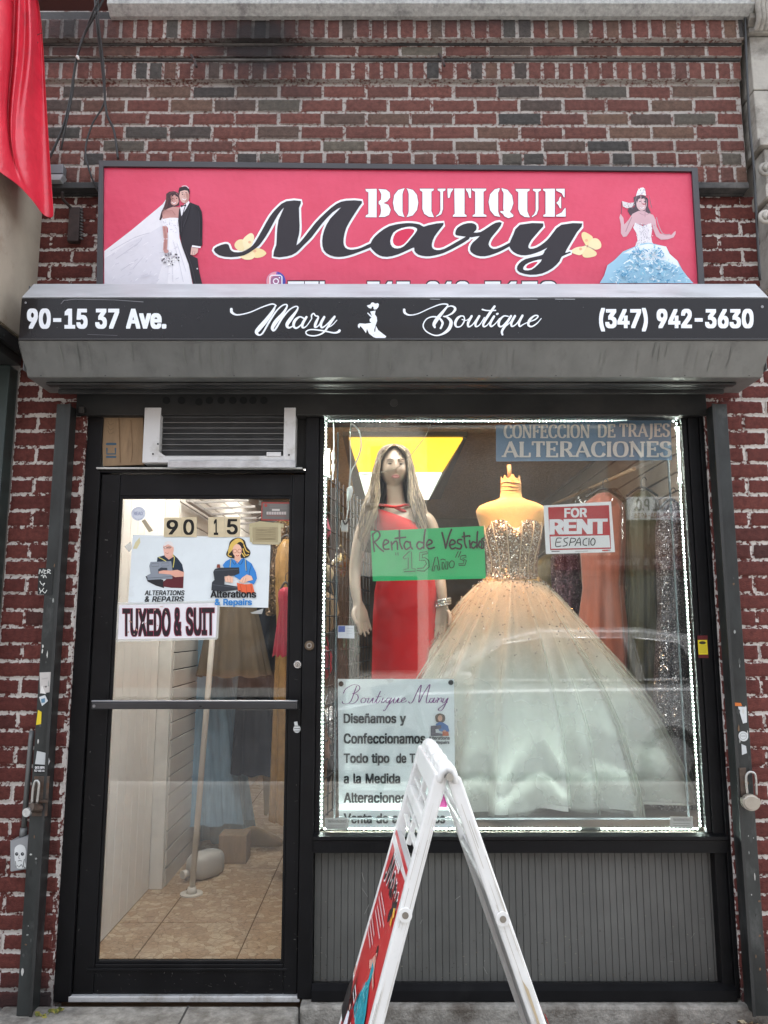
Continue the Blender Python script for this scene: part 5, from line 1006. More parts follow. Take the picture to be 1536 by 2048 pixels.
yp_ = Z3([(840,490),(870,420),(920,345),(1100,335),(1070,390),(1010,460),(985,510),(1000,530),(1050,520),(1110,480),(1150,440),(1180,400),(1240,345),(1400,335),(1360,400),(1300,500),(1268,560),(1300,552),(1310,560),(1242,590),(1225,625),(1170,680),(1090,720),(1000,730),(920,712),(897,682),(912,645),(960,610),(1040,590),(1095,575),(1110,545),(1130,522),(1080,548),(1000,575),(930,580),(870,555),(840,515)])
yh = Z3([(1088,612),(1060,650),(1010,690),(960,695),(945,680),(965,650),(1020,625)])
A = Art(fs); SC = '#3a363d'
for p_ in (Mp, ap, rp, yp_): A.stroke(p_, 8.4, '#eef0f4', n=2, closed=True)
A.stroke(ah, 7.6, '#eef0f4', n=3, closed=True)
for p_ in (Mp, ap, rp, yp_): A.poly(p_, '#2b262c', smooth=2)
for p_ in (ah, yh):
    A.poly(p_, '#eef0f4', smooth=2)
    c = Vector((sum(q[0] for q in p_)/len(p_), sum(q[1] for q in p_)/len(p_)))
    A.poly([tuple(c + (Vector(q[:2])-c)*(.80 if p_ is ah else .62)) for q in p_], '#d02f52', smooth=2)
A.done('name_lettering', sg)
# BOUTIQUE in stencil slab letters
A = Art(fs); OUT = '#6d3a50'
def sten(pts):
    A.poly(pts, '#f1f4f8'); A.stroke(pts, 1.0, OUT, closed=True, smooth=False)
Bc = 0
sten(Z2([(1232,68),(1320,68),(1320,288),(1232,288),(1235,270),(1253,262),(1253,95),(1235,88)]))
sten(Z2([(1332,68),(1390,72),(1420,95),(1424,135),(1402,165),(1372,177),(1410,190),(1428,230),(1415,270),(1380,287),(1332,287),(1345,265),(1350,235),(1345,195),(1332,185),(1332,165),(1350,150),(1352,110),(1340,85)]))
O_ = [(50,62),(100,75),(132,115),(142,175),(132,232),(98,275),(50,288),(60,262),(65,240),(65,110),(60,88)]
sten(Z3(O_)); sten(Z3([(86-x, y) for x, y in O_]))
U_ = [[(152,66),(260,66),(260,82),(243,90),(243,240),(255,268),(262,288),(220,285),(185,262),(170,225),(170,92),(152,82)], [(288,66),(350,66),(350,82),(332,90),(332,225),(318,265),(276,288),(276,275),(296,262),(308,235),(308,92),(288,82)]]
for q in U_: sten(Z3(q)); sten(Z3([(x+736-(4 if x > 280 else 0), y+2) for x, y in q]))
sten(Z3([(415,66),(497,66),(497,262),(512,270),(512,285),(405,285),(405,270),(418,262)])); sten(Z3([(362,66),(410,66),(405,82),(392,100),(382,140),(365,140)])); sten(Z3([(503,66),(547,66),(547,140),(530,140),(520,100),(507,82)]))
sten(Z3([(553,66),(662,66),(662,82),(643,92),(643,262),(664,270),(664,285),(557,285),(557,270),(575,262),(575,92),(553,82)]))
sten(Z3([(765,62),(725,72),(690,110),(678,170),(690,235),(725,278),(770,287),(760,260),(755,240),(755,100),(765,80)]))
sten(Z3([(780,62),(825,75),(862,120),(872,180),(858,225),(845,245),(872,270),(870,285),(832,297),(800,282),(790,265),(768,250),(770,238),(795,240),(790,220),(793,100),(780,80)]))
sten(Z3([(1098,68),(1190,68),(1190,285),(1100,285),(1100,270),(1115,262),(1115,92),(1098,84)])); sten(Z3([(1198,68),(1265,68),(1265,135),(1255,135),(1240,105),(1198,85)])); sten(Z3([(1198,178),(1215,160),(1226,130),(1238,130),(1238,220),(1226,220),(1213,195)])); sten(Z3([(1198,285),(1198,270),(1240,250),(1262,218),(1273,218),(1273,285)]))
A.done('stencil_lettering', sg)
A = Art(fs)
for s, u0, u1 in (('TEL', 576, 666), ('347-942', 733, 938), ('3630', 968, 1114)):
    A.text(s, u0-1.5, 560.5, u1+1.5, 600, '#2b262c', bold=.06); A.text(s, u0, 563, u1, 598, '#f1f4f8', bold=.035)
A.ell(552, 563, 19.5, 19.5, '#8d5fae', 24); A.poly([(552+19*math.cos(t), 563+19*math.sin(t)) for t in [math.pi*(.62+.05*i) for i in range(19)]], '#e59aa6'); A.poly([(552+19*math.cos(t), 563+19*math.sin(t)) for t in [-math.pi*.45+.05*math.pi*i for i in range(17)]], '#4b4fa8')
A.ell(552, 563, 11, 12, '#a06a8d', 16)
rs = [(543,551),(561,551),(564,554),(564,572),(561,575),(543,575),(540,572),(540,554)]
A.stroke(rs, 2.2, '#f4eef6', closed=True, smooth=False); A.stroke([(552+5*math.cos(t), 563+5*math.sin(t)) for t in [2*math.pi*i/12 for i in range(12)]], 2.2, '#f4eef6', closed=True, n=2); A.ell(559, 556, 1.5, 1.5, '#f4eef6', 8)
A.done('contact_line', sg)
# butterflies
def butterfly(name, Z, wings, body, spots):
    A = Art(fs, base=.001)
    for w_, c in wings: A.poly(Z(w_), c, smooth=3)
    for s_ in spots: 
        q = Z([s_])[0]; A.ell(q[0], q[1], 3.2, 2.8, '#e9b58e', 12)
    A.stroke(Z(body), 1.6, '#b9a58f', smooth=False); A.done(name, sg)
Z1 = zoomed(190, 320, 3.84)
butterfly('butterfly', Z1, [([(1150,690),(1110,700),(1075,670),(1075,640),(1100,615),(1135,612),(1150,640)],'#ecd9a8'), ([(1155,690),(1135,640),(1137,610),(1165,580),(1200,562),(1222,585),(1215,630),(1195,670)],'#f0e2b8'), ([(1165,690),(1200,680),(1250,678),(1290,690),(1316,718),(1285,745),(1230,752),(1210,720)],'#efd9a2'), ([(1160,692),(1120,715),(1112,742),(1150,765),(1200,765),(1230,740),(1210,705)],'#f2dfb2')], [(1130,708),(1200,672)], [(1188,632),(1228,700)])
Z4 = zoomed(1140, 340, 5.12)
butterfly('butterfly', Z4, [([(175,775),(145,745),(120,690),(120,650),(145,635),(190,655),(230,685),(225,715)],'#efd9a2'), ([(185,780),(215,715),(245,700),(285,708),(315,745),(318,790),(290,812),(250,815)],'#f2dfb2'), ([(170,780),(120,785),(60,795),(5,830),(20,850),(70,868),(105,872),(150,840)],'#f0e2b8'), ([(180,790),(240,820),(272,850),(262,880),(200,898),(145,895),(125,865),(150,820)],'#ecd9a8')], [(150,770),(250,815)], [(168,722),(108,810)])
# bride and groom picture
A = Art(fs, base=.001)
A.poly(Z1([(72,700),(280,540),(400,440),(520,340),(548,300),(575,250),(610,238),(640,262),(600,300),(560,380),(520,440),(520,520),(560,560),(640,560),(660,640),(690,730),(720,820),(750,955),(72,955)]), '#e7e6ec')
A.poly(Z1([(72,760),(250,640),(420,560),(520,500),(520,800),(470,955),(72,955)]), '#dcdbe3')
for q in ([(120,700),(300,600),(420,560)], [(160,760),(330,640),(360,600)], [(290,840),(340,780),(370,750)], [(200,850),(330,760)]): A.stroke(Z1(q), 1.2, '#c5c4cf')
A.poly(Z1([(548,262),(570,245),(610,240),(645,258),(650,300),(648,350),(560,375),(530,400),(520,440),(505,465),(495,460),(510,400),(530,360),(545,310)]), '#4a3137')
A.poly(Z1([(515,400),(560,375),(600,360),(650,365),(648,440),(520,455)]), '#c7958f')          # shoulders
A.ell(*Z1([(612,302)])[0], 9.4, 12.6, '#cf9d95', 18, .15)
A.poly(Z1([(575,262),(612,250),(640,268),(652,300),(645,330),(640,290),(612,268),(588,285),(580,350),(565,345),(570,290)]), '#4a3137')
A.stroke(Z1([(590,325),(605,335),(622,328)]), 1.6, '#f0e8ea'); A.ell(*Z1([(598,296)])[0], 1.5, 1.0, '#3a2529', 8); A.ell(*Z1([(628,296)])[0], 1.5, 1.0, '#3a2529', 8)
A.poly(Z1([(520,455),(575,445),(640,445),(645,520),(650,600),(668,660),(720,800),(750,955),(560,955),(570,760),(565,600),(560,520),(520,510)]), '#f0eff4')
for k in range(46): 
    a_ = rnd.uniform(525, 640); b_ = rnd.uniform(450, 560); A.ell(*Z1([(a_, b_)])[0], .9, .9, rnd.choice(['#cfcdd8','#ffffff','#b9b6c4']), 6)
for q in ([(600,620),(640,760),(680,940)], [(590,700),(600,940)], [(630,640),(700,860)]): A.stroke(Z1(q), 1.0, '#d2d1da')
A.poly(Z1([(520,510),(555,512),(560,600),(556,680),(540,715),(525,690),(530,610)]), '#c7958f'); A.stroke(Z1([(525,610),(560,608)]), 1.2, '#efeaf0')
# groom
A.poly(Z1([(648,380),(690,345),(735,330),(800,355),(822,400),(828,480),(825,660),(800,670),(740,668),(735,730),(790,760),(800,850),(825,955),(755,955),(720,800),(668,660),(650,560),(640,470)]), '#231f26')
A.poly(Z1([(655,365),(690,345),(722,318),(728,330),(700,380),(665,435)]), '#eceaf0'); A.poly(Z1([(660,350),(680,352),(700,345),(702,358),(680,358),(662,368)]), '#1c191f')
A.ell(*Z1([(688,280)])[0], 10, 14.5, '#d9b2a8', 18, -.1)
A.poly(Z1([(642,245),(650,215),(690,205),(720,215),(730,245),(725,270),(715,240),(690,235),(655,245),(650,275)]), '#2a2024'); A.stroke(Z1([(668,206),(700,203),(722,222)]), 1.6, '#d9c7cf')
A.stroke(Z1([(672,300),(690,310),(708,298)]), 1.5, '#f0e8ea'); A.ell(*Z1([(675,268)])[0], 1.5, .9, '#2a2024', 8); A.ell(*Z1([(704,266)])[0], 1.5, .9, '#2a2024', 8)
A.poly(Z1([(748,658),(815,668),(812,680),(745,672)]), '#f0eff4'); A.poly(Z1([(742,675),(795,682),(790,715),(765,735),(735,730)]), '#d9b2a8')
for q in ([(755,700),(748,730)], [(770,700),(765,732)]): A.stroke(Z1(q), .6, '#7d5a60')
A.ell(*Z1([(787,838)])[0], 1.5, 1.5, '#d8d8dc', 8)
A.poly(Z1([(525,690),(545,680),(568,700),(560,722),(535,715)]), '#c7958f')
for k in range(70):
    t = rnd.uniform(0, 6.28); r_ = rnd.random()**.5; A.ell(*Z1([(582+72*r_*math.cos(t), 765+48*r_*math.sin(t))])[0], 1.7, 1.5, rnd.choice(['#e9e7ec','#ffffff','#6f6a72','#b5b0b6','#3d3a40']), 7)
for q, c in (([(700,345),(672,450),(668,560)],'#3b363e'), ([(735,335),(716,420),(680,520)],'#3b363e'), ([(800,400),(806,520),(800,650)],'#38333b'), ([(700,700),(745,820),(775,950)],'#3d3840'), ([(770,360),(812,420),(815,600)],'#17141a'), ([(660,480),(662,600)],'#17141a')): A.stroke(Z1(q), 1.3, c)
A.poly(Z1([(700,262),(722,268),(722,300),(705,325),(695,326),(708,300)]), '#b98a80', smooth=2); A.poly(Z1([(590,275),(598,300),(600,325),(588,310),(584,290)]), '#aa776f', smooth=2)
A.stroke(Z1([(690,268),(687,286),(693,288)]), .7, '#a87a70'); A.stroke(Z1([(612,296),(610,312),(616,313)]), .7, '#a06c64'); A.stroke(Z1([(667,260),(682,258)]), .9, '#2a2024'); A.stroke(Z1([(697,257),(712,258)]), .9, '#2a2024'); A.stroke(Z1([(590,286),(604,285)]), .8, '#3a2529'); A.stroke(Z1([(620,284),(634,286)]), .8, '#3a2529')
for q in ([(556,280),(548,340),(520,420)], [(566,300),(556,360),(535,400)], [(575,270),(590,258),(612,255)]): A.stroke(Z1(q), 1.0, '#6d4c48')
for q, c in (([(530,390),(560,400),(600,395)],'#b27f79'), ([(535,520),(545,600),(540,690)],'#b27f79'), ([(600,400),(620,430)],'#b27f79')): A.stroke(Z1(q), 1.6, c)
for k in range(60):
    x_ = rnd.uniform(90,640); y_ = rnd.uniform(600,950); 
    if y_ > 700-.75*(x_-72)+60: A.stroke(Z1([(x_,y_),(x_+rnd.uniform(10,40),y_-rnd.uniform(6,26))]), rnd.uniform(.5,1.6), rnd.choice(['#d3d2db','#ebeaf0','#f4f3f7','#cbcad4']), smooth=False)
A.done('couple_picture', sg)
# girl in a ruffled ball gown
A = Art(fs, base=.001, step=.00002)
A.poly(Z4([(650,280),(690,260),(760,262),(800,300),(800,380),(830,445),(760,450),(690,440),(620,470),(590,420),(600,390),(660,380)]), '#54464f')
A.poly(Z4([(700,420),(760,420),(800,445),(850,460),(875,510),(885,580),(920,650),(980,670),(1040,665),(1060,640),(1080,625),(1080,655),(1060,690),(1000,712),(930,715),(880,680),(850,600),(840,560),(650,560),(620,620),(580,680),(545,688),(520,650),(520,560),(505,490),(515,450),(545,490),(555,560),(600,510),(640,450)]), '#d3aeb6')
A.poly(Z4([(668,540),(740,575),(830,545),(842,600),(830,680),(840,740),(880,790),(660,800),(690,720),(680,650),(645,590)]), '#e8e4ea')
A.ell(*Z4([(732,345)])[0], 10.5, 14.5, '#e0bfc2', 18)
A.poly(Z4([(680,270),(720,258),(765,270),(782,330),(775,390),(765,300),(735,285),(700,300),(685,340)]), '#54464f')
A.poly(Z4([(675,270),(690,215),(720,185),(750,180),(768,200),(778,265),(725,252)]), '#eceaf0')
for k in range(40): A.ell(*Z4([(rnd.uniform(690,770), rnd.uniform(195,262))])[0], .8, .8, rnd.choice(['#8d8a94','#ffffff','#c9c6d0']), 6)
A.stroke(Z4([(715,385),(735,395),(755,382)]), 1.6, '#f3ecef'); A.ell(*Z4([(715,325)])[0], 1.7, 1, '#3f333a', 8); A.ell(*Z4([(762,328)])[0], 1.7, 1, '#3f333a', 8)
A.poly(Z4([(532,320),(600,340),(655,335),(660,360),(630,385),(580,395),(540,375)]), '#ddd6d8'); A.stroke(Z4([(528,325),(525,450)]), 1.0, '#5b4a55', smooth=False)
for k in range(14): A.ell(*Z4([(rnd.uniform(545,640), rnd.uniform(335,385))])[0], .8, .7, '#9a7f88', 6)
for k in range(150): A.ell(*Z4([(rnd.gauss(745, 45), rnd.uniform(555, 790))])[0], .75, .75, rnd.choice(['#9c96a4','#ffffff','#bdb7c4','#7d7886']), 5)
A.poly(Z4([(660,790),(720,760),(800,750),(980,790),(1020,870),(1100,940),(1140,1020),(1200,1100),(1260,1165),(300,1165),(345,1090),(380,980),(450,930),(500,880),(540,840)]), '#9cc6dc')
A.poly(Z4([(700,780),(800,760),(980,790),(1010,860),(1090,930),(1120,1000),(960,930),(820,930),(740,930),(660,860),(540,860)]), '#e4ebf0')
for k in range(300):
    t = rnd.random(); y_ = 800+365*t; hw = 190+ (480*t); x_ = 760+rnd.uniform(-1,1)*hw*.62 + (20*t)
    if x_ > 930+260*t: continue
    if y_ < 880 and x_ < 560: continue
    L_ = rnd.uniform(14,44); a_ = rnd.uniform(-1.2,1.2)+ (1.57 if rnd.random()<.5 else 0)
    c = rnd.choice(['#7fb4d2','#5d9cc2','#b9dbe9','#e8f2f6','#8fc4da','#d6e8f0','#6aa6c8'])
    A.stroke(Z4([(x_, y_), (x_+L_*.5*math.cos(a_)+5, y_+L_*.5*math.sin(a_)), (x_+L_*math.cos(a_), min(1163, y_+L_*math.sin(a_)))]), rnd.uniform(.9,2.4), c, n=3)
for q, c, w in (([(610,520),(575,600),(548,670)],'#b58c96',2.0), ([(860,520),(885,610),(930,690),(1000,695)],'#b58c96',2.0), ([(745,430),(745,520)],'#b98f99',1.5), ([(690,480),(740,500),(800,480)],'#bd949d',1.4), ([(702,300),(705,350),(715,390)],'#c39aa0',1.6)): A.stroke(Z4(q), w, c)
for x_ in (715, 760): A.ell(*Z4([(x_,328)])[0], 2.0, 1.3, '#2e2429', 10); A.stroke(Z4([(x_-14,308),(x_,302),(x_+14,308)]), .9, '#3f333a')
A.stroke(Z4([(738,330),(734,355),(742,358)]), .8, '#b98f95'); A.stroke(Z4([(718,384),(736,390),(754,382)]), 2.0, '#a8434f')
for q in ([(665,300),(640,370),(610,440)], [(785,300),(800,380),(815,430)], [(655,320),(625,400)]): A.stroke(Z4(q), 1.2, '#77666f')
A.done('gown_picture', sg)
# ================================================================== lamps the shop has, and added fill panels
WARM = emis('yellow_panel_glow', (1.0, .50, .03), .55); COOL = emis('white_panel_glow', (.86, .95, .80), .42)
cl = thing('ceiling_light', 'lit ceiling light box with a yellow and a white panel above the red dress mannequin', 'ceiling light', (0.15, 3.2, ZC))
q = [P(u, v, 0) for u, v in ((925,875),(855,1000))]
def onc(u, v, z): return G(u, v, z)
zl = ZC - .03
a1, a2, a3 = onc(925,875,zl), onc(884,943,zl), onc(857,997,zl)
xl = a1.x - .75
bm = B(); prism_z(bm, [(xl, a1.y), (a1.x, a1.y), (a2.x, a2.y-.03), (xl+.03, a2.y-.03)], zl-.012, zl); obj('diffuser', bm, WARM, cl)
bm = B(); prism_z(bm, [(xl+.03, a2.y+.03), (a2.x, a2.y+.03), (a3.x, a3.y), (xl+.06, a3.y)], zl-.012, zl); obj('diffuser', bm, COOL, cl)
bm = B()
box(bm, xl-.04, a1.x+.03, a1.y-.04, a3.y+.04, zl+.0005, ZC-.0005); obox(bm, (a1.x+.012, a1.y-.02, zl-.005), (a3.x+.012, a3.y+.02, zl-.005), .02, .02, up=Vector((0,0,1)))
obj('frame', bm, M('light_frame', (.12,.085,.05), .5), cl)
for k, (lx, ly, lc, ls, lab) in enumerate(((-.82, 1.0, (1,.95,.89), 5.0, 'added unseen fill panel over the shop passage behind the door'), (-.82, 3.0, (1,.94,.88), 3.0, 'added unseen fill panel further back over the hung clothes'), (.45, .29, (1,.97,.93), 4.6, 'added unseen fill panel above the window display'))):  # unseen panels added to brighten the passage and the window display
    wx, wy = (.75, .12) if k == 2 else (.30, .28)
    e_ = thing('ceiling_light', lab, 'ceiling light', (lx, ly, ZC))  # added unseen fill panel, not a light of the shop
    bm = B(); box(bm, lx-wx, lx+wx, ly-wy, ly+wy, ZC-.022, ZC-.012); obj('diffuser', bm, emis('fill_panel_glow_%s' % ('warm' if k == 2 else 'white'), lc, ls), e_)
    bm = B(); box(bm, lx-wx-.02, lx+wx+.02, ly-wy-.02, ly+wy+.02, ZC-.0118, ZC-.0005); obj('frame', bm, M('light_frame', (.12,.085,.05), .5), e_)  # frame of the added fill panel
# spot lamp over the tan dress form (its warm glow shows on the form and on the shutter)
sp = thing('spot_lamp', 'small lit spot lamp above the tan dress form behind the blue lettered sign', 'spot lamp', (.47, .30, 2.70))
bm = B(); tube(bm, [(.47,.30,2.749),(.47,.30,2.70)], .012, 10); tube(bm, [(.47,.30,2.72),(.48,.31,2.66),(.50,.33,2.60)], [.03,.045,.05], 16, caps=False)
obj('lamp_head', bm, M('lamp_black', (.03,.03,.03), .4), sp)
bm = B(); tube(bm, [(.492,.322,2.63),(.498,.328,2.612)], [.03,.04], 14); obj('bulb', bm, emis('warm_bulb', (1,.62,.22), 12), sp)
ld = bpy.data.lights.new('spot_light', 'SPOT'); ld.energy = 13; ld.color = (1,.44,.13); ld.spot_size = R(62); ld.spot_blend = .9; ld.shadow_soft_size = .05
lo = bpy.data.objects.new('spot_light', ld); COL.objects.link(lo); lo.parent = sp; lo.location = (.03,.03,-.115)
dv = Vector((.62, .46, 1.95)) - Vector((.50,.33,2.585)); lo.rotation_euler = dv.to_track_quat('-Z','Y').to_euler()

# LED strip round the window
LED = emis('led_bead_glow', (.86,1.0,.93), 62)
TAPE = M('led_tape', (.03,.033,.03), .7)
st = thing('led_strip', 'string of small white LED beads running round the edge of the shop window', 'light strip', (xWL, .085, z_wb))
LEDB = emis('led_bead_bright', (.88,1.0,.94), 300)
def strip(a, b_, n, gap=None, led=None):
    a = Vector(a); b_ = Vector(b_); bm = B(); bt = B()
    d = (b_-a).normalized()
    obox(bt, a, b_, .010, .003)
    for i in range(n):
        t = (i+.5)/n
        if gap and gap[0] < t < gap[1]: continue
        p = a + (b_-a)*t; p.y -= .006
        bmesh.ops.create_icosphere(bm, subdivisions=1, radius=.0022, matrix=Matrix.Translation(p))
    tp = obj('tape', bt, TAPE, st); obj('led_beads', bm, led or LED, tp, kind='stuff')
yl = .088
strip((xWL+.004, yl, z_wb+.012), (xWL+.004, yl, z_wt-.006), 104)
strip((xWR-.004, yl, z_wb+.012), (xWR-.004, yl, z_wt-.006), 104)
strip((xWL+.01, yl, z_wb+.007), (xWR-.01, yl, z_wb+.007), 96, gap=(.685,.735), led=LEDB)
strip((xWL+.01, yl, z_wt-.003), (xWR-.01, yl, z_wt-.003), 96)
WC_ = M('cap_plastic', (.75,.74,.70), .4)
TUB = emis('led_tube_glow', (1,.97,.86), 30)
for u, v0, v1, lab in ((656, 903, 950, 'short lit white lamp bar at the upper left corner of the window'), (1354, 858, 962, 'lit cream lamp bar at the upper right corner of the window')):
    t_ = thing('lamp_bar', lab, 'lamp', tuple(P(u, v1, .10)))
    a, b_ = P(u, v0, .10), P(u+(5 if u > 1000 else 0), v1, .10)
    bm = B(); obox(bm, a, b_, .011, .010, bev=.003); obj('tube', bm, TUB, t_)
    bm = B(); obox(bm, a+(a-b_).normalized()*.012, a+(a-b_).normalized()*.0005, .022, .02, bev=.002); obj('end_cap', bm, WC_, t_); bm = B(); obox(bm, b_+(b_-a).normalized()*.0005, b_+(b_-a).normalized()*.012, .022, .02, bev=.002); obj('end_cap', bm, WC_, t_)
# power cord with switch
bm = B()
WC = M('white_plastic', (.78,.78,.75), .4, var=.04, dirt=(.5,.48,.42), damt=.2)
yc_ = .12
cp = [P(u, v, yc_) for u, v in ((702,846),(718,862),(722,895),(712,925),(702,945),(699,975))]
tube(bm, catmull(cp), .0035, 6)
cp = [P(u, v, yc_) for u, v in ((702,846),(700,880),(701,930),(698,972))]; tube(bm, catmull(cp), .003, 6)
cp = [P(u, v, yc_) for u, v in ((697,1000),(696,1020),(692,1042))]; tube(bm, catmull(cp), .0035, 6)
crd = solo('power_cord', bm, WC, 'white power cord with an inline switch hanging in the upper left of the window', 'power cord', loc=P(702,846,yc_))
bm = B(); p0, p1 = P(701,972,yc_), P(697,1002,yc_); tube(bm, [p0, p0*.75+p1*.25, p0*.4+p1*.6, p1], [.007,.014,.013,.007], 12); obj('switch', bm, WC, crd, smooth=True)
bm = B(); p = P(688,1050,yc_); box(bm, p.x-.014, p.x+.018, yc_, yc_+.03, p.z-.028, p.z+.022, .004); obj('adapter', bm, WC, crd)
bm = B(); p = P(690, 1043, yc_); obox(bm, P(683,1026,yc_-.004), P(686,1040,yc_-.004), .006, .006); tube(bm, catmull([P(u,v,yc_-.006) for u,v in ((681,1024),(690,1048),(699,1036))]), .004, 6); obj('plug', bm, M('plug_black',(.03,.03,.03),.4), crd)
bm = B(); cp = [P(u, v, .13) for u, v in ((861,848),(852,870),(838,890),(815,918),(795,935),(760,945),(722,950))]; tube(bm, catmull(cp), .0018, 5)
solo('thin_wire', bm, M('thin_wire_tan',(.45,.36,.26),.5), 'thin tan wire drooping across the window in front of the mannequin head', 'wire', loc=P(861,848,.13))
bm = B(); cp = [P(u, v, .1) for u, v in ((667,846),(668,880),(667,925),(666,960))]; tube(bm, catmull(cp), .0035, 6)
for v in (905, 928): tube(bm, [P(667,v,.1), P(667,v+14,.1)], .007, 8)
solo('extension_lead', bm, WC, 'short white lead with a connector at the left edge of the shop window', 'power cord', loc=P(667,846,.1))

# ================================================================== window dressing
SKIN = M('mannequin_skin', (.50,.37,.28), .42, var=.05, scale=12, coat=.1)
def limb(path):
    """tapered limb or trunk: smooth chain of (x,y,z,half width,half depth) sections"""
    bm = bmesh.new(); c = catmull([p[:3] for p in path], 5); n = len(c); rings = []
    w = [p[3] for p in path]; d = [p[4] for p in path]
    cw = catmull([(q, 0, 0) for q in w], 5); cd = catmull([(q, 0, 0) for q in d], 5)
    for i in range(n):
        t = (c[min(i+1,n-1)]-c[max(i-1,0)]).normalized(); x = Vector((0,1,0)).cross(t); x = x.normalized() if x.length > .01 else Vector((1,0,0)); y = t.cross(x).normalized()
        rings.append([c[i]+x*cw[i].x*math.cos(q)+y*cd[i].x*math.sin(q) for q in [2*math.pi*k/28 for k in range(28)]])
    rings_surface(bm, rings, cap_a=True, cap_b=True); recalc(bm); return bm
def head_bm(c, s, yaw=0.0):
    """mannequin head: ellipsoid pulled into forehead, sockets, nose, lips, chin; faces -Y"""
    bm = bmesh.new(); nu, nv = 56, 44
    rings = []
    for j in range(nv+1):
        ph = math.pi*j/nv; z = math.cos(ph); r = math.sin(ph)
        ring = []
        for i in range(nu):
            t = 2*math.pi*i/nu; x = r*math.sin(t); y = -r*math.cos(t)
            X, Y, Z = x*.072, y*.092, z*.112
            f = max(0, -y)                       # how much it faces forward
            if Z < -.02:                          # taper jaw
                k = 1 - .42*((-Z-.02)/.092)**1.3; X *= k; Y = Y*(1-.15*((-Z-.02)/.092)) 
            g = lambda cx, cz, sx, sz: math.exp(-((X-cx)/sx)**2 - ((Z-cz)/sz)**2)
            d = 0
            d += .016*g(0,-.022,.010,.020) + .010*g(0,.002,.008,.024)           # nose
            d -= .011*(g(.028,.010,.015,.012)+g(-.028,.010,.015,.012))           # sockets
            d += .005*(g(.028,.010,.010,.008)+g(-.028,.010,.010,.008))           # eyelids
            d += .004*(g(.03,.030,.02,.006)+g(-.03,.030,.02,.006))               # brow
            d += .0085*g(0,-.052,.020,.0055) + .0085*g(0,-.064,.017,.006) - .004*g(0,-.058,.022,.003)
            d += .010*g(0,-.092,.018,.014)                                       # chin
            d += .004*(g(.04,-.022,.016,.02)+g(-.04,-.022,.016,.02))             # cheeks
            Y -= d*min(1, f*1.6)
            v = Vector((X, Y, Z))*s
            v.rotate(Euler((0,0,yaw))); ring.append(v + Vector(c))
        rings.append(ring)
    rings_surface(bm, rings)
    bmesh.ops.remove_doubles(bm, verts=bm.verts, dist=.0004)
    for sx in (-1, 1):                           # ears
        m_ = Matrix.Translation(Vector(c)) @ Matrix.Rotation(yaw,4,'Z') @ Matrix.Translation(Vector((sx*.072*s,.008*s,-.006*s))) @ Matrix.Diagonal(Vector((.35,.7,1.25,1)))
        bmesh.ops.create_uvsphere(bm, u_segments=12, v_segments=8, radius=.026*s, matrix=m_)
    return bm
def fused(name, bms, mat, parent, voxel=.004, smooth=6):
    bm = B()
    for m_ in bms:
        if isinstance(m_, bpy.types.Mesh): merge_mesh(bm, m_)
        else: merge(bm, m_)
    me = bpy.data.meshes.new('f'); bm.to_mesh(me); bm.free()
    o = bpy.data.objects.new('f', me); COL.objects.link(o)
    r = o.modifiers.new('r','REMESH'); r.mode = 'VOXEL'; r.voxel_size = voxel; r.use_smooth_shade = True
    s = o.modifiers.new('s','SMOOTH'); s.iterations = smooth; s.factor = .5
    dg = bpy.context.evaluated_depsgraph_get(); me2 = bpy.data.meshes.new_from_object(o.evaluated_get(dg))
    bpy.data.objects.remove(o)
    bm = B(); bm.from_mesh(me2); return obj(name, bm, mat, parent, smooth=True)
def hand(wrist, dirv, palm_n, side, L=.175, spread=.10, curl=.35):
    """five-fingered relaxed hand: palm and fingers as skinned chains. side=+1 puts the thumb along +side vector"""
    d = Vector(dirv).normalized(); n = Vector(palm_n); n = (n - d*n.dot(d)).normalized(); s = d.cross(n).normalized()*side
    w = Vector(wrist); out = []
    palm = bmesh.new()
    secs = [(0,.026,.017),(.25,.034,.015),(.55,.040,.014),(.85,.040,.012),(1.0,.036,.010)]
    rings = []
    for t, a, b_ in secs:
        c = w + d*(L*.52*t)
        rings.append([c + s*a*math.cos(q) + n*b_*math.sin(q) for q in [2*math.pi*k/16 for k in range(16)]])
    rings_surface(palm, rings, cap_a=True, cap_b=True); out.append(palm)
    for k, (off, ln, ang) in enumerate(((.030,.070,.12),(.011,.082,.03),(-.009,.076,-.05),(-.028,.058,-.15))):
        b0 = w + d*(L*.47) + s*off; dd = (d + s*ang*spread*6*.5).normalized(); pts = [b0]; cur = dd
        for j, seg in enumerate((.46,.31,.25)):
            cur = (cur + n*curl*(.30+.25*j)).normalized(); pts.append(pts[-1] + cur*ln*seg)
        ch = bmesh.new(); tube(ch, catmull(pts,4), [.0092-.0030*i/12 for i in range(13)], 10); out.append(ch)
    b0 = w + d*(L*.12) + s*.022; pts = [b0, b0 + (d*.55+s*.62+n*.25).normalized()*.034, b0 + (d*.75+s*.5+n*.3).normalized()*.064, b0 + (d*.92+s*.38+n*.3).normalized()*.088]
    ch = bmesh.new(); tube(ch, catmull(pts,4), [.0125-.0045*i/12 for i in range(13)], 10); out.append(ch)
    return out

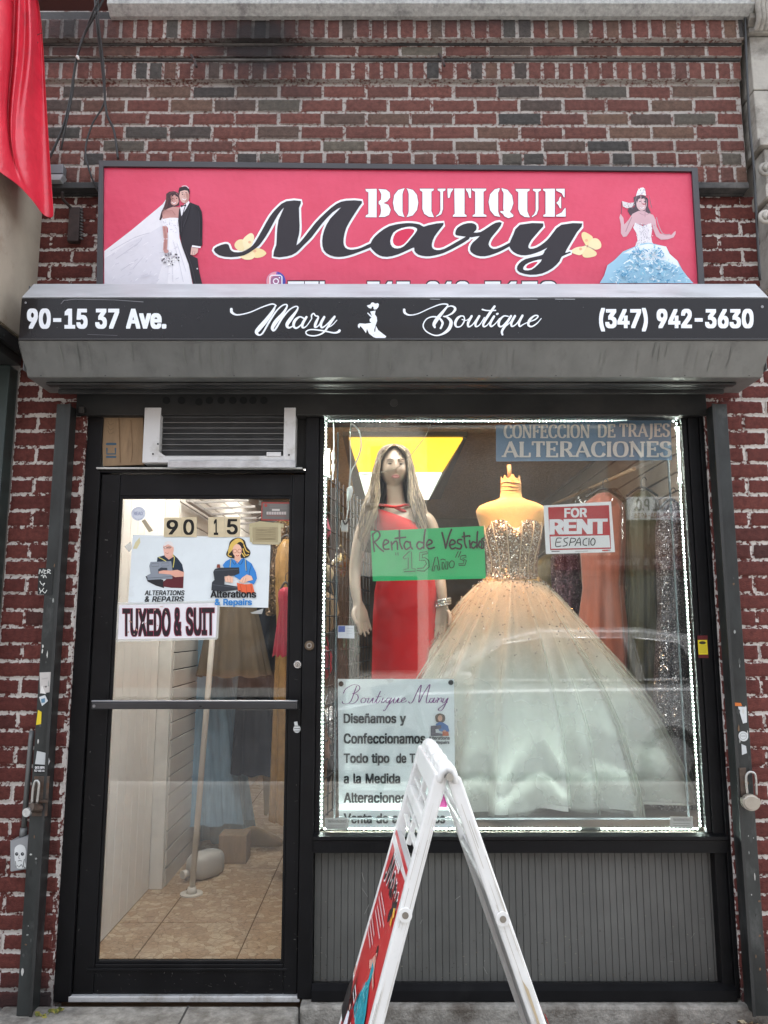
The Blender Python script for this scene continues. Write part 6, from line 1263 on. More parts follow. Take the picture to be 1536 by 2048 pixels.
# ---- mannequin in the red dress
my = .52
hc = P(788, 938, my); zfl = ZD
man = thing('mannequin', 'female mannequin with long ash blonde hair in a red one-shoulder gown behind the green sign', 'mannequin', (P(812, 1600, my).x, my, ZD))
X = lambda u, v, y=my: P(u, v, y)
def V5(u, v, rx, ry=None, y=my): p = P(u, v, y); return (p.x, p.y, p.z, rx, ry if ry else rx)
torso = [V5(812,1215,.120,.10), V5(812,1180,.150,.112), V5(812,1135,.124,.092), V5(810,1100,.108,.088), V5(806,1068,.125,.100), V5(800,1046,.130,.088), V5(796,1030,.118,.068), V5(793,1019,.075,.055), V5(792,1008,.049,.048), V5(790,985,.044,.046), V5(789,955,.044,.05)]
legs = [[V5(785,1190,.085,.09), V5(785,1240,.082,.088), V5(783,1330,.066,.07), V5(785,1440,.050,.056), V5(787,1520,.048,.055), V5(789,1630,.032,.036)], [V5(838,1190,.085,.09), V5(838,1240,.082,.088), V5(838,1330,.066,.07), V5(838,1440,.050,.056), V5(838,1520,.048,.055), V5(838,1630,.032,.036)]]
la = [V5(757,1038,.040,.045), V5(742,1042,.044,.046), V5(727,1062,.040,.042), V5(716,1100,.033,.036), V5(710,1140,.030,.032), V5(711,1175,.027,.029,y=my-.03), V5(716,1210,.021,.020,y=my-.05)]
ra = [V5(838,1038,.040,.045), V5(852,1042,.044,.046), V5(863,1064,.040,.042), V5(871,1105,.033,.036), V5(877,1145,.030,.032), V5(883,1180,.026,.028,y=my-.04), V5(886,1214,.021,.020,y=my-.06)]
body = [limb(q) for q in (torso, *legs, la, ra)]
lw_, rw_ = P(716,1206,my-.05), P(886,1210,my-.06)
hl = hand(lw_, P(738,1290,my-.06)-lw_, (.55,-.8,0), 1, L=.18, curl=.10)
hr = hand(rw_, P(872,1295,my-.08)-rw_, (-.4,-.9,0), -1, L=.18, curl=.12)
bod = fused('body', [*body, head_bm(hc, 1.0, .08), *hl, *hr], SKIN, man, voxel=.0042, smooth=4)
EYE_ = M('painted_eye', (.03,.022,.02), .25); LIPS = M('painted_lips', (.36,.13,.11), .35)
for sx in (-1, 1):
    bm = B(); c = Vector((sx*.029, -.0865, .008)); c.rotate(Euler((0,0,.08))); 
    bmesh.ops.create_uvsphere(bm, u_segments=14, v_segments=8, radius=.0105, matrix=Matrix.Translation(hc+c) @ Matrix.Diagonal(Vector((1,.30,.36,1))))
    obj('eye', bm, EYE_, man, smooth=True)
    bm = B(); tube(bm, [hc + Vector((sx*x_+.006, y_, z_)) for x_, y_, z_ in ((.012,-.0875,.028),(.026,-.0885,.033),(.043,-.077,.029))], [.0022,.0026,.0012], 6); obj('eyebrow', bm, M('brow_brown',(.12,.08,.055),.7), man)
bm = B()
for dz, r_ in ((-.0525,.0048),(-.063,.0056)):
    pts = []
    for k in range(9):
        a_ = -1+k/4; c = Vector((a_*.021, -.0965+.010*a_*a_, dz-(.004*a_*a_ if dz > -.06 else -.006*a_*a_))); c.rotate(Euler((0,0,.08))); pts.append(hc+c)
    tube(bm, pts, [r_*(1-.75*abs(-1+k/4)**2) for k in range(9)], 8)
obj('lips', bm, LIPS, man, smooth=True)
# hair: a draped mass parted in the middle, with loose strands over it
HAIR = M('ash_blonde_hair', (.26,.185,.120), .42, var=.55, scale=34, stretch=(5,5,.35), spec=.6, bump=.9, bscale=60, bdist=.006)
HAIR2 = M('ash_hair_dark', (.12,.085,.058), .45, var=.3, scale=40); HAIR3 = M('ash_hair_light', (.44,.335,.225), .4, var=.25, scale=40)
bm = B(); rh = random.Random(11)
NS = 46
def hair_ring(dz, op, rx, ry, cyo, wav, ph):
    """arc round the back of the head; op = half-angle left open at the face"""
    ring = []
    for i in range(NS):
        t = -math.pi + op + (2*math.pi-2*op)*i/(NS-1); rx_ = rx        # 0 at the back, +-pi at the face
        k = 1 + wav*math.sin(11*t+ph)+wav*.7*math.sin(23*t+ph*2)
        ring.append(hc + Vector((rx*math.sin(t)*k, cyo+ry*math.cos(t)*k, dz)))
    return ring
tab = [(.1215,.02,.004,.004,.0,0),(.118,.05,.030,.040,.004,.01),(.106,.20,.056,.072,.004,.015),(.082,.50,.074,.092,.004,.02),(.045,.80,.084,.098,.006,.025),(.0,.84,.096,.098,.008,.04),(-.05,.80,.106,.098,.010,.05),(-.10,.70,.118,.102,.012,.06),(-.15,.58,.134,.108,.010,.07),(-.20,.55,.150,.114,.006,.07),(-.26,.62,.162,.118,.0,.08),(-.32,.80,.170,.116,-.004,.09),(-.37,1.0,.172,.112,-.006,.09),(-.42,1.3,.166,.106,-.004,.10)]
rings_surface(bm, [hair_ring(dz, op, rx, ry, cyo, w, .6+dz*3) for dz, op, rx, ry, cyo, w in tab], closed_ring=False)
for k in range(700):
    i0 = rh.randrange(NS); pts = []; end = rh.choice((9,10,11,12,13)); st0 = rh.choice((1,1,2,3))
    edge = abs(i0-(NS-1)/2)/((NS-1)/2); ph = rh.uniform(0,6)
    for j in range(st0, end+1):
        dz, op, rx, ry, cyo, w = tab[j]; t = -math.pi+op+(2*math.pi-2*op)*i0/(NS-1); kk = 1.015+.02*rh.random()+(.05*(j/13)**2)*rh.random()
        pts.append(hc+Vector((rx*math.sin(t)*kk, cyo+ry*math.cos(t)*kk, dz))+Vector((rh.gauss(0,.002)+.006*math.sin(j*.9+ph)*(j/13), rh.gauss(0,.002), 0)))
    pts.append(pts[-1]+Vector((rh.gauss(0,.012), rh.gauss(0,.006), -rh.uniform(.03,.12))))
    pts = catmull(pts, 3); w_ = rh.uniform(.0018,.0046); n_ = len(pts)
    tube(bm, pts, [w_*(1-.8*(i/(n_-1))**2) for i in range(n_)], 4, mi=rh.choice((0,1,1,1,2,2)), smooth=True)
obj('hair', bm, [HAIR2, HAIR, HAIR3], man, smooth=True)
# red gown on the mannequin
REDC = M('red_satin', (.62,.010,.012), .7, var=.10, scale=7, spec=.25, bump=.15, bscale=14, bdist=.01)
def ell_ring(c, rx, ry, n=56, fold=0, amp=0, ph=0, tilt=0.0):
    return [Vector((c.x+rx*math.cos(t)*(1+amp*math.sin(fold*t+ph)), c.y+ry*math.sin(t)*(1+amp*math.sin(fold*t+ph)), c.z+tilt*math.cos(t))) for t in [2*math.pi*k/n for k in range(n)]]
bm = B()
secs = [(795,1036,.150,.098,.055),(800,1048,.150,.112,.03),(806,1068,.142,.115,.0),(810,1100,.121,.102,0),(812,1135,.134,.106,0),(813,1180,.158,.122,0),(813,1230,.166,.125,0),(812,1300,.166,.125,0),(812,1400,.170,.13,0),(812,1500,.180,.14,0),(812,1600,.20,.16,0),(812,1645,.215,.17,0)]
rings = []
for k, (u, v, rx, ry, tl) in enumerate(secs):
    f = max(0, (k-4))/7
    rings.append(ell_ring(P(u, v, my+.005), rx, ry, 56, 9, .018*f, .6, tilt=-tl))
rings_surface(bm, rings)
for pp, w_ in (([(742,1018),(752,1028),(775,1034),(800,1036)],.013), ([(738,1012),(760,1010),(790,1014),(815,1010),(838,1018)],.010), ([(790,1014),(810,1024),(832,1036)],.012), ([(748,1050),(742,1030),(745,1014)],.03), ([(835,1018),(845,1030),(850,1045)],.010)):
    tube(bm, catmull([P(u, v, my-.085+.0016*abs(u-795)) for u, v in pp]), w_*.7, 8)
obj('red_gown', bm, REDC, man, smooth=True)
bm = B()
for dz in (-.012, 0, .012):
    c = rw_ + Vector((-.002*dz,.0,.012+dz)); tube(bm, [c + Vector((.036*math.cos(t), .032*math.sin(t), .008*math.cos(t))) for t in [2*math.pi*k/24 for k in range(24)]], .0055, 8, closed=True)
obj('bracelet', bm, glitter_mat('silver_bracelet', (.4,.38,.36), (.6,.58,.55), 320, .9, .2), man)

# ---- tan dress form
dyf = .50
df = thing('dress_form', 'tan cloth covered headless dress form lit warm orange beside the for rent sign', 'dress form', (P(1022,1600,dyf).x, dyf, ZD))
TAN = M('tan_cloth_cover', (.64,.35,.125), .85, var=.06, scale=30, bump=.25, bscale=60, sheen=.2)
PD = lambda u, v: P(u, v, dyf)
bm = B()
prof = [(1022,960,.040,.040),(1022,964,.049,.047),(1022,985,.052,.050),(1022,996,.056,.054),(1022,1001,.080,.06),(1022,1006,.125,.07),(1022,1012,.158,.078),(1022,1022,.176,.086),(1023,1034,.172,.09),(1023,1055,.155,.10),(1023,1080,.142,.112),(1024,1110,.122,.10),(1024,1145,.118,.092),(1024,1165,.150,.11)]
rings = []
for u, v, rx, ry in prof:
    c = PD(u, v); rings.append([Vector((c.x+rx*math.copysign(abs(math.cos(t))**.9, math.cos(t)), c.y+ry*math.sin(t), c.z)) for t in [2*math.pi*k/48 for k in range(48)]])
rings_surface(bm, rings, cap_a=True)
for k in range(5):
    c = PD(1022, 968+k*7); tube(bm, [c + Vector((.0515*math.cos(t), .0505*math.sin(t), .004*math.sin(t*2+k))) for t in [2*math.pi*j/28 for j in range(28)]], .0022, 6, closed=True)
rings_f = [[PD(1022, 960)+Vector((.046*math.cos(t)*(1+.1*math.sin(5*t)), .044*math.sin(t), .012*math.sin(7*t)+.012)) for t in [2*math.pi*k/30 for k in range(30)]], [PD(1022, 966)+Vector((.050*math.cos(t), .048*math.sin(t), 0)) for t in [2*math.pi*k/30 for k in range(30)]]]
rings_surface(bm, rings_f)
obj('torso', bm, TAN, df, smooth=True)
bm = B(); c = PD(1018, 930); tube(bm, [c, PD(1020, 962)], .011, 12); tube(bm, [PD(1010,955), PD(1009,966)], .006, 8)
obj('neck_post', bm, M('wood_post', (.30,.17,.08), .5), df, smooth=True)
bm = B(); c = PD(1022, 1165); tube(bm, [Vector((c.x,c.y,ZD)), c], .02, 10); tube(bm, [Vector((c.x,c.y,ZD+.001)), Vector((c.x,c.y,ZD+.02))], .15, 20); obj('stand', bm, M('stand_steel', (.2,.2,.2), .4, metal=.6), df)

# ---- ivory ball gown on the form
gw = thing('ball_gown', 'strapless ball gown with jewelled corset and wide ivory tulle skirt on the dress form', 'ball gown', (P(1022,1600,dyf).x, dyf, ZD))
SEQ = glitter_mat('jewelled_bodice', (.15,.085,.05), (.46,.30,.185), 190, .3, .25, (.95,.86,.76), .2)
bm = B(); rings = []
bp = [(1052,.149,.108),(1062,.1505,.122),(1078,.147,.121),(1095,.138,.112),(1112,.129,.106),(1130,.124,.100),(1148,.125,.098),(1160,.140,.112)]
for i, (v, rx, ry) in enumerate(bp):
    c = PD(1024, v); ring = []
    for k in range(72):
        t = 2*math.pi*k/72; s_ = math.sin(t); dz = 0
        if i == 0:
            f = max(0, -s_); xx = math.cos(t)
            dz = .022*f*(1 - 2.6*math.exp(-(xx/.22)**2)) + .0
        ring.append(Vector((c.x+rx*math.cos(t), c.y+ry*s_, c.z+dz)))
    rings.append(ring)
rings_surface(bm, rings)
for k in range(40):                        # peplum edge of beads at the waist
    t = math.pi + math.pi*k/39; c = PD(1024, 1160+rnd.uniform(-3,8)); bmesh.ops.create_icosphere(bm, subdivisions=1, radius=rnd.uniform(.003,.006), matrix=Matrix.Translation(c+Vector((.145*math.cos(t), .117*math.sin(t), 0))))
bd = obj('bodice', bm, SEQ, gw, smooth=True)
BON = M('boning_satin', (.62,.45,.30), .4, sheen=.2)
for a0, a1, a2 in ((-.98,-.86,-.80),(-.66,-.52,-.46),(-.26,-.20,-.18),(.16,.14,.13),(.52,.44,.40),(.92,.76,.66)):
    bm = B(); pts = []
    for i, (v, rx, ry) in enumerate(bp[:7]):
        f = i/6; a = a0*(1-f)+a2*f - .10*math.sin(f*math.pi)*a0*.3; c = PD(1024, v); t = -math.pi/2 + a*1.25
        pts.append(Vector((c.x+(rx+.003)*math.cos(t), c.y+(ry+.003)*math.sin(t), c.z+(.01 if i == 0 else 0))))
    tube(bm, catmull(pts, 4), .0032, 6); obj('boning', bm, BON, bd)
# skirt
def lamp_tint(m, z0, z1, top, low):
    """lamp light put into the cloth colour: warm at the waist, cool towards the hem"""
    n, l = m.node_tree.nodes, m.node_tree.links; b = n['Principled BSDF'] if 'Principled BSDF' in n else None
    tc = n.new('ShaderNodeTexCoord'); sx = n.new('ShaderNodeSeparateXYZ'); l.new(tc.outputs['Object'], sx.inputs[0])
    nz = n.new('ShaderNodeTexNoise'); nz.inputs['Scale'].default_value = 6; l.new(tc.outputs['Object'], nz.inputs[0])
    ad = n.new('ShaderNodeMath'); ad.operation = 'MULTIPLY_ADD'; ad.inputs[1].default_value = .12; l.new(nz.outputs[0], ad.inputs[0]); l.new(sx.outputs['Z'], ad.inputs[2])
    mr = n.new('ShaderNodeMapRange'); mr.interpolation_type = 'SMOOTHSTEP'; mr.inputs['From Min'].default_value = z0; mr.inputs['From Max'].default_value = z1; l.new(ad.outputs[0], mr.inputs[0])
    mx = n.new('ShaderNodeMix'); mx.data_type = 'RGBA'; l.new(mr.outputs[0], mx.inputs[0]); mx.inputs[6].default_value = (*low, 1); mx.inputs[7].default_value = (*top, 1)
    for q in ([b] if b else [q for q in n if q.bl_idname in ('ShaderNodeBsdfDiffuse','ShaderNodeBsdfTranslucent')]):
        l.new(mx.outputs[2], q.inputs[0])
    return m
WARM_LIT, LED_LIT = (.72,.52,.36), (.86,.87,.82)  # warm spot and cool LED light painted into the skirt colours
IV = M('ivory_satin', (.80,.77,.72), .55, var=.04, scale=5, sheen=.25, bump=.12, bscale=9, bdist=.02)
def skirt(bm, secs, n, folds, amp, seed, hem=0.004, cap=None):
    rr = random.Random(seed); ph = [rr.uniform(0, 6.28) for _ in range(6)]
    pl = [(rr.uniform(0,6.28), rr.uniform(.028,.075), rr.uniform(.35,1)) for _ in range(folds*4)]      # single folds, each with its own width and depth
    rings = []
    for i, (v, rx, ry) in enumerate(secs):
        f = i/(len(secs)-1); c = PD(1022+ (4 if v > 1400 else 0), v); ring = []
        for k in range(n):
            t = 2*math.pi*k/n
            w = amp*(f**.9)*(min(1.25, sum(a_*math.exp(-(math.atan2(math.sin(t-q_), math.cos(t-q_))/(b_*(.55+.6*f)))**2) for q_, b_, a_ in pl)) - .9 + .25*math.sin(5*t+ph[1]))
            z = c.z + (hem*(math.sin(7*t+ph[4])+.7*math.sin(17*t+ph[5])) if i >= len(secs)-1 else 0)
            ring.append(Vector((c.x+rx*math.cos(t)*(1+w), max(.125, c.y+ry*math.sin(t)*(1+w)), z)))
        rings.append(ring)
    rings_surface(bm, rings)
S1 = [(1156,.118,.095),(1168,.160,.120),(1190,.215,.150),(1220,.275,.185),(1260,.355,.225),(1310,.455,.255),(1370,.565,.280),(1440,.655,.290),(1520,.735,.295),(1570,.770,.295),(1597,.780,.295)]
bm = B(); skirt(bm, S1, 260, 11, .25, 5); obj('skirt', bm, lamp_tint(IV, .50, 1.08, WARM_LIT, LED_LIT), gw, smooth=True)
bm = B(); skirt(bm, [(v+2, rx*1.03+.004, ry*1.03+.004) for v, rx, ry in S1], 260, 11, .25, 5, .020); obj('tulle_layer', bm, lamp_tint(veil_mat('ivory_tulle', (.82,.80,.74), .28), .50, 1.08, WARM_LIT, LED_LIT), gw, smooth=True)
bm = B(); skirt(bm, [(v+8 if v > 1500 else v+3, rx*1.06+.008, ry*1.05+.010) for v, rx, ry in S1], 260, 11, .25, 5, .030); obj('tulle_layer', bm, veil_mat('pale_green_tulle', (.78,.84,.76), .14), gw, smooth=True)
bm = B(); rr = random.Random(4)
for k in range(340):
    t = math.pi + math.pi*rr.random(); f = rr.random()**1.8; v = 1164 + 150*f
    for (va, ra_, rb_), (vb, rc_, rd_) in zip(S1[:-1], S1[1:]):
        if va <= v <= vb:
            g_ = (v-va)/(vb-va); rx, ry = ra_+(rc_-ra_)*g_, rb_+(rd_-rb_)*g_
    c = PD(1022, v); bmesh.ops.create_icosphere(bm, subdivisions=1, radius=rr.uniform(.0022,.0042), matrix=Matrix.Translation(c+Vector(((rx*1.065+.008)*math.cos(t), (ry*1.05+.012)*math.sin(t), 0))))
obj('rhinestones', bm, glitter_mat('rhinestone', (.25,.2,.17), (.5,.42,.36), 120, .8, .15), gw, kind='stuff')

# ---- gowns hung along the right wall
def hung(name, label, cat, u, v0, v1, y, w0, w1, d0, d1, mat, seed, folds=8, amp=.12, shoulders=True, extra=None, group=None):
    rr = random.Random(seed); c0 = P(u, v0, y); c1 = P(u, v1, y); bm = B(); rings = []
    pr = [(0,.30),(.03,.75),(.07,.95),(.18,.9),(.34,.72),(.5,.85),(.75,.96),(1,1.05)]
    ph = [rr.uniform(0,6.28) for _ in range(4)]
    for f, k in pr:
        c = c0.lerp(c1, f); w = (w0+(w1-w0)*f)*k; d = (d0+(d1-d0)*f)*min(1, .45+k*.6); ring = []
        for j in range(72):
            t = 2*math.pi*j/72; m_ = 1+amp*(f*.8+.2)*(math.sin(folds*t+ph[0]+math.sin(2*t+ph[1]))*.6+.4*math.sin((folds*2+1)*t+ph[2]))
            ring.append(Vector((c.x+w*math.cos(t)*m_, c.y+d*math.sin(t)*m_, c.z+(.008*math.sin(9*t+ph[3]) if f == 1 else 0))))
        rings.append(ring)
    rings_surface(bm, rings, cap_a=True)
    r_ = solo(name, bm, mat, label, cat, loc=(c0.x, y, c1.z), smooth=True, group=group)
    bm = B(); tube(bm, catmull([(c0.x-w0*.8, y, c0.z-.02), (c0.x, y, c0.z+.03), (c0.x+w0*.8, y, c0.z-.02)]), .007, 8); tube(bm, catmull([(c0.x, y, c0.z+.03),(c0.x,y,c0.z+.07),(c0.x+.018,y,c0.z+.088),(c0.x+.03,y,c0.z+.07)]), .0025, 6)
    obj('hanger', bm, M('hanger_black', (.04,.04,.04), .4), r_)
    return r_
hung('hanging_gown', 'coral orange gown on a hanger behind the for rent sign', 'gown', 1207, 988, 1560, .98, .13, .20, .09, .14, M('coral_chiffon', (.34,.105,.065), .55, var=.18, scale=14, stretch=(3,3,.4), sheen=.3), 3, 6, .16)
hung('hanging_gown', 'dark olive satin gown hanging between the coral and the glittering silver gown', 'gown', 1284, 985, 1570, .95, .11, .12, .08, .10, M('olive_satin', (.065,.062,.032), .38, var=.3, scale=10, stretch=(3,3,.4), sheen=.1), 6, 9, .2)
hung('hanging_gown', 'glittering silver sequin gown hanging at the right edge of the window', 'gown', 1342, 1010, 1640, .52, .075, .095, .10, .12, glitter_mat('silver_sequin', (.03,.027,.034), (.085,.08,.088), 300, .8, .28, (.75,.75,.78), .13), 9, 5, .12)
hung('hanging_gown', 'dark plum sequinned gown hanging half hidden behind the jewelled corset gown', 'gown', 1140, 1090, 1500, 1.35, .12, .13, .08, .1, glitter_mat('plum_sequin', (.05,.022,.035), (.10,.05,.06), 240, .7, .28, (.5,.4,.4), .08), 12, 6, .14)
hung('hanging_gown', 'olive gold gown hanging behind the waist of the ball gown', 'gown', 1098, 1110, 1500, 1.7, .10, .13, .08, .1, M('old_gold_satin', (.14,.10,.03), .4, var=.35, scale=14), 15, 7, .16)
bm = B(); a_ = P(1010+60, 1040, 2.6); b_ = P(1255, 945, .85)
tube(bm, [P(1105,1010,2.3), P(1268,938,.95)], .011, 10)
rk = solo('clothes_rail', bm, M('rail_wood', (.38,.27,.17), .5, var=.2), 'sloping pale clothes rail above the coral gown at the right', 'clothes rail', loc=P(1268,938,.95))
for f in (.05,.35,.65,.95):
    bm = B(); p = P(1105,1010,2.3).lerp(P(1268,938,.95), f); obox(bm, p+Vector((0,0,.005)), p+Vector((.14,.02,.06)), .02, .008); obj('bracket', bm, M('rail_bracket', (.4,.38,.35), .4, metal=.6), rk)
bm = B(); rr = random.Random(31)                       # clear garment bags over the rail
for k in range(3):
    c = P(1170+k*26, 965, 1.35-.2*k); pts = []
    rings = []
    for f in range(7):
        w = (.03,.09,.115,.12,.125,.12,.125)[f]; z = c.z - .04 - f*.09
        rings.append([Vector((c.x+w*math.cos(t)*(1+.12*math.sin(5*t+k+f)), c.y+.05*math.sin(t)*(1+.2*math.sin(7*t+f)), z)) for t in [2*math.pi*j/40 for j in range(40)]])
    b2 = B(); rings_surface(b2, rings, cap_a=True)
    bag = solo('garment_bag', b2, glass_mat('clear_film_%d' % k, (.88,.88,.86), .10, .12), ('crumpled clear garment bag nearest the coral gown','crumpled clear garment bag in the middle of the rail','crumpled clear garment bag nearest the silver gown')[k], 'garment bag', loc=(c.x, c.y, c.z-.6), smooth=True, group='clear garment bags on the sloping rail')
bm.free()

# ---- black wire grid with accessories at the left of the window
gd = thing('grid_panel', 'black wire grid display panel hung with accessories at the left of the window', 'grid panel', P(700,1640,.6))
bm = B(); g0 = Vector((-.262, .16, 0)); g1 = Vector((-.085, 1.15, 0)); zt_ = Zv(955, .3)
N1 = 12
for i in range(N1+1):
    p = g0.lerp(g1, i/N1); tube(bm, [p+Vector((0,0,ZD+.02)), p+Vector((0,0,zt_))], .0035, 6)
z = ZD + .03
while z < zt_:
    tube(bm, [g0+Vector((0,0,z)), g1+Vector((0,0,z))], .0032, 6); z += .078
obj('wire_grid', bm, M('grid_black', (.012,.012,.012), .35), gd)
def lump(name, label, cat, c, s, mat, seed, group=None):
    bm = B(); bmesh.ops.create_uvsphere(bm, u_segments=20, v_segments=14, radius=1, matrix=Matrix.Translation(Vector(c)) @ Matrix.Diagonal(Vector((*s,1))))
    rr = random.Random(seed); ph = [rr.uniform(0,6) for _ in range(6)]
    for v in bm.verts:
        d = v.co - Vector(c); k = 1+.12*math.sin(d.x*60+ph[0])*math.sin(d.z*50+ph[1])+.1*math.sin(d.z*90+ph[2]); v.co = Vector(c)+Vector((d.x*k, d.y*k, d.z*(1+.1*math.sin(d.x*70+ph[3]))))
    tube(bm, catmull([Vector(c)+Vector((-s[0]*.6,0,s[2]*.8)), Vector(c)+Vector((0,0,s[2]*1.7)), Vector(c)+Vector((s[0]*.6,0,s[2]*.8))]), .004, 6)
    return solo(name, bm, mat, label, cat, loc=(c[0], c[1], c[2]-s[2]), smooth=True, group=group)
gp = lambda f, v, off=.05: (lambda p: (p.x-off, p.y, Zv(v, p.y)))(g0.lerp(g1, f))
lump('evening_bag', 'red evening bag hung low on the black wire grid', 'bag', gp(.12,1325,.03), (.035,.05,.07), M('red_patent', (.32,.02,.03), .3), 1)
lump('evening_bag', 'gold beaded evening bag hung beside the mannequin arm', 'bag', gp(.5,1130,.05), (.045,.05,.06), glitter_mat('gold_beads', (.22,.15,.05), (.45,.33,.12), 200, .8, .3), 2)
lump('evening_bag', 'tan woven evening bag on the wire grid near the window edge', 'bag', gp(.25,1225,.05), (.05,.05,.10), M('tan_weave', (.33,.22,.13), .8, var=.3), 3)
lump('evening_bag', 'small pink evening bag near the top of the wire grid', 'bag', gp(.08,1060,.03), (.03,.04,.05), M('pink_cloth', (.42,.10,.14), .6), 4)
lump('evening_bag', 'silver mesh evening bag near the foot of the wire grid', 'bag', gp(.3,1450,.05), (.05,.06,.09), glitter_mat('silver_mesh', (.18,.18,.18), (.4,.4,.4), 240, .8, .3), 5)
lump('evening_bag', 'brown leather evening bag beside the lettered white banner', 'bag', gp(.1,1500,.03), (.035,.06,.10), M('brown_leather', (.16,.075,.04), .45), 6)
lump('evening_bag', 'dark green evening bag behind the mannequin arm', 'bag', gp(.75,1290,.05), (.05,.05,.08), M('dark_green_cloth', (.03,.07,.045), .6), 7)
lump('evening_bag', 'cream straw evening bag above the red bag', 'bag', gp(.16,1150,.04), (.035,.05,.06), M('cream_straw', (.5,.42,.28), .8, var=.3), 8)
# ================================================================== things on and around the door
def sheet(name, label, cat, corners, y, th, mat, group=None, root=True):
    """thin flat card: corners TL,TR,BR,BL in photo pixels on plane y"""
    bm = B(); q = [P(u, v, y) for u, v in corners]
    prism_y(bm, [(p.x, p.z) for p in q], y, y+th); recalc(bm)
    c = sum(q, Vector())/4
    return solo(name, bm, mat, label, cat, loc=(c.x, y, min(p.z for p in q)), group=group)
def paper(name, col='#e6ebea', rough=.5, dirt=None, damt=.2): return M(name, hexlin(col), rough=rough, var=.04, scale=10, dirt=dirt, damt=damt, dscale=9)
yo = .0545                                     # outer face of the door glass
Z5 = zoomed(180, 960, 3.2)
fo = lambda u, v: P(u, v, yo-.0002)
# poster with two tailors
ps = sheet('alterations_poster', 'white alterations and repairs poster with a tailor and a seamstress on the door glass', 'poster', Z5([(273,350),(1157,370),(1140,818),(243,795)]), yo, .0012, paper('poster_white', '#dfe7e9', dirt=(.62,.66,.66), damt=.3))
A = Art(fo)
A.poly(Z5([(318,368),(322,400),(300,440),(275,440),(290,400)]), '#d8cfa4')
A.poly(Z5([(428,525),(432,495),(475,482),(530,474),(560,500),(590,540),(602,595),(540,600),(505,560)]), '#22303f')
A.poly(Z5([(478,460),(530,455),(535,490),(505,510),(480,490)]), '#e2a893')
A.poly(Z5([(470,420),(500,398),(530,410),(536,450),(525,480),(495,495),(478,485),(472,455)]), '#e8b5a2', smooth=3)
A.poly(Z5([(474,425),(480,400),(505,390),(528,402),(536,430),(525,425),(500,412)]), '#e6e2df', smooth=3)
A.stroke(Z5([(470,432),(500,432),(522,430)]), 1.0, '#3a2e30', smooth=False); A.ell(*Z5([(482,433)])[0], 2.6, 2.2, '#e8c6ba', 10); A.stroke([Z5([(482,433)])[0]+(0,)]*0 or Z5([(475,428),(490,428),(490,440),(475,440)]), .7, '#4a393a', closed=True, smooth=False); A.stroke(Z5([(497,428),(514,427),(514,439),(497,440)]), .7, '#4a393a', closed=True, smooth=False)
A.stroke(Z5([(483,465),(495,470),(505,466)]), .8, '#a3564f')
A.stroke(Z5([(440,495),(470,510),(500,530)]), 1.6, '#d9cf6f'); A.stroke(Z5([(528,478),(540,500),(532,560)]), 1.6, '#d9cf6f')
A.poly(Z5([(356,615),(400,620),(470,640),(475,692),(420,675),(370,650)]), '#26262a'); A.poly(Z5([(470,650),(525,605),(600,618),(596,692),(520,690),(470,682)]), '#5e2228')
A.poly(Z5([(388,525),(520,520),(528,575),(528,632),(368,640),(366,610),(388,600),(380,550)]), '#8b929b'); A.poly(Z5([(437,598),(437,572),(455,560),(495,562),(497,596)]), '#3a3f47')
for q in ([(395,535),(440,532),(440,552),(395,555)], [(460,532),(505,530),(505,550),(460,552)]): A.stroke(Z5(q), .7, '#565c64', closed=True, smooth=False)
A.stroke(Z5([(368,628),(528,618)]), .8, '#565c64', smooth=False)
A.poly(Z5([(440,585),(470,578),(520,580),(560,575),(602,590),(600,618),(545,622),(515,605),(440,598)]), '#e2a893')
A.text('ALTERATIONS', *Z5([(350,706)])[0], *Z5([(606,738)])[0], '#22262a', bold=.022, shear=.18); A.text('& REPAIRS', *Z5([(350,744)])[0], *Z5([(602,780)])[0], '#22262a', bold=.022, shear=.18)
# seamstress
A.poly(Z5([(900,390),(945,370),(988,385),(1002,425),(1028,462),(1010,495),(960,500),(900,500),(872,478),(886,440)]), '#2b2320', smooth=3)
A.poly(Z5([(905,400),(945,374),(975,385),(985,410),(960,395),(930,420),(910,450),(890,470),(885,450)]), '#e0bd62', smooth=3)
for q in ([(985,415),(1000,450),(1018,462)], [(980,440),(995,480),(1015,478)], [(900,440),(885,480),(905,490)], [(975,470),(990,492)]): A.stroke(Z5(q), 2.2, '#dcb75b')
A.poly(Z5([(850,545),(870,520),(905,502),(940,520),(985,500),(1035,535),(1062,590),(1070,630),(1050,668),(1005,650),(960,640),(900,600),(860,565)]), '#3a86cf')
A.poly(Z5([(928,480),(962,480),(968,505),(945,535),(925,508)]), '#e9b49b')
A.ell(*Z5([(943,452)])[0], 9.2, 13.0, '#efc0a6', 18)
for x_ in (928, 958): A.stroke([(Z5([(x_,455)])[0][0]+3.6*math.cos(t), Z5([(x_,455)])[0][1]+3.8*math.sin(t)) for t in [2*math.pi*i/10 for i in range(10)]], .8, '#b04a3c', closed=True, n=2)
A.stroke(Z5([(935,483),(945,487),(955,482)]), 1.4, '#c2362f'); A.stroke(Z5([(945,455),(948,470)]), .6, '#b27a62')
for q in ([(905,505),(925,540),(940,520)], [(985,502),(965,540),(942,522)], [(1035,540),(1020,600),(1030,640)], [(900,510),(895,560)], [(1000,515),(1005,590)]): A.stroke(Z5(q), .8, '#1d3c66')
A.stroke(Z5([(903,505),(897,560)]), 1.2, '#c9c57c'); A.stroke(Z5([(995,508),(1000,580)]), 1.2, '#c9c57c')
A.poly(Z5([(790,590),(800,570),(830,562),(955,560),(958,598),(925,612),(862,616),(860,668),(945,682),(948,702),(850,716),(778,706),(782,655),(798,640)]), '#33373d')
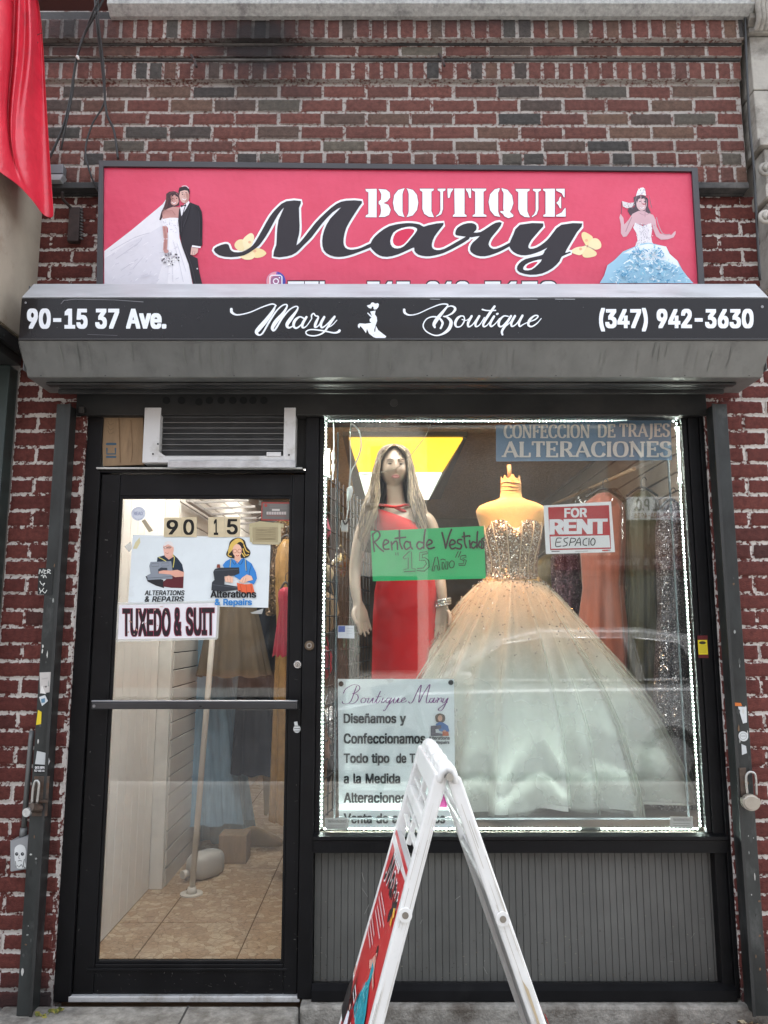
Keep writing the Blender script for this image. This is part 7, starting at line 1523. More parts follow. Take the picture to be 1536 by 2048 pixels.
A.poly(Z5([(815,540),(832,540),(836,562),(812,562)]), '#8d4a3a'); A.stroke(Z5([(800,580),(950,572)]), .7, '#646a72', smooth=False); A.stroke(Z5([(785,670),(945,690)]), .7, '#646a72', smooth=False)
A.poly(Z5([(940,658),(990,668),(1040,665),(1056,725),(1000,728),(950,712)]), '#e3663f')
for q in ([(960,665),(975,720)], [(1000,672),(1005,722)], [(1030,672),(1040,722)]): A.stroke(Z5(q), .6, '#9c3b22')
A.poly(Z5([(862,622),(890,612),(918,625),(915,660),(890,655),(868,652)]), '#efc0a6'); A.poly(Z5([(955,650),(975,625),(1005,605),(1035,615),(1045,640),(1005,650),(985,662)]), '#efc0a6')
for q in ([(880,625),(885,652)], [(898,622),(900,655)], [(985,630),(975,655)], [(1000,625),(992,655)]): A.stroke(Z5(q), .5, '#a56a55')
A.text('Alterations', *Z5([(772,706)])[0], *Z5([(1065,754)])[0], '#17191c', bold=.03); A.text('& Repairs', *Z5([(800,760)])[0], *Z5([(1038,812)])[0], '#3b86c9', bold=.03)
A.done('print', ps)
tx = sheet('tuxedo_sign', 'laminated white sign reading tuxedo and suit taped across the lower left of the poster', 'sign', Z5([(186,800),(818,785),(807,1008),(177,1020)]), yo-.004, .0014, paper('laminate_white', '#e9e6ea', .3, dirt=(.6,.5,.5), damt=.2))
A = Art(lambda u, v: P(u, v, yo-.0042))
def tux(s, x0, x1):
    a, b_ = Z5([(x0,822-(x0-210)*.012)])[0], Z5([(x1,1000-(x0-210)*.014)])[0]
    A.text(s, a[0]-1.2, a[1]-1.2, b_[0]+1.2, b_[1]+1.2, '#8e2b46', bold=.05); A.text(s, a[0], a[1], b_[0], b_[1], '#241a20', bold=.028)
tux('TUXEDO', 210, 514); tux('&', 540, 584); tux('SUIT', 616, 795)
rr = random.Random(8)
for k in range(16): 
    p = Z5([(rr.uniform(220,500), rr.uniform(810,850) if k % 2 else rr.uniform(900,990))])[0]; A.ell(p[0], p[1], rr.uniform(.8,4), rr.uniform(.5,1.6), rr.choice(['#c9a89a','#b98f7a','#efe6e6','#d9b7ad']), 8, rr.uniform(0,3))
A.done('print', tx)
bm = B()
tp = Z5([(180,792),(824,778),(812,1014),(170,1027)])
for a, b_ in ((0,1),(1,2),(2,3),(3,0)):
    p, q = P(*tp[a], yo-.0050), P(*tp[b_], yo-.0050); obox(bm, p, q, .0105, .0006, up=Vector((0,1,0)))
obj('tape', bm, M('clear_tape', (.75,.76,.72), .25, alpha=.38, var=.05), tx)
# number tiles
TILE = M('gold_number_tile', (.66,.56,.37), .38, metal=.15, var=.12, scale=20, dirt=(.3,.25,.17), damt=.25)
for d, cs, lab in (('9', [(474,242),(579,239),(580,362),(472,364)], 'square gold house number tile nine'), ('0', [(581,239),(683,237),(682,365),(581,362)], 'square gold house number tile zero'),
                   ('1', [(757,238),(859,237),(860,365),(756,364)], 'square gold house number tile one'), ('5', [(861,237),(961,236),(961,362),(861,364)], 'square gold house number tile five')):
    t_ = sheet('number_tile', lab + ' stuck on the door above the poster', 'number tile', Z5(cs), yo-.004, .003, TILE, group='house number tiles on the door')
    A = Art(lambda u, v: P(u, v, yo-.0042)); x0, y0 = Z5([cs[0]])[0]; x1, y1 = Z5([cs[2]])[0]; w = x1-x0
    A.text(d, x0+w*(.15 if d != '1' else .34), y0+4, x1-w*(.15 if d != '1' else .38), y1-4, '#15130f', bold=.022); A.done('numeral', t_)
ct = sheet('permit_sticker', 'small grey permit sticker with a red border at the top right of the door glass', 'sticker', Z5([(1098,141),(1287,144),(1283,262),(1095,258)]), yo, .0008, ink('#a3453f'))
A = Art(fo); A.poly(Z5([(1105,150),(1280,152),(1276,254),(1103,250)]), '#6d6a66'); A.ell(*Z5([(1125,163)])[0], 3.2, 3.2, '#a3453f', 12)
for y_ in (160, 172, 184): A.stroke(Z5([(1150,y_),(1262,y_+1)]), .8, '#8f8a86', smooth=False)
A.poly(Z5([(1165,186),(1214,186),(1214,198),(1165,197)]), '#c6c1ba'); 
for k in range(8): A.poly(Z5([(1130+k*16,204),(1143+k*16,203),(1143+k*16,222),(1130+k*16,221)]), '#bdb3ae')
A.stroke(Z5([(1130,228),(1255,231)]), 1.4, '#8d5a55', smooth=False); A.done('print', ct)
nt_ = sheet('taped_note', 'yellowed paper note held by old tape below the permit sticker', 'note', Z5([(1035,275),(1215,272),(1212,408),(1042,400)]), yo-.0035, .0009, paper('yellow_note', '#a99b78', .6, dirt=(.25,.2,.12), damt=.4))
A = Art(lambda u, v: P(u, v, yo-.0037))
A.poly(Z5([(1018,282),(1085,264),(1240,280),(1240,305),(1120,300),(1022,306)]), '#b5aa86'); A.poly(Z5([(1205,285),(1222,285),(1222,400),(1204,402)]), '#c2b793'); A.poly(Z5([(1035,395),(1215,400),(1212,414),(1040,410)]), '#b9ad8c'); A.poly(Z5([(1018,300),(1040,295),(1040,400),(1024,395)]), '#bdb28e')
rr = random.Random(2)
for k in range(7):
    y_ = 315+k*11; A.stroke(Z5([(1060,y_),(1100,y_+rr.uniform(-3,3)),(1150,y_+rr.uniform(-3,3)),(1190,y_+rr.uniform(-2,2))]), .8, '#8b7f60')
A.done('print', nt_)
rs_ = B(); c = P(*Z5([(310,216)])[0], yo); disc(rs_, c + Vector((0,.0002,0)), .0318, seg=28, depth=.0012)
rs_ = solo('round_sticker', rs_, ink('#d9dde6'), 'round white sticker with faded blue lettering at the top left of the door glass', 'sticker', loc=tuple(c))
A = Art(lambda u, v: P(u, v, yo-.0008)); 
for t0, t1, rr_ in ((3.5,5.9,11.5),(.4,2.7,11.5)): 
    cx_, cy_ = Z5([(310,216)])[0]
    for k in range(9):
        t = t0+(t1-t0)*k/8; A.ell(cx_+rr_*math.cos(t), cy_+rr_*math.sin(t), 1.1, .8, '#a8aec6', 6, t)
A.text('READ', cx_-9, cy_-4, cx_+9, cy_+3, '#9aa0bd', bold=.02); A.done('print', rs_)
sheet('old_tape', 'strip of old tan tape peeling below the round sticker on the door', 'tape', Z5([(330,262),(352,250),(404,325),(376,334)]), yo, .0007, M('tan_tape', (.42,.36,.25), .5, var=.2))
sheet('tape_scrap', 'wrinkled clear tape scrap beside the right edge of the poster', 'tape', Z5([(1026,850),(1110,822),(1100,858),(1040,856)]), yo, .0007, M('wrinkled_tape', (.6,.62,.6), .25, alpha=.5))
sheet('tape_scrap', 'wrinkled clear tape scrap beside the left edge of the poster', 'tape', Z5([(218,425),(258,395),(268,440),(250,462)]), yo, .0007, M('wrinkled_tape', (.6,.62,.6), .25, alpha=.5))
bm = B(); c = P(594, 1458, yd-.001); disc(bm, c, .0155, seg=20, depth=.0012); obox(bm, c+Vector((-.003,-.0006,.012)), c+Vector((-.006,-.0006,.030)), .014, .0011)
k_ = solo('security_sticker', bm, ink('#cfd2d0'), 'small round silver sticker on the door edge below the push bar', 'sticker', loc=tuple(c))
A = Art(lambda u, v: P(u, v, yd-.0024)); 
for y_ in (1452, 1457, 1462): A.stroke([(588,y_),(600,y_)], 1.2, '#5d605e', smooth=False)
A.done('print', k_)

# air conditioner and cardboard in the transom
ac = thing('air_conditioner', 'white framed window air conditioner above the door', 'air conditioner', P(440, 926, 0))
ya = -.018; ACW = M('ac_white', (.66,.65,.64), .45, var=.06, dirt=(.42,.40,.36), damt=.35, dscale=10)
bm = B()
def bx(bm, u0, v0, u1, v1, y0, y1, bev=.002, mi=0):
    a, b_ = P(u0, v0, y0), P(u1, v1, y0); box(bm, a.x, b_.x, y0, y1, b_.z, a.z, bev, mi)
bx(bm, 289.5, 815, 317, 925, ya, .40); bx(bm, 568.5, 815, 589.5, 925, ya, .40); 
a, b_ = P(317.2, 912, ya), P(568.3, 925, ya); box(bm, a.x, b_.x, ya+.001, .4, b_.z, a.z, .002)
bx(bm, 533, 904, 562, 913, ya-.003, ya+.0005, .002)
p0, p1, p2 = P(317,903,ya), P(332,913,ya), P(317,913,ya); prism_y(bm, [(p0.x,p0.z),(p1.x,p1.z),(p2.x,p2.z)], ya-.001, ya+.02)
obj('case', bm, ACW, ac)
for u, v in ((306,908),(534,911),(578,910),(316,888)):
    bm = B(); disc(bm, P(u, v, ya-.0005), .004, seg=10, depth=.002); obj('screw', bm, M('hole_black', (.002,.002,.002), .9), ac)
bm = B(); q0, q1 = P(318, 815, .02), P(567.5, 913, .02)
box(bm, P(317.5,815,.03).x, P(568,913,.03).x, .03, .2, P(317,915,.03).z, P(317,815,.03).z, mi=1)
z = q1.z; i = 0
while z < q0.z:
    big = (i % 6 == 0); box(bm, q0.x, q1.x, .012 if big else .018, .0299, z, z+(.0028 if big else .0014), mi=2 if big else 0); z += .0042; i += 1
obj('fins', bm, [M('fin_metal', (.10,.10,.10), .5, metal=.4, var=.4, scale=12), M('fin_dark', (.025,.025,.025), .7), M('fin_bright', (.20,.20,.195), .4, metal=.4)], ac)
bm = B(); a, b_ = P(336, 921, -.03), P(591, 935.5, -.03); box(bm, a.x, b_.x, -.032, -.0195, b_.z, a.z, .002)
obj('support_bracket', bm, M('galvanised', (.50,.51,.52), .35, metal=.7, var=.25, scale=14), ac)
CB = M('corrugated_cardboard', (.30,.20,.115), .85, var=.14, scale=7, bump=.25, bscale=30, stretch=(5,1,1), dirt=(.19,.12,.07), damt=.3)
bm = B(); q = [P(u, v, .03) for u, v in ((203,830),(286,822),(287,929),(206,932))]; prism_y(bm, [(p.x, p.z) for p in q], .03, .05); recalc(bm)
cb = solo('cardboard_sheet', bm, CB, 'brown corrugated cardboard stuffed beside the air conditioner', 'cardboard', loc=tuple(q[3]))
A = Art(lambda u, v: P(u, v, .0295))
g_ = lambda pts: pts
A.stroke([(214,888),(231,888)], 4.5, '#3f5a6d', smooth=False); A.stroke([(214,897),(214,908),(231,908),(231,897)], 3.0, '#3f5a6d', smooth=False)
A.stroke([(214,914),(231,914)], 4, '#3f5a6d', smooth=False)
for v in (848,858,866): A.stroke([(216,v-6),(220,v+2),(228,v-2)], 1.0, '#7d6a50')
A.stroke([(238,832),(241,925)], 1.2, '#6b4f33', smooth=False); A.stroke([(262,840),(265,900),(262,925)], .9, '#6e5236')
A.done('print', cb)

# ================================================================== signs in the window
ywn = .072
def wfn(y): return lambda u, v: P(u, v, y)
bs = sheet('alteration_sign', 'blue translucent sign with pale serif lettering at the top right of the window', 'sign', [(992,850),(1341,838),(1344,920),(992,923)], ywn, .003, M('sky_blue_film', (.16,.25,.36), .4, var=.06))
A = Art(wfn(ywn-.0002)); LC = '#e2d8cf'
serif_text(A, 'CONFECCION', 1007, 849.5, 1180, 876, LC, .19, .085); serif_text(A, 'DE', 1194, 849, 1231, 875, LC, .19, .085); serif_text(A, 'TRAJES', 1238, 848, 1339, 874, LC, .19, .085)
serif_text(A, 'ALTERACIONES', 1004, 884, 1342, 914.5, LC, .25, .09); A.done('lettering', bs)
gs = sheet('green_sign', 'bright green card with handwritten black lettering in front of the mannequin', 'sign', [(741,1062),(967.5,1052),(971.5,1157),(745.5,1162.5)], ywn, .0015, M('green_card', (.016,.46,.135), .42, var=.05))
Z6 = zoomed(620, 820, 3.2)
A = Art(wfn(ywn-.0002)); K_ = '#241f20'
for s in ([(402,792),(405,850),(412,905)], [(398,800),(430,775),(448,800),(432,830),(408,845)], [(412,845),(440,880),(470,905)],
          [(468,868),(500,850),(500,838),(480,832),(468,860),(475,890),(505,890)], [(520,845),(525,895)], [(522,865),(545,840),(558,850),(560,892)], [(572,770),(575,850),(590,888)], [(545,822),(580,818),(612,815)],
          [(640,850),(615,842),(602,868),(615,892),(638,880)], [(640,845),(645,875),(655,890)],
          [(720,850),(695,845),(683,870),(700,890),(722,878)], [(738,765),(730,820),(728,885)], [(745,868),(775,855),(780,840),(760,832),(745,862),(760,888),(795,880)],
          [(845,785),(858,835),(868,885)], [(868,885),(885,820),(905,765)], [(892,865),(925,855),(925,838),(905,832),(893,860),(905,888),(930,882)], [(970,830),(948,832),(945,850),(968,865),(962,888),(938,885)],
          [(985,785),(990,850),(1000,882)], [(975,812),(1015,806)], [(1020,835),(1025,882)], [(1020,805),(1022,810)], [(1058,850),(1040,845),(1030,870),(1045,885),(1062,870)], [(1072,780),(1068,830),(1068,882)], [(1085,840),(1078,868),(1092,880),(1100,860),(1092,842),(1085,842)], [(1112,820),(1098,830),(1112,850),(1110,880),(1098,886)]):
    A.stroke(Z6(s), 3.4, K_, n=5)
G2 = '#173a24'
for s in ([(548,912),(550,932)], [(562,912),(564,932)], [(595,945),(632,908),(650,908),(652,1015),(674,1018),(674,1032),(602,1036),(600,1020),(628,1016),(628,945),(605,955),(595,945)],
          [(748,908),(702,912),(700,965),(735,962),(745,985),(725,1012),(688,1015),(682,1028),(730,1032),(762,1005),(760,965),(735,945),(718,948),(720,925),(752,920),(748,908)],
          [(780,1030),(800,945),(815,940),(830,1025),(820,1027),(812,995),(798,998),(792,1032),(780,1030)], [(835,960),(850,955),(868,962)], [(845,1020),(845,975),(852,975),(868,1005),(870,970),(882,970),(880,1020),(870,1020),(858,995),(855,1020),(845,1020)],
          [(905,965),(890,985),(898,1010),(918,1005),(922,975),(905,965)], [(948,905),(930,945)], [(965,905),(948,945)], [(995,930),(965,935),(960,955),(985,965),(980,985),(950,985),(952,995),(990,995),(1000,965),(975,950),(998,942),(995,930)]):
    A.stroke(Z6(s), 1.7, G2, n=3, smooth=len(s) < 9)
A.done('handwriting', gs)
rn = sheet('rent_sign', 'red and white for rent sign leaning behind the window glass', 'sign', [(1087,1011),(1222,1003),(1230,1104),(1092,1108)], ywn, .002, paper('sign_white', '#f0eeec', .4))
Z7 = zoomed(920, 820, 2.954)
A = Art(wfn(ywn-.0002))
A.poly(Z7([(520,575),(880,562),(892,820),(533,828)]), '#b3121f'); A.poly(Z7([(534,748),(882,740),(888,812),(538,820)]), '#e6e4e2')
A.text('FOR', *Z7([(616,580)])[0], *Z7([(750,636)])[0], '#ece8e8', bold=.035, slant=-.8); A.text('RENT', *Z7([(528,646)])[0], *Z7([(872,736)])[0], '#ece8e8', bold=.05, slant=-1.5)
for s in ([(600,758),(572,760),(566,805),(598,803)], [(570,782),(595,780)], [(640,755),(615,762),(618,778),(632,785),(628,800),(605,805)], [(655,757),(645,803)], [(655,757),(682,762),(675,778),(652,782)], [(678,803),(705,755),(712,802)], [(690,785),(712,784)], [(752,758),(730,768),(728,795),(750,800)], [(762,757),(760,800)], [(785,757),(772,775),(776,797),(792,795),(797,770),(785,757)]):
    A.stroke(Z7(s), 1.9, '#1d1b1c', n=4)
A.stroke(Z7([(540,836),(588,835)]), 1.6, '#55504f', smooth=False); A.stroke(Z7([(680,836),(755,834)]), .8, '#8d8987', smooth=False); A.stroke(Z7([(842,830),(872,829)]), 2.4, '#c43a2a', smooth=False); A.stroke(Z7([(874,829),(888,828)]), 2.0, '#8d8987', smooth=False)
A.done('print', rn)
ybn = .118
bn = sheet('lettered_banner', 'white vinyl banner with purple script and black list of services low in the window', 'banner', [(675.5,1358),(908,1358),(911,1663),(678,1663)], ybn, .0015, paper('banner_vinyl', '#f3f7f7', .35))
Z8 = zoomed(640, 1340, 2.892)
A = Art(wfn(ybn-.0002)); PU = '#7d2f80'
for s in ([(212,92),(196,135),(178,180),(155,196),(132,192),(130,182)], [(135,135),(150,108),(190,86),(222,90),(230,108),(208,130),(186,136)], [(186,136),(214,142),(220,165),(200,190),(168,196)],
          [(252,160),(238,172),(240,188),(256,188),(266,172),(256,160)], [(262,168),(280,162)], [(285,160),(275,186),(286,189),(306,162)], [(310,160),(302,186),(314,188),(328,168)], [(350,122),(325,183),(334,189),(350,172)], [(322,155),(356,153)], [(366,160),(356,186),(366,188),(378,175)], [(372,144),(374,142)],
          [(410,164),(394,162),(381,178),(390,189),(406,172)], [(414,160),(392,208),(372,236),(366,230)], [(385,212),(412,185),(430,165)], [(434,160),(424,186),(436,189),(454,162)], [(458,160),(448,186),(460,187),(472,178)], [(472,178),(492,168),(487,160),(474,170),(472,186),(492,184),(500,176)],
          [(512,182),(520,192),(536,182),(560,130),(585,86),(577,140),(572,188),(602,130),(636,83),(622,140),(614,184),(624,189),(636,178)], [(657,164),(642,164),(633,180),(643,189),(657,170)], [(664,160),(654,185),(663,188),(674,172)], [(676,160),(684,165),(676,189),(684,172),(700,161),(706,167),(700,182),(710,186)], [(718,161),(709,184),(720,187),(737,163)], [(742,160),(718,212),(698,236),(684,228),(700,212),(738,184)]):
    A.stroke(Z8(s), 1, PU, n=5, nib=(1.9,.8))
for s, x1, y0, y1 in (('Diseñamos y', 497, 250, 322), ('Confeccionamos', 610, 364, 426), ('Todo tipo', 402, 480, 551), ('a la Medida', 464, 596, 656), ('Alteraciones', 500, 706, 768), ('Venta de accesorios', 724, 826, 886)):
    A.text(s, *Z8([(137,y0)])[0], *Z8([(x1,y1)])[0], '#22262a', bold=.03)
A.text('de Trajes', *Z8([(440,480)])[0], *Z8([(665,551)])[0], '#22262a', bold=.03)
# small seamstress drawing and pink dress
A.poly(Z8([(668,262),(694,250),(720,262),(722,290),(708,302),(680,302),(668,290)]), '#5b4636', smooth=3); A.ell(*Z8([(694,278)])[0], 4.6, 6.4, '#d9a890', 12)
A.poly(Z8([(668,312),(690,300),(712,303),(740,322),(748,352),(730,368),(690,350)]), '#4a72ad'); A.poly(Z8([(640,322),(700,318),(702,338),(668,342),(668,362),(712,368),(708,380),(640,380)]), '#5a5560')
A.poly(Z8([(708,352),(742,356),(745,380),(708,380)]), '#c96a45'); A.ell(*Z8([(720,352)])[0], 3, 2, '#d9a890', 8)
A.text('Alterations', *Z8([(628,382)])[0], *Z8([(750,402)])[0], '#22262a', bold=.03); A.text('& Repairs', *Z8([(650,408)])[0], *Z8([(748,430)])[0], '#22262a', bold=.03)
A.poly(Z8([(718,690),(738,700),(740,740),(732,792),(690,790),(700,760),(712,730)]), '#c2288a'); A.stroke(Z8([(715,720),(730,750),(725,785)]), 1.4, '#8d1a64')
A.done('print', bn)
for x_, y_, lab in ((122,80,'l'),(757,72,'r')):
    bm = B(); c = P(*Z8([(x_,y_)])[0], ybn-.001); tube(bm, [c+Vector((.0085*math.cos(t), 0, .0085*math.sin(t))) for t in [2*math.pi*k/16 for k in range(16)]], .003, 6, closed=True); disc(bm, c+Vector((0,.0005,0)), .007, seg=12, depth=.0008)
    obj('eyelet', bm, M('eyelet_dark', (.05,.05,.05), .3, metal=.7), bn)
bm = B(); 
for pts in ([(778,160),(782,220),(790,262)], [(786,265),(790,320),(796,382)], [(780,268),(782,330),(778,380)], [(775,275),(790,262),(782,252)]): tube(bm, catmull([P(*q, ybn-.003) for q in Z8(pts)]), .0013, 5)
obj('string', bm, M('string_white', (.75,.72,.68), .8), bn)
sheet('clear_tape', 'folded scrap of white tape at the top middle of the lettered banner', 'tape', Z8([(380,52),(425,50),(422,66),(398,76)]), ybn-.003, .0008, paper('tape_white', '#e2e4e4'))
sc_ = sheet('price_card', 'small white card with a blue square beside the mannequin hand', 'card', [(675.5,1251),(708,1251.5),(709,1277),(675.5,1276)], ywn, .0009, paper('card_white', '#d7d9de'))
A = Art(wfn(ywn-.0002)); A.poly([(676.5,1252),(690,1252),(690,1264),(676.5,1264)], '#4d68a3'); A.stroke([(693,1257),(706,1257)], .8, '#a9acb6', smooth=False); A.stroke([(693,1262),(704,1262)], .8, '#a9acb6', smooth=False); A.stroke([(693,1267),(704,1267)], .8, '#b9bcc2', smooth=False); A.done('print', sc_)
for cs, lab in (([(650,1636),(697,1636),(697,1660),(650,1659)], 'left'), ([(1340,1633),(1386,1634),(1386,1659),(1341,1657)], 'right')):
    w_ = sheet('warning_sticker', 'small pale warning sticker in the lower %s corner of the shop window' % lab, 'sticker', cs, ywn, .001, paper('sticker_pale', '#b9b7b0', .5, dirt=(.35,.33,.3), damt=.3))
    A = Art(wfn(ywn-.0002)); (x0, y0), (x1, y1) = cs[0], cs[2]
    A.text('WARNING', x0+6, y0+3.5, x1-4, y0+9.5, '#8f8d88', bold=.02)
    for k in range(2): A.stroke([(x0+6,y0+14+k*4),(x1-6,y0+14+k*4)], 1.4, '#97958f', smooth=False)
    A.done('print', w_)
ys_ = sheet('yellow_sticker', 'yellow inspection sticker between red tapes on the right window post', 'sticker', [(1395,1271),(1415,1271),(1417,1316),(1397,1316)], yF-.0005, .0008, ink('#5c1c1e'))
A = Art(lambda u, v: P(u, v, yF-.0009)); A.poly([(1395.5,1280),(1414,1280),(1416,1309),(1397,1309)], '#d9c52a'); A.ell(1405,1285.5,7,3.2,'#3a3420',14)
for k in range(4): A.stroke([(1399,1292+k*4),(1413,1292+k*4)], .9, '#8f8126', smooth=False)
A.done('print', ys_)

# ================================================================== stickers, padlocks, conduit on the guide rails
yr = -.0915
frl = lambda u, v: P(u, v, yr-.0018)
def stick(label, cs, col, draw=None, name='sticker', rough=.5):
    s_ = sheet(name, label, 'sticker', cs, yr-.0012, .0009, ink(col))
    if draw:
        A = Art(lambda u, v: P(u, v, yr-.0014)); draw(A); A.done('print', s_)
def gf(A):
    W_ = '#d9dbd6'
    for s in ([(78,1148),(80,1139),(84,1146),(87,1138)], [(90,1139),(88,1147),(93,1146)], [(89,1142),(93,1141)], [(95,1147),(96,1139),(101,1141),(96,1144),(102,1147)], [(82,1152),(86,1150),(87,1156),(90,1150),(93,1156)], [(80,1162),(84,1169),(90,1166),(86,1172)], [(79,1176),(82,1183),(88,1176)], [(80,1187),(84,1181),(90,1186),(94,1180)]): A.stroke(s, 1.2, W_, n=3)
stick('black sticker scrawled with white graffiti on the left guide rail', [(77,1136),(107,1137),(104,1190),(75,1189)], '#1d1f1e', gf)
stick('peeling pale grey sticker halfway down the left guide rail', [(79,1345),(103,1344),(103,1384),(80,1387)], '#b7b2ad', lambda A: (A.poly([(80,1386),(84,1370),(92,1388)], '#d4d1cc'), A.stroke([(84,1358),(96,1356)], 1.2, '#a09a95', smooth=False)))
stick('torn white and blue scrap of sticker below the peeling grey one', [(78,1394),(90,1390),(96,1402),(84,1412)], '#c7cbcc', lambda A: A.poly([(82,1398),(90,1396),(90,1405),(83,1406)], '#5b8198'))
stick('torn yellow sticker on the left guide rail', [(76,1420),(83,1424),(82,1448),(72,1450)], '#d6bd2b')
stick('white adhesive patch above the gate repair label', [(74,1502),(92,1506),(100,1522),(97,1530),(70,1528)], '#b4b7b6')
def grp(A): A.text('GATE REPAIR', 70, 1532.5, 93, 1537.5, '#e6e6e6', bold=.03); A.text('917-645-6466', 69, 1539, 93, 1543.5, '#e6e6e6', bold=.03)
stick('black gate repair label above the left padlock', [(68,1530.5),(94,1530.5),(93.5,1545.5),(67.5,1545.5)], '#121314', grp)
stick('orange scrap of sticker on the right guide rail', [(1468,1405),(1482,1406),(1484,1412),(1470,1412)], '#c06a2e')
stick('torn white sticker with a dark hole on the right guide rail', [(1476,1413),(1493,1414),(1494,1445),(1486,1447),(1484,1433),(1470,1424)][:4], '#c2c6c6', lambda A: A.poly([(1473,1417),(1480,1420),(1478,1430),(1472,1426)], '#3a3c3b'))
bm = B(); c = P(1486.5, 1472.5, yr); disc(bm, c, .0195, seg=22, depth=.0012); k_ = solo('round_label', bm, ink('#c5c9c8'), 'round white sticker above the right padlock', 'sticker', loc=tuple(c))
A = Art(lambda u, v: P(u, v, yr-.0014)); A.stroke([(1486.5+6.5*math.cos(t),1472.5+6.5*math.sin(t)) for t in [2*math.pi*i/14 for i in range(14)]], 1, '#8d9392', closed=True, n=2); A.stroke([(1482,1472),(1491,1472)], 1.4, '#8d9392', smooth=False); A.done('print', k_)
stick('torn white sticker just above the right padlock', [(1483,1488),(1492,1492),(1494,1506),(1484,1510)], '#b9bdbd')
BRS = M('rusty_hasp', (.10,.075,.06), .55, metal=.6, var=.4, scale=25, dirt=(.12,.05,.025), damt=.4, dscale=20)
# left lock : long shackle and round body
pl = thing('padlock', 'round steel padlock hanging from a long shackle on the left guide rail', 'padlock', P(62, 1640, -.11))
yk = -.112
bm = B(); a = P(68, 1560, -.0925); b_ = P(92, 1640, -.0925); box(bm, P(66,1600,-.0925).x, P(97,1600,-.0925).x, -.0925-.004, -.0925, P(80,1632,-.09).z, P(80,1552,-.09).z, .001); obj('hasp', bm, BRS, pl)
bm = B(); tube(bm, catmull([P(64,1608,yk),P(66,1580,yk),P(70,1564,yk),(P(75,1562,yk)),P(78,1572,yk),P(74,1608,yk)],5), .0055, 8); obj('shackle', bm, M('shackle_steel', (.42,.42,.40), .3, metal=.9), pl, smooth=True)
bm = B(); tube(bm, [P(62,1615,yk-.022), P(80,1617,yk+.015)], .017, 18, smooth=False); bmesh.ops.bevel(bm, geom=[e for e in bm.edges if len(e.link_faces)==2 and e.calc_face_angle(0) > 1], offset=.003, segments=2, affect='EDGES'); obj('lock_body', bm, BRS, pl)
bm = B(); c = P(56, 1624, yk-.02); tube(bm, [c, c+Vector((-.002,-.012,0))], .0165, 20, smooth=False); obj('face', bm, M('lock_face', (.55,.56,.54), .35, metal=.6, var=.25, scale=80), pl)
bm = B(); obox(bm, P(60,1602,yk+.01), P(97,1602,yk+.01), .010, .008); obj('hasp_bar', bm, BRS, pl)
pr_ = thing('padlock', 'round puck shaped brass padlock on the right guide rail', 'padlock', P(1503, 1622, -.12))
bm = B(); box(bm, P(1478,1580,-.0925).x, P(1494,1580,-.0925).x, -.097, -.0925, P(1480,1592,-.09).z, P(1480,1535,-.09).z, .001); disc(bm, P(1482,1541,-.097), .004, depth=.001, mi=0); obj('hasp', bm, BRS, pr_)
bm = B(); tube(bm, catmull([P(1495,1588,yk),P(1492,1560,yk),P(1494,1548,yk),P(1502,1544,yk),P(1511,1552,yk),P(1513,1590,yk)],5), .0048, 8); obj('shackle', bm, M('shackle_steel', (.42,.42,.40), .3, metal=.9), pr_, smooth=True)
bm = B(); c = P(1503, 1604, yk-.014); pts = [c+Vector((.036*math.cos(t), 0, .034*math.sin(t)-(.0 if math.sin(t) < .7 else .006))) for t in [2*math.pi*i/32 for i in range(32)]]
prism_y(bm, [(p.x, p.z) for p in pts], yk-.020, yk+.012); recalc(bm); bmesh.ops.bevel(bm, geom=[e for e in bm.edges if e.calc_face_angle(0) > 1], offset=.006, segments=3, affect='EDGES')
lb = obj('lock_body', bm, M('lock_champagne', (.36,.33,.28), .38, metal=.55, var=.12, scale=30), pr_)
# conduit and junction box left of the left rail
cd = thing('conduit_box', 'grey electrical box and conduit beside the left guide rail with a drawn face sticker', 'electrical box', P(38, 1745, -.05))
GP = M('grey_conduit', (.17,.175,.17), .5, metal=.3, var=.2)
bm = B(); tube(bm, [P(64,1462,-.02), P(62,1480,-.03), P(47,1665,-.03)], .0105, 12); tube(bm, [P(48,1655,-.03), P(46,1676,-.03)], .0145, 12); obj('conduit', bm, GP, cd)
q = [P(u, v, -.062) for u, v in ((20,1682),(58,1672),(56,1738),(20,1744))]
bm = B(); prism_y(bm, [(p.x, p.z) for p in q], -.062, -.002); recalc(bm); bmesh.ops.bevel(bm, geom=bm.edges[:], offset=.003, segments=2, affect='EDGES'); obj('box', bm, M('box_grey', (.27,.28,.285), .45, var=.12), cd)
A = Art(lambda u, v: P(u, v, -.0625))
W_, D_ = '#d3d6d4', '#26282a'
A.poly([(29,1700),(33,1692),(41,1689),(49,1693),(52,1704),(50,1720),(52,1733),(46,1737),(34,1736),(30,1724)], W_, smooth=3)
for x_ in (33.5, 45): A.ell(x_, 1708, 3.4, 3.6, D_, 12); A.ell(x_+.6, 1707.4, 1.3, 1.3, '#8d9091', 8)
A.stroke([(39,1710),(37.5,1716),(40.5,1717)], .9, D_); A.stroke([(36,1722),(40,1721),(44,1722)], 1.2, D_); A.stroke([(31,1722),(33,1735)], 1.1, D_); A.stroke([(49,1718),(47,1730),(50,1736)], 1.2, D_); A.stroke([(35,1730),(38,1734),(43,1729),(46,1735)], 1.1, D_)
A.done('sticker_print', cd)
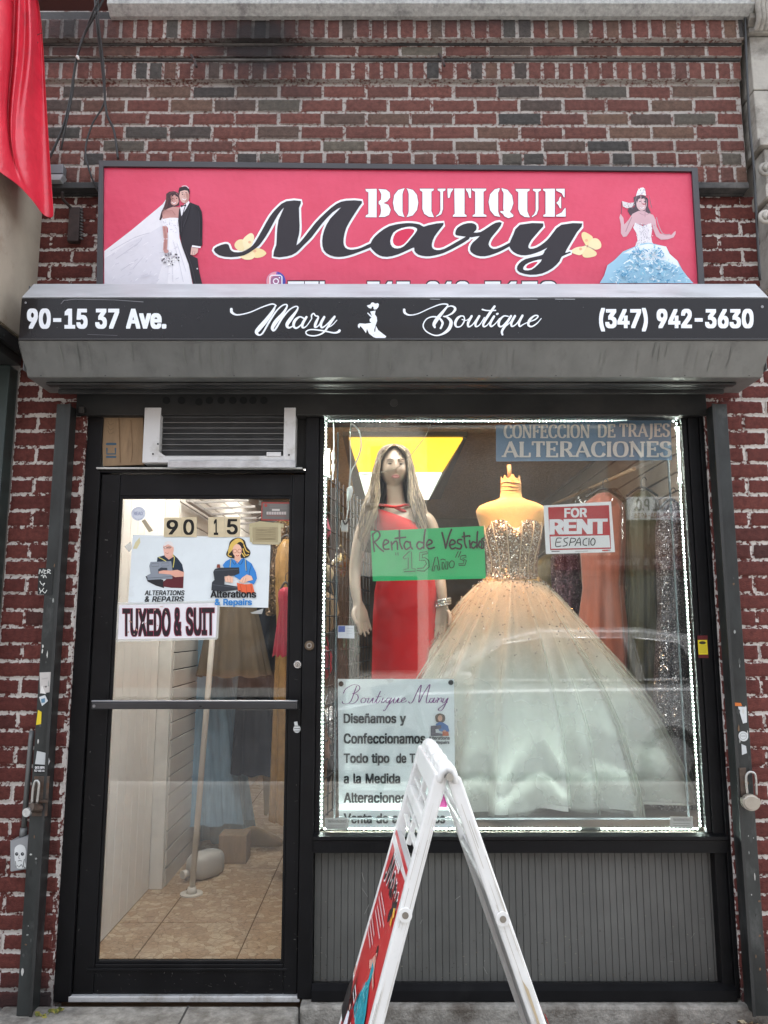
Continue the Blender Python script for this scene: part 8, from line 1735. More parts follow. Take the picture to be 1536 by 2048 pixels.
# ================================================================== folding sign board in front
GB = GZ
af = thing('folding_sign', 'white plastic folding pavement sign with a red boutique poster in front of the window', 'pavement sign', (.17, -1.1, GB))
AFW = M('board_plastic', (.70,.70,.68), .38, var=.05, scale=9, dirt=(.40,.385,.35), damt=.3, dscale=11, bump=.12, bscale=60)
yn_, yf_ = -1.30, -.85
An, Afar = P(893, 1538, yn_), P(858, 1487, yf_)
def down(p, q):                                     # line p->q carried on to the pavement
    t = (GB - p.z)/(q.z - p.z); return p + (q-p)*t
Ln = down(An, P(757, 2048, yn_)); Rn = down(An, P(1073, 2048, yn_))
Lf = down(Afar, P(693, 2048, yf_)); Rf = Afar + (Rn-An)
axis = (Afar-An)
def side_panel(tn, tf, bn_, bf_, s):
    """one half: two rails, cross pieces, moulded panel. s=-1 left"""
    dn = (bn_-tn).normalized(); df_ = (bf_-tf).normalized()
    out = dn.cross(axis).normalized()*(1 if s < 0 else -1)
    if (out.x < 0) != (s < 0): out = -out
    return dn, df_, out
for s, tn, tf, bn_, bf_ in ((-1, An+Vector((-.012,0,0)), Afar+Vector((-.012,0,0)), Ln, Lf), (1, An+Vector((.014,0,-.012)), Afar+Vector((.014,0,-.012)), Rn, Rf)):
    dn, df_, out = side_panel(tn, tf, bn_, bf_, s)
    bm = B()
    ax = axis.normalized()
    obox(bm, tn+dn*.01, bn_, .034, .030, up=ax, bev=.006); obox(bm, tf+df_*.01, bf_, .034, .030, up=ax, bev=.006)
    for f in (.03, .115, .235, .95):
        a, b_ = tn.lerp(bn_, f)+ax*.0155, tf.lerp(bf_, f)-ax*.0155
        obox(bm, a, b_, .030 if f > .03 else .05, .030, up=out, bev=.004)
    half = obj('half_frame', bm, AFW, af)
    bm = B()
    q = [tn.lerp(bn_, .215)+ax*.016, tf.lerp(bf_, .215)-ax*.016, tf.lerp(bf_, .955)-ax*.016, tn.lerp(bn_, .955)+ax*.016]
    v1 = [bm.verts.new(p+out*.012) for p in q]; v2 = [bm.verts.new(p-out*.004) for p in q]
    bm.faces.new(v1); bm.faces.new(v2[::-1])
    for i in range(4): bm.faces.new((v1[i], v2[i], v2[(i+1)%4], v1[(i+1)%4]))
    recalc(bm); obj('panel_board', bm, M('board_panel', (.42,.42,.42), .5), half)
    # grip slats at the top
    bm = B()
    for f in (.055, .085, .145, .175):
        obox(bm, tn.lerp(bn_, f)+ax*.018, tf.lerp(bf_, f)-ax*.018, .008, .012, up=out, bev=.001)
    obox(bm, (tn.lerp(bn_, .04)+tf.lerp(bf_, .04))/2, (tn.lerp(bn_, .2)+tf.lerp(bf_, .2))/2, .022, .014, up=out, bev=.002)
    obj('grip', bm, AFW, half)
    # poster
    pa, pb, pc, pd_ = [p+out*.0125 for p in q]
    bm = B(); v1 = [bm.verts.new(p+out*.002) for p in (pa,pb,pc,pd_)]; v2 = [bm.verts.new(p+out*.0003) for p in (pa,pb,pc,pd_)]
    bm.faces.new(v1); bm.faces.new(v2[::-1])
    for i in range(4): bm.faces.new((v1[i], v2[i], v2[(i+1)%4], v1[(i+1)%4]))
    recalc(bm); po = obj('poster', bm, M('red_poster', (.52,.022,.028), .35, var=.06), half)
    # s runs from the far edge (0) to the near edge (1); t runs downwards
    pf = lambda s_, t_, pa=pa, pb=pb, pc=pc, pd_=pd_, out=out: (pb.lerp(pa, s_)).lerp(pc.lerp(pd_, s_), t_*.56) + out*.0022
    A = Art(pf, nrm=out, step=.00004)
    flip = (lambda pts: pts) if s < 0 else (lambda pts: [(1-p[0],)+tuple(p[1:]) for p in pts])
    def st_(pts, w, c): A.stroke(flip(pts), w, c, n=4)
    # name in script on its white outline
    nm = [[(.10,.24),(.16,.23),(.22,.14),(.26,.08),(.27,.16),(.28,.23),(.36,.12),(.40,.08),(.39,.16),(.41,.22),(.46,.19)], [(.56,.14),(.50,.14),(.48,.20),(.54,.22),(.58,.15),(.58,.22),(.63,.20)], [(.65,.14),(.68,.15),(.67,.22),(.69,.16),(.74,.14)], [(.77,.14),(.76,.20),(.82,.21),(.87,.14),(.84,.24),(.77,.29),(.74,.27),(.84,.22),(.93,.17)]]
    for q_ in nm: st_(q_, .055, '#e8e6e6')
    for q_ in nm: st_(q_, .032, '#2a2527')
    for k in range(6): st_([(.30+k*.075,.035),(.30+k*.075,.085)], .05, '#e6e4e4')
    A.poly(flip([(.86,.21),(.93,.19),(.97,.22),(.92,.245)]), '#e0b24a'); A.poly(flip([(.86,.25),(.92,.245),(.95,.275),(.88,.28)]), '#d9a43c')
    for k, (a, b_) in enumerate(((.18,.62),(.14,.70),(.20,.58),(.16,.66))): st_([(a,.315+k*.035),((a+b_)/2,.315+k*.035),(b_,.315+k*.035)], .013, '#cfa6a6')
    for k, (a, b_) in enumerate(((.06,.42),(.04,.46),(.08,.40))): st_([(a,.48+k*.035),(b_,.48+k*.035)], .013, '#cfa6a6')
    # girl in a turquoise gown
    A.ell(*flip([(.70,.47)])[0], .035, .022, '#c9988a', 12); A.poly(flip([(.66,.46),(.70,.44),(.75,.46),(.76,.50),(.72,.47),(.67,.49)]), '#3a2622')
    A.poly(flip([(.66,.50),(.74,.50),(.80,.55),(.90,.57),(.90,.59),(.78,.58),(.74,.56),(.66,.56),(.58,.60),(.50,.58),(.60,.54)]), '#c9988a')
    A.poly(flip([(.64,.54),(.76,.54),(.74,.62),(.88,.70),(.97,.82),(.96,.86),(.40,.86),(.42,.80),(.55,.70),(.66,.62)]), '#1f93a3')
    rr = random.Random(77)
    for k in range(70):
        t_ = rr.uniform(.63,.85); x_ = .69+rr.uniform(-1,1)*(t_-.60)*1.05
        st_([(x_,t_),(x_+rr.uniform(-.03,.03),min(.858,t_+rr.uniform(.01,.03)))], .010, rr.choice(['#57c0c8','#127684','#9adbdc','#2aa7b5']))
    # couple at the foot and outlined words
    A.poly(flip([(.05,1.0),(.08,.86),(.14,.78),(.24,.80),(.30,.88),(.30,1.0)]), '#1b181b'); A.ell(*flip([(.17,.75)])[0], .04, .025, '#c9988a', 12); A.poly(flip([(.30,1.0),(.34,.90),(.42,.88),(.52,1.0)]), '#dfe2ea'); A.ell(*flip([(.38,.86)])[0], .035, .022, '#c9988a', 12); A.poly(flip([(.33,.87),(.36,.835),(.42,.84),(.43,.88),(.39,.85)]), '#33231f')
    st_([(.56,.90),(.94,.90)], .055, '#e6e4e4'); st_([(.57,.90),(.93,.90)], .036, '#2a2527')
    for k in range(6): st_([(.59+k*.06,.888),(.59+k*.06,.912)], .016, '#e6e4e4')
    st_([(.36,.78),(.52,.78)], .045, '#e6e4e4'); st_([(.37,.78),(.51,.78)], .028, '#2a2527')
    A.done('print', po)
    A = Art(lambda u, v, tn=tn, bn_=bn_, out=out: tn.lerp(bn_, v)+out*(u*.015)-ax*.0155, nrm=-ax, base=.0003); rr = random.Random(50+s)
    for k in range(34):
        u, v = rr.uniform(-.9,.9), rr.uniform(.08,.9); L_ = rr.expovariate(1/.008); A.stroke([(u,v),(u+rr.uniform(-.1,.1),v+L_)], rr.uniform(.03,.16), rr.choice(['#b9b4aa','#a8a196','#8f8778','#c9c5bd','#d2cfc8']), smooth=False)
    if s > 0: A.poly([(-.3,.40),(.2,.42),(.1,.50),(.4,.56),(.0,.60),(-.2,.50)], '#b5a487'); A.poly([(-.8,.66),(-.5,.68),(-.5,.74),(-.8,.72)], '#c0b49c')
    A.done('scuffs', half)['kind'] = 'stuff'
    # bolt in the near rail
    c = tn.lerp(bn_, .285) - ax*.0155; bm = B(); tube(bm, [c+ax*.001, c-ax*.006], .0165, 22, smooth=False); bmesh.ops.bevel(bm, geom=[e for e in bm.edges if len(e.link_faces)==2 and e.calc_face_angle(0)>1], offset=.002, segments=2, affect='EDGES'); rg = obj('bolt_collar', bm, AFW, half)
    bm = B(); disc_c = c-ax*.0058; tube(bm, [disc_c, disc_c-ax*.0015], .008, 16, smooth=False); obj('bolt', bm, M('bolt_steel', (.25,.23,.20), .4, metal=.8), rg)
ax = axis.normalized()
bm = B()
for f0, f1 in ((-.05, .20), (.34, .44), (.58, .68), (.80, 1.04)):
    rg_ = []
    for f in (f0, f0+.02, f1-.02, f1):
        c = An.lerp(Afar, f)+Vector((0,0,.002)); e = .8 if f in (f0, f1) else 1
        rg_.append([c+Vector((x*e*.78, 0, z*e*.8)) for x, z in ((-.034,-.040),(-.030,-.012),(-.020,.008),(-.004,.016),(.012,.014),(.026,.004),(.034,-.016),(.036,-.044),(.020,-.046),(.012,-.020),(0,-.012),(-.012,-.020),(-.020,-.044))])
    rings_surface(bm, rg_, cap_a=True, cap_b=True)
obox(bm, An+Vector((-.004,0,-.004))+ax*.01, Afar+Vector((-.004,0,-.004))-ax*.01, .03, .022, up=Vector((0,0,1)), bev=.005)
obj('hinge_grip', bm, AFW, af, smooth=True)
bm = B(); tube(bm, [An-ax*.036+Vector((.004,0,-.014)), An-ax*.018+Vector((.004,0,-.014))], .0095, 14, smooth=False); obj('hinge_pin', bm, M('pin_steel', (.42,.40,.36), .35, metal=.8), af)

# ================================================================== neighbours and things fixed to the brick
nb = thing('neighbour_shop', 'neighbouring shop at the left edge with a stained beige shutter housing and dark gate', 'shop', (-2.4, .1, GB))
STU = M('stained_beige_paint', (.40,.345,.27), .6, var=.18, scale=3, dirt=(.20,.13,.08), damt=.38, dscale=2.5, bump=.1, bscale=14)
xe = -1.572
zn0, zn1 = P(60, 692, -.04).z, P(70, 330, -.04).z
bm = B(); prof = [(-.002, zn0), (-.002, zn1), (-.55, zn1+.02), (-.75, zn1-.1), (-.75, zn0+.12), (-.62, zn0)]
prism_x(bm, prof, -3.4, xe); bmesh.ops.bevel(bm, geom=bm.edges[:], offset=.008, segments=2, affect='EDGES'); obj('shutter_housing', bm, STU, nb)
bm = B(); box(bm, -3.4, xe-.02, -.5, -.06, zn0-.10, zn0-.0005, .004); obox(bm, (xe-.015, -.52, zn0-.035), (xe-.015, -.05, zn0-.035), .05, .03, up=Vector((1,0,0)))
for k in range(3): disc(bm, (xe-.0005, -.4+k*.14, zn0-.04), .008, axis='x', depth=.004)
obj('curtain_end', bm, M('dark_gate_steel', (.035,.037,.036), .5, metal=.4, var=.3), nb)
bm = B(); box(bm, XL-.085, XL-.001, -.08, -.001, GB, zn0-.101, .003); obj('guide_rail', bm, M('green_black_rail', (.022,.034,.031), .5, var=.3), nb)
bm = B(); box(bm, -5.5, XL-.087, .002, .25, GB-.1, 4.5); obj('wall', bm, M('neighbour_wall', (.18,.17,.15), .8), nb)
bm = B(); p = P(6, 700, -.3)
for k in range(13):
    c = Vector((xe-.06, -.28, zn0-.102-k*.017)); tube(bm, [c+Vector(((.005 if k%2 else 0)*math.cos(t)+.0*k, (0 if k%2 else .005)*math.cos(t), .011*math.sin(t))) for t in [2*math.pi*i/10 for i in range(10)]], .0018, 5, closed=True)
obj('chain', bm, M('chain_steel', (.3,.3,.29), .35, metal=.8), nb)
# red vinyl sheet
def sheet_grid(cols):
    bm = B(); nv_ = 26; rows = []
    cc = [catmull([P(u, v, y) for u, v, y in c], 6) for c in cols]
    m = min(len(c) for c in cc)
    rows = [[c[i] for c in cc] for i in range(m)]
    rings_surface(bm, rows, closed_ring=False); return bm
RV = M('red_vinyl_cloth', (.58,.022,.045), .34, var=.12, scale=9, coat=.08, bump=.5, bscale=16, bdist=.012, dirt=(.36,.03,.045), damt=.35, dscale=6)
cols = [[(-230,-60,-.62),(-230,80,-.60),(-230,200,-.62),(-230,300,-.60)], [(-60,-60,-.60),(-60,80,-.62),(-60,200,-.58),(-60,300,-.6)], [(0,-60,-.50),(0,100,-.52),(0,230,-.50),(0,346,-.50)], [(20,-60,-.42),(16,110,-.47),(12,240,-.46),(24,362,-.45)], [(34,-60,-.38),(26,100,-.34),(15,250,-.37),(36,371,-.41)], [(40,-60,-.46),(33,100,-.46),(22,270,-.45),(48,383,-.38)], [(46,-60,-.36),(48,90,-.32),(26,300,-.38),(58,394,-.35)], [(56,-60,-.40),(60,100,-.40),(45,260,-.38),(70,408,-.32)], [(62,-60,-.28),(70,70,-.29),(72,230,-.29),(82,428,-.27)], [(66,-30,-.24),(80,38,-.22),(90,260,-.24),(96,437,-.24)], [(70,-30,-.26),(84,52,-.25),(97,260,-.26),(109,437,-.25)]]
bm = sheet_grid(cols)
rv = solo('red_vinyl_sheet', bm, RV, 'crumpled glossy red vinyl sheet hanging at the top left corner', 'vinyl sheet', loc=tuple(P(60,380,-.35)), smooth=True)
so = rv.modifiers.new('thickness', 'SOLIDIFY'); so.thickness = .003
ss = rv.modifiers.new('soft', 'SUBSURF'); ss.levels = 1; ss.render_levels = 2
bm = B(); tube(bm, catmull([P(u, v, -.27) for u, v in ((84,66),(72,72),(66,86),(72,92),(76,84))]), .0016, 5); obj('loose_thread', bm, M('thread_dark', (.05,.04,.04), .7), rv)
# stone pilaster at the right
pi = thing('stone_pilaster', 'pale carved stone pilaster at the upper right edge beside the brickwork', 'pilaster', (1.95, -.02, zmid))
ST = M('pale_limestone', (.40,.375,.33), .85, var=.16, scale=8, dirt=(.16,.145,.125), damt=.42, dscale=5, bump=.5, bscale=50)
yq = -.10
def zz_(v): return Zv(v, yq)
x0 = P(1507, 200, yq).x
bm = B(); z0 = zz_(700)
for va, vb, dx, dy in ((570,470,.016,0),(469,402,.03,-.01),(401,374,.008,-.03),(373,300,.022,-.012),(299,282,-.004,-.035),(281,180,.004,0),(179,72,.004,0),(71,60,-.006,-.02)):
    box(bm, x0+dx, 2.3, yq+dy, .2, zz_(va), zz_(vb)-.003, .004)
obj('shaft', bm, ST, pi)
bm = B()
for k in range(3):
    prof = [(yq-.02-k*.02, zz_(60)+k*.055), (yq-.05-k*.03, zz_(60)+.02+k*.055), (yq-.055-k*.03, zz_(60)+.04+k*.055), (yq-.03-k*.02, zz_(60)+.056+k*.055), (.1, zz_(60)+.056+k*.055), (.1, zz_(60)+k*.055)]
    prism_x(bm, prof, x0-.012-.006*k, 2.3)
for k in range(4):                          # acanthus-like leaves on the console
    c = P(1513+k*9, 28, yq-.06); tube(bm, catmull([c+Vector((0,.02,-.07)), c+Vector((.004,-.012,-.03)), c+Vector((-.004,-.022,.02)), c+Vector((.004,-.03,.055)), c+Vector((.012,-.012,.07))],4), .012, 8)
obj('console', bm, ST, pi)
bm = B()
for k in range(2):                          # scroll on the capital
    c = P(1528, 345 if k == 0 else 440, yq-.03); pts = []
    for i in range(22):
        t = i*.5; r_ = .034*(1-i/26); pts.append(c+Vector((r_*math.cos(t), -.012-.001*i, r_*math.sin(t))))
    tube(bm, pts, .010, 8)
obj('scroll', bm, ST, pi)
bm = B(); tube(bm, catmull([P(u, v, -.13) for u, v in ((1490,20),(1494,150),(1500,260),(1507,330),(1512,420),(1520,560))]), .006, 8)
solo('wall_cable', bm, M('cable_black', (.02,.02,.02), .5), 'single black cable running down the edge of the stone pilaster', 'cable', loc=tuple(P(1507,330,-.13)))
# cables at the left
def cable(pts, r, label, g=None):
    bm = B(); tube(bm, catmull([P(u, v, y) for u, v, y in pts], 8), r, 8)
    p = P(*pts[-1]); solo('loose_cable', bm, M('cable_black', (.02,.02,.02), .5), label, 'cable', loc=tuple(p), group='cables hanging down the brick at the upper left')
cable([(214,-20,-.24),(196,20,-.22),(168,70,-.17),(152,125,-.14),(140,200,-.10),(124,260,-.08),(96,322,-.06)], .0055, 'thickest black cable swinging left from the cornice to the grey bracket')
cable([(208,-20,-.25),(190,15,-.23),(172,60,-.18),(150,130,-.14),(146,180,-.11),(132,250,-.09),(122,300,-.06)], .004, 'thin black cable running beside the thickest one')
cable([(189,-20,-.23),(194,50,-.2),(200,100,-.16),(207,160,-.12),(213,225,-.10),(228,262,-.08),(236,318,-.07)], .0055, 'black cable dropping behind the top left corner of the red sign')
cable([(200,-20,-.24),(196,30,-.22),(205,110,-.16),(210,180,-.12),(206,212,-.10),(184,250,-.09),(171,300,-.08),(180,345,-.07),(197,385,-.05)], .0042, 'black cable bowing left before it slips behind the sign frame')
bm = B(); c = P(155, 114, -.15); bmesh.ops.create_icosphere(bm, subdivisions=2, radius=.008, matrix=Matrix.Translation(c)); bmesh.ops.create_icosphere(bm, subdivisions=2, radius=.006, matrix=Matrix.Translation(c+Vector((.004,0,-.008))))
solo('cable_clip', bm, M('clip_white', (.6,.6,.58), .5), 'small white clip tying two loose cables', 'cable clip', loc=tuple(c), smooth=True)
# brackets on the brick
bk = thing('metal_bracket', 'bent grey metal bracket under the red vinyl sheet', 'bracket', P(110, 365, -.05))
bm = B(); a, b_ = P(92,330,-.08), P(126,348,-.08); box(bm, a.x, b_.x, -.085, UP, b_.z, a.z, .002); obj('upper_plate', bm, M('bracket_grey', (.20,.205,.215), .45, metal=.4), bk)
bm = B(); q = [P(96,349,-.09), P(127,349,-.09), P(124,365,-.07), P(100,365,-.07)]; prism_y(bm, [(p.x, p.z) for p in q], -.092, -.05); recalc(bm); obj('lower_plate', bm, M('bracket_pale', (.42,.43,.44), .4, metal=.4), bk)
RU = M('rusty_iron', (.055,.038,.035), .75, metal=.3, var=.4, scale=30, dirt=(.11,.05,.03), damt=.35, dscale=18, bump=.4, bscale=80)
hg = thing('iron_bracket', 'rusty iron bracket fixed to the brick left of the red sign', 'bracket', P(152, 487, -.02))
bm = B(); a, b_ = P(140,416,-.02), P(158,484,-.02); box(bm, a.x, b_.x, -.03, -.0005, b_.z, a.z, .003); obj('plate', bm, RU, hg)
bm = B(); tube(bm, catmull([P(125,384,-.09),P(126,398,-.07),P(140,414,-.03),P(145,420,-.02)]), .007, 8); obj('arm', bm, RU, hg)
bm = B()
for k in range(11): p = P(163, 418+k*6.0, -.022); tube(bm, [p+Vector((-.006,0,.004)), p+Vector((.008,-.006,-.004))], .0045, 6)
obj('weld', bm, M('weld_grey', (.16,.15,.145), .5, metal=.5), hg)
for u, v in ((388,128),(884,126)):
    bm = B(); tube(bm, catmull([P(u-6,v-18,-.10), P(u,v-8,-.14), P(u+5,v+6,-.15)]), .006, 8)
    solo('iron_hook', bm, RU, 'rusty iron hook in the brick above the %s of the sign' % ('bridal couple' if u < 600 else 'word boutique'), 'hook', loc=tuple(P(u,v,-.12)))
# litter and weeds at the foot of the wall
bm = B(); rr = random.Random(12)
for k in range(150):
    u = rr.gauss(1470, 42); v = rr.uniform(2006, 2040)
    p = G(min(1545, max(1380, u)), v, GB+.004+rr.random()*.012)
    if p.y > -.095: p.y = -.04-rr.random()*.10
    a = rr.uniform(0, 6.28); L_ = rr.uniform(.006,.022); w_ = L_*rr.uniform(.25,.6); n = Vector((rr.gauss(0,.5), rr.gauss(0,.5)-.3, 1)).normalized()
    t = n.orthogonal().normalized(); t.rotate(Matrix.Rotation(a, 3, n)); s_ = n.cross(t)
    f = bm.faces.new([bm.verts.new(p+q) for q in (t*L_, s_*w_*.8+n*.003, -t*L_, -s_*w_*.8+n*.002)]); f.material_index = rr.choice((0,0,1,2,3))
obj('leaf_litter', bm, [M('litter_brown', (.12,.065,.035), .8), M('litter_dark', (.05,.035,.022), .9), M('litter_tan', (.30,.21,.11), .8), M('litter_pale', (.45,.38,.25), .8)], kind='stuff')
def weed(u, v, n, seed, label):
    bm = B(); rr = random.Random(seed); c = G(u, v, -.002)
    for k in range(n):
        a = rr.uniform(-1.3, 1.3); L_ = rr.uniform(.014,.036); lean = Vector((math.sin(a)*.8, -rr.uniform(0,.6), rr.uniform(.4,1))).normalized()
        b0 = c+Vector((rr.uniform(-.02,.02), rr.uniform(-.01,.01), 0)); sd = lean.cross(Vector((0,1,0))).normalized()*L_*rr.uniform(.16,.3)
        m_ = b0+lean*L_*.55; e_ = b0+lean*L_+Vector((0,0,-L_*.2))
        vs_ = [bm.verts.new(q) for q in (b0, m_-sd, e_, m_+sd)]; bm.faces.new(vs_).material_index = rr.choice((0,1))
    solo('weed', bm, [M('weed_green', (.16,.19,.045), .6), M('weed_yellow', (.36,.33,.08), .6)], label, 'weed', loc=tuple(c))
weed(110, 2026, 16, 3, 'small yellowish weed growing at the foot of the left door jamb'); weed(84, 2034, 10, 9, 'smaller weed beside the foot of the left guide rail')

# ================================================================== inside, seen through the door
pg_a = G(383, 1789, FL); pg_b = P(426, 1260, pg_a.y)
pg_b = pg_a + (pg_b-pg_a)*1.35
po_ = thing('rack_pole', 'white painted metal pole on a round floor flange inside the door', 'pole', tuple(pg_a))
WPn = M('chipped_white_paint', (.62,.58,.52), .45, var=.08, dirt=(.30,.22,.15), damt=.25, dscale=25)
bm = B(); tube(bm, [pg_a, pg_b], .0165, 12); obj('shaft', bm, WPn, po_)
bm = B(); tube(bm, [pg_a+Vector((0,0,.0005)), pg_a+Vector((0,0,.008))], .062, 24, smooth=False); tube(bm, [pg_a+Vector((0,0,.008)), pg_a+Vector((.001,0,.04))], [.030,.022], 16); obj('flange', bm, WPn, po_)
bm = B(); tube(bm, [pg_b, pg_b+Vector((.18,2.6,0))], .014, 10); obj('top_rail', bm, WPn, po_)
hung('hanging_dress', 'pale blue net dress hanging behind the white pole inside the door', 'dress', 420, 1235, 1640, 2.05, .17, .235, .12, .17, M('blue_net', (.27,.43,.57), .7, var=.16, scale=12, stretch=(4,4,.5), sheen=.3), 21, 9, .2)
hung('hanging_dress', 'longer pale blue underskirt hanging right behind the blue net dress', 'dress', 440, 1300, 1672, 2.3, .13, .20, .12, .16, veil_mat('blue_tulle', (.38,.55,.66), .6), 22, 7, .22)
hung('hanging_garment', 'olive brown pleated garment hanging above the blue net dress', 'garment', 468, 1130, 1352, 1.72, .16, .20, .10, .13, M('olive_brown_wool', (.125,.092,.058), .8, var=.15, scale=9, stretch=(4,4,.5)), 23, 6, .22)
hung('hanging_garment', 'tan jacket hanging left of the olive brown pleated garment', 'garment', 368, 1180, 1332, 2.2, .16, .24, .10, .14, M('tan_jacket', (.20,.14,.085), .8, var=.15), 24, 4, .10)
hung('hanging_garment', 'navy suit hanging right of the blue net dress', 'garment', 516, 1150, 1545, 1.95, .13, .16, .10, .13, M('navy_suiting', (.010,.016,.030), .7, var=.2), 25, 5, .14)
hung('hanging_garment', 'black sequinned gown hanging near the right edge of the door glass', 'garment', 548, 1030, 1440, 2.0, .15, .15, .1, .12, M('black_gown', (.012,.011,.012), .5, var=.3, bump=.4, bscale=80), 26, 6, .16)
hung('hanging_garment', 'gold satin gown showing as a narrow strip at the right edge of the door glass', 'garment', 573, 1080, 1640, 1.45, .07, .09, .08, .1, M('gold_satin', (.28,.16,.05), .45, var=.25, scale=12), 27, 5, .18)
hung('hanging_garment', 'crimson wrap showing beside the gold satin gown', 'garment', 571, 1175, 1312, 1.15, .04, .06, .05, .07, M('crimson_wrap', (.34,.02,.045), .5), 28, 4, .2)
hung('hanging_garment', 'dark bronze patterned gown hanging above the crimson wrap', 'garment', 566, 1040, 1230, 1.7, .08, .10, .08, .1, glitter_mat('bronze_pattern', (.05,.035,.02), (.14,.09,.05), 90, .4, .4, (.25,.17,.08), .12), 29, 5, .16)
# jug, box and shoe on the tiles
jg = thing('plastic_jug', 'translucent white plastic jug lying on the tan floor tiles', 'jug', tuple(G(405, 1745, FL)))
jc_ = G(412, 1752, FL); ring = []
bm = B(); d_ = Vector((.55,.83,0)).normalized(); sd = Vector((-d_.y, d_.x, 0)); rings = []
for t, k in ((-.13,.30),(-.122,.55),(-.105,.86),(-.07,1.06),(.04,1.1),(.08,1),(.10,.55)):
    c = jc_ + d_*t + Vector((0,0,.070)); rings.append([c + sd*.068*k*math.copysign(abs(math.cos(q))**.6, math.cos(q)) + Vector((0,0,.068*k*math.copysign(abs(math.sin(q))**.6, math.sin(q)))) for q in [2*math.pi*j/32 for j in range(32)]])
rings_surface(bm, rings, cap_a=True, cap_b=True)
obj('bottle', bm, M('milky_plastic', (.46,.44,.405), .35, var=.06), jg, smooth=True)
bm = B(); c = jc_ - d_*.125 + Vector((-.02,0,.045)); tube(bm, [c, c-d_*.035], .022, 16); obj('cap', bm, M('cap_white', (.66,.63,.58), .4), jg)
b0 = G(468, 1728, FL)
bm = B(); box(bm, b0.x-.10, b0.x+.075, b0.y, b0.y+.16, FL+.0005, FL+.17, .003); solo('cardboard_box', bm, CB, 'small plain cardboard box beside the white plastic jug', 'box', loc=tuple(b0))
b0 = G(520, 1690, FL); bm = B(); rings = []
for t, w_, h_ in ((-.14,.03,.05),(-.12,.045,.10),(-.05,.048,.125),(.02,.045,.10),(.08,.05,.07),(.13,.042,.05),(.155,.02,.025)):
    c = b0+Vector((t, -.03*t, FL)); rings.append([Vector((c.x, c.y+w_*math.cos(q), FL+.001+h_*max(0, math.sin(q)))) for q in [math.pi*j/14 for j in range(15)]])
rings_surface(bm, rings, closed_ring=False); solo('ankle_boot', bm, M('tan_suede', (.30,.20,.10), .85, var=.15), 'single tan suede boot lying on the floor beyond the cardboard box', 'boot', loc=tuple(b0), smooth=True)
b0 = P(553, 1600, 2.2)
bm = B(); q = [P(u, v, 2.2) for u, v in ((525,1530),(548,1530),(552,1580),(562,1600),(560,1614),(545,1612),(533,1632),(528,1630))]; prism_y(bm, [(p.x, p.z) for p in q], 2.2, 2.215); recalc(bm)
solo('kraft_paper', bm, M('kraft_paper', (.36,.24,.09), .8, var=.12), 'torn strip of kraft paper pattern hanging under the navy suit', 'paper', loc=tuple(b0))
# dark partition that closes the rack side
bm = B(); box(bm, -.34, -.305, 1.47, YB-.1, FL, ZC-.4); obj('wall_partition', bm, M('dark_partition', (.035,.032,.03), .8), kind='structure')
for v in (1005, 1012):
    pass
AR = M('arm_steel', (.35,.34,.33), .4, metal=.6)
da = thing('display_rail', 'steel display rail with slanting arms above the clothes inside the door', 'display rail', (-1.2, 1.45, 2.25))
bm = B(); obox(bm, (-1.2, 1.35, 2.25), (-1.2, 2.6, 2.25), .03, .02, up=Vector((0,0,1))); obj('rail', bm, AR, da)
for k in range(5):
    c = Vector((-1.2, 1.45+k*.25, 2.25)); bm = B(); obox(bm, c, c+Vector((.35,.02,.02)), .014, .014); obj('arm', bm, AR, da)

# ================================================================== across the street (mirrored in the glass)
car = thing('parked_car', 'silver estate car parked at the kerb and mirrored across the ball gown', 'car', (1.65, -5.75, -.19))
CP_ = M('silver_paint', (.50,.51,.52), .25, metal=.5, coat=.8, var=.03); CG = M('car_glass', (.03,.035,.04), .05, spec=.8); CT = M('tyre_black', (.02,.02,.02), .8); CM_ = M('alloy', (.45,.45,.46), .3, metal=.8)
cx0, cy0, cw = -.70, -4.90, 1.80; zg = -.19
def cs(pts): return [(cx0+x, zg+z) for x, z in pts]
bm = B()
lower = [(0,.45),(.03,.72),(.15,.86),(1.05,1.03),(2.0,1.06),(3.6,1.08),(4.45,1.08),(4.56,.9),(4.58,.5),(4.45,.16),(4.05,.13),(.65,.13),(.12,.16)]
prism_y(bm, cs(lower), cy0-cw, cy0); recalc(bm); bmesh.ops.bevel(bm, geom=[e for e in bm.edges if e.calc_face_angle(0) > .3], offset=.06, segments=3, affect='EDGES')
obj('body', bm, CP_, car, smooth=False)
bm = B(); N_ = [(1.08,1.05),(1.95,1.58),(2.4,1.68),(3.5,1.68),(4.1,1.60),(4.42,1.10)]
for y_, inset in ((cy0-.14, 0),):
    a = [(x, z) for x, z in N_]
prism_y(bm, cs([(1.08,1.04)]+N_[1:5]+[(4.42,1.06)]), cy0-cw+.16, cy0-.16); recalc(bm); bmesh.ops.bevel(bm, geom=[e for e in bm.edges if e.calc_face_angle(0) > .3], offset=.05, segments=3, affect='EDGES')
obj('cabin', bm, CP_, car)
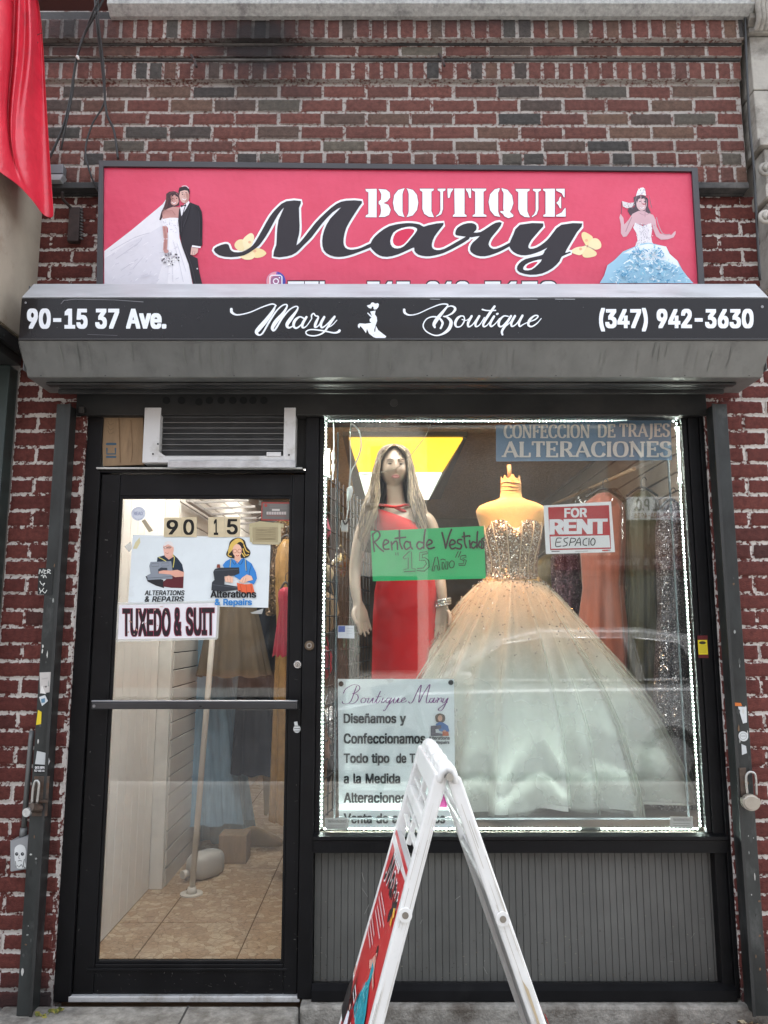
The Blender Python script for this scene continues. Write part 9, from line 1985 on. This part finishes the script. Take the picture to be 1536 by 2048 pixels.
for sgn, yy in ((1, cy0-.158), (-1, cy0-cw+.158)):
    for pts in ([(1.42,1.12),(1.98,1.50),(2.42,1.57),(2.50,1.12)], [(2.58,1.12),(2.52,1.57),(3.30,1.57),(3.42,1.12)], [(3.50,1.12),(3.40,1.57),(3.90,1.52),(4.15,1.14)]):
        bm = B(); q = cs(pts); prism_y(bm, q, yy-.004, yy+.004); recalc(bm); w_ = obj('window', bm, CG, car)
        bm = B(); pp = [Vector((x, yy+.005*sgn, z)) for x, z in q]; tube(bm, pp, .014, 6, closed=True); obj('trim', bm, M('chrome_trim', (.7,.7,.7), .2, metal=1), w_)
    for x in (.85, 3.70):
        bm = B(); c = Vector((cx0+x, cy0-.10 if sgn > 0 else cy0-cw+.10, zg+.33)); tube(bm, [c+Vector((0,-.11,0)), c+Vector((0,.11,0))], .33, 32); wh = obj('wheel', bm, CT, car)
        bm = B(); tube(bm, [c+Vector((0,-.115,0)), c+Vector((0,.115,0))], .22, 20); obj('rim', bm, CM_, wh)
    for x in (2.25, 3.2):
        bm = B(); obox(bm, (cx0+x, (cy0+.006) if sgn > 0 else (cy0-cw-.006), zg+.98), (cx0+x+.2, (cy0+.006) if sgn > 0 else (cy0-cw-.006), zg+.98), .03, .03); obj('door_handle', bm, CP_, car)
bm = B(); box(bm, cx0+1.45, cx0+1.62, cy0-.02, cy0+.16, zg+1.08, zg+1.22, .03); obj('wing_mirror', bm, CP_, car)
bm = B(); box(bm, cx0+4.50, cx0+4.60, cy0-.25, cy0-.02, zg+.75, zg+.98, .02); obj('tail_light', bm, M('tail_red', (.4,.01,.01), .2), car)
def house(x0, x1, h, mat, label, wcols, rows, wm, seed, shop=True):
    hs_ = thing('street_building', label, 'building', ((x0+x1)/2, -18.5, GZ))
    bm = B(); box(bm, x0, x1, -26, -17.5, GZ, h); obj('wall', bm, mat, hs_)
    bm = B(); box(bm, x0-.1, x1+.1, -17.5, -17.1, h-.1, h+.35, .03); obj('cornice', bm, wm, hs_)
    w = (x1-x0)/wcols
    for r_ in range(rows):
        for c_ in range(wcols):
            xa = x0+w*(c_+.5); z = 4.9+r_*2.9
            bm = B(); box(bm, xa-.62, xa+.62, -17.499, -17.40, z-.08, z+1.72, .01); fr_ = obj('window', bm, wm, hs_)
            bm = B(); box(bm, xa-.5, xa+.5, -17.42, -17.395, z, z+1.6); obj('pane', bm, CG, fr_)
    if shop:
        bm = B(); box(bm, x0+.3, x1-.3, -17.499, -17.42, .4, 2.9, .01); obj('shop_glass', bm, CG, hs_)
    return hs_
PALE = M('pale_render', (.55,.53,.48), .8, var=.08, scale=2); BRN = M('brown_brick_far', (.16,.085,.06), .85, var=.2, scale=6); GRYB = M('grey_brick_far', (.22,.20,.18), .85, var=.2, scale=6); TRIM = M('far_trim', (.45,.43,.38), .7)
h1 = house(-16, -.95, 8.5, BRN, 'brown brick building across the street with a black fire escape', 4, 1, TRIM, 1)
h2 = house(-.94, 1.2, 9.2, PALE, 'narrow pale rendered building across the street', 1, 1, TRIM, 2)
h3 = house(1.21, 6.2, 7.0, GRYB, 'low grey brick building across the street', 2, 0, TRIM, 3)
h4 = house(6.21, 18, 8.0, BRN, 'long brown building across the street with a medical office sign', 4, 1, TRIM, 4)
bm = B()
for z in (4.6, 7.4):
    box(bm, -2.9, -1.1, -17.4, -16.5, z, z+.06)
    for k in range(13): box(bm, -2.9+k*.148, -2.88+k*.148, -16.53, -16.5, z, z+.95)
    box(bm, -2.9, -1.1, -16.54, -16.5, z+.95, z+1.0)
for k in range(12): box(bm, -1.9+k*.07-.28, -1.9+k*.07+.28, -16.9+.0*k, -16.7, 4.7+k*.24, 4.73+k*.24)
obj('fire_escape', bm, M('fire_escape_black', (.02,.02,.02), .5), h1)
def far_sign(x0, x1, z0, z1, col, lines, label):
    bm = B(); box(bm, x0, x1, -17.36, -17.25, z0, z1, .01); s_ = solo('shop_sign', bm, ink(col), label, 'shop sign', loc=((x0+x1)/2, -17.3, z0))
    A = Art(lambda u, v: Vector((u, -17.249, v)), nrm=(0,1,0), step=.001, base=.002)
    for t, ua, ub, va, vb, c in lines: A.text(t, ub, vb, ua, va, c, bold=.02)
    A.done('lettering', s_)
far_sign(6.62, 9.0, 4.42, 5.05, '#d5d8dd', [('MEDICAL P.C.', 6.80, 8.35, 4.66, 5.0, '#2a3148'), ('WELCOME 929-401-4936', 6.80, 8.6, 4.46, 4.60, '#7d3a3c')], 'white medical office sign across the street, mirrored at the right of the window')
far_sign(4.6, 9.4, 3.05, 3.45, '#4a1d1d', [('Paint & Wallpaper', 5.7, 7.8, 3.14, 3.38, '#8d7d7a')], 'dark red paint and wallpaper shop sign across the street')
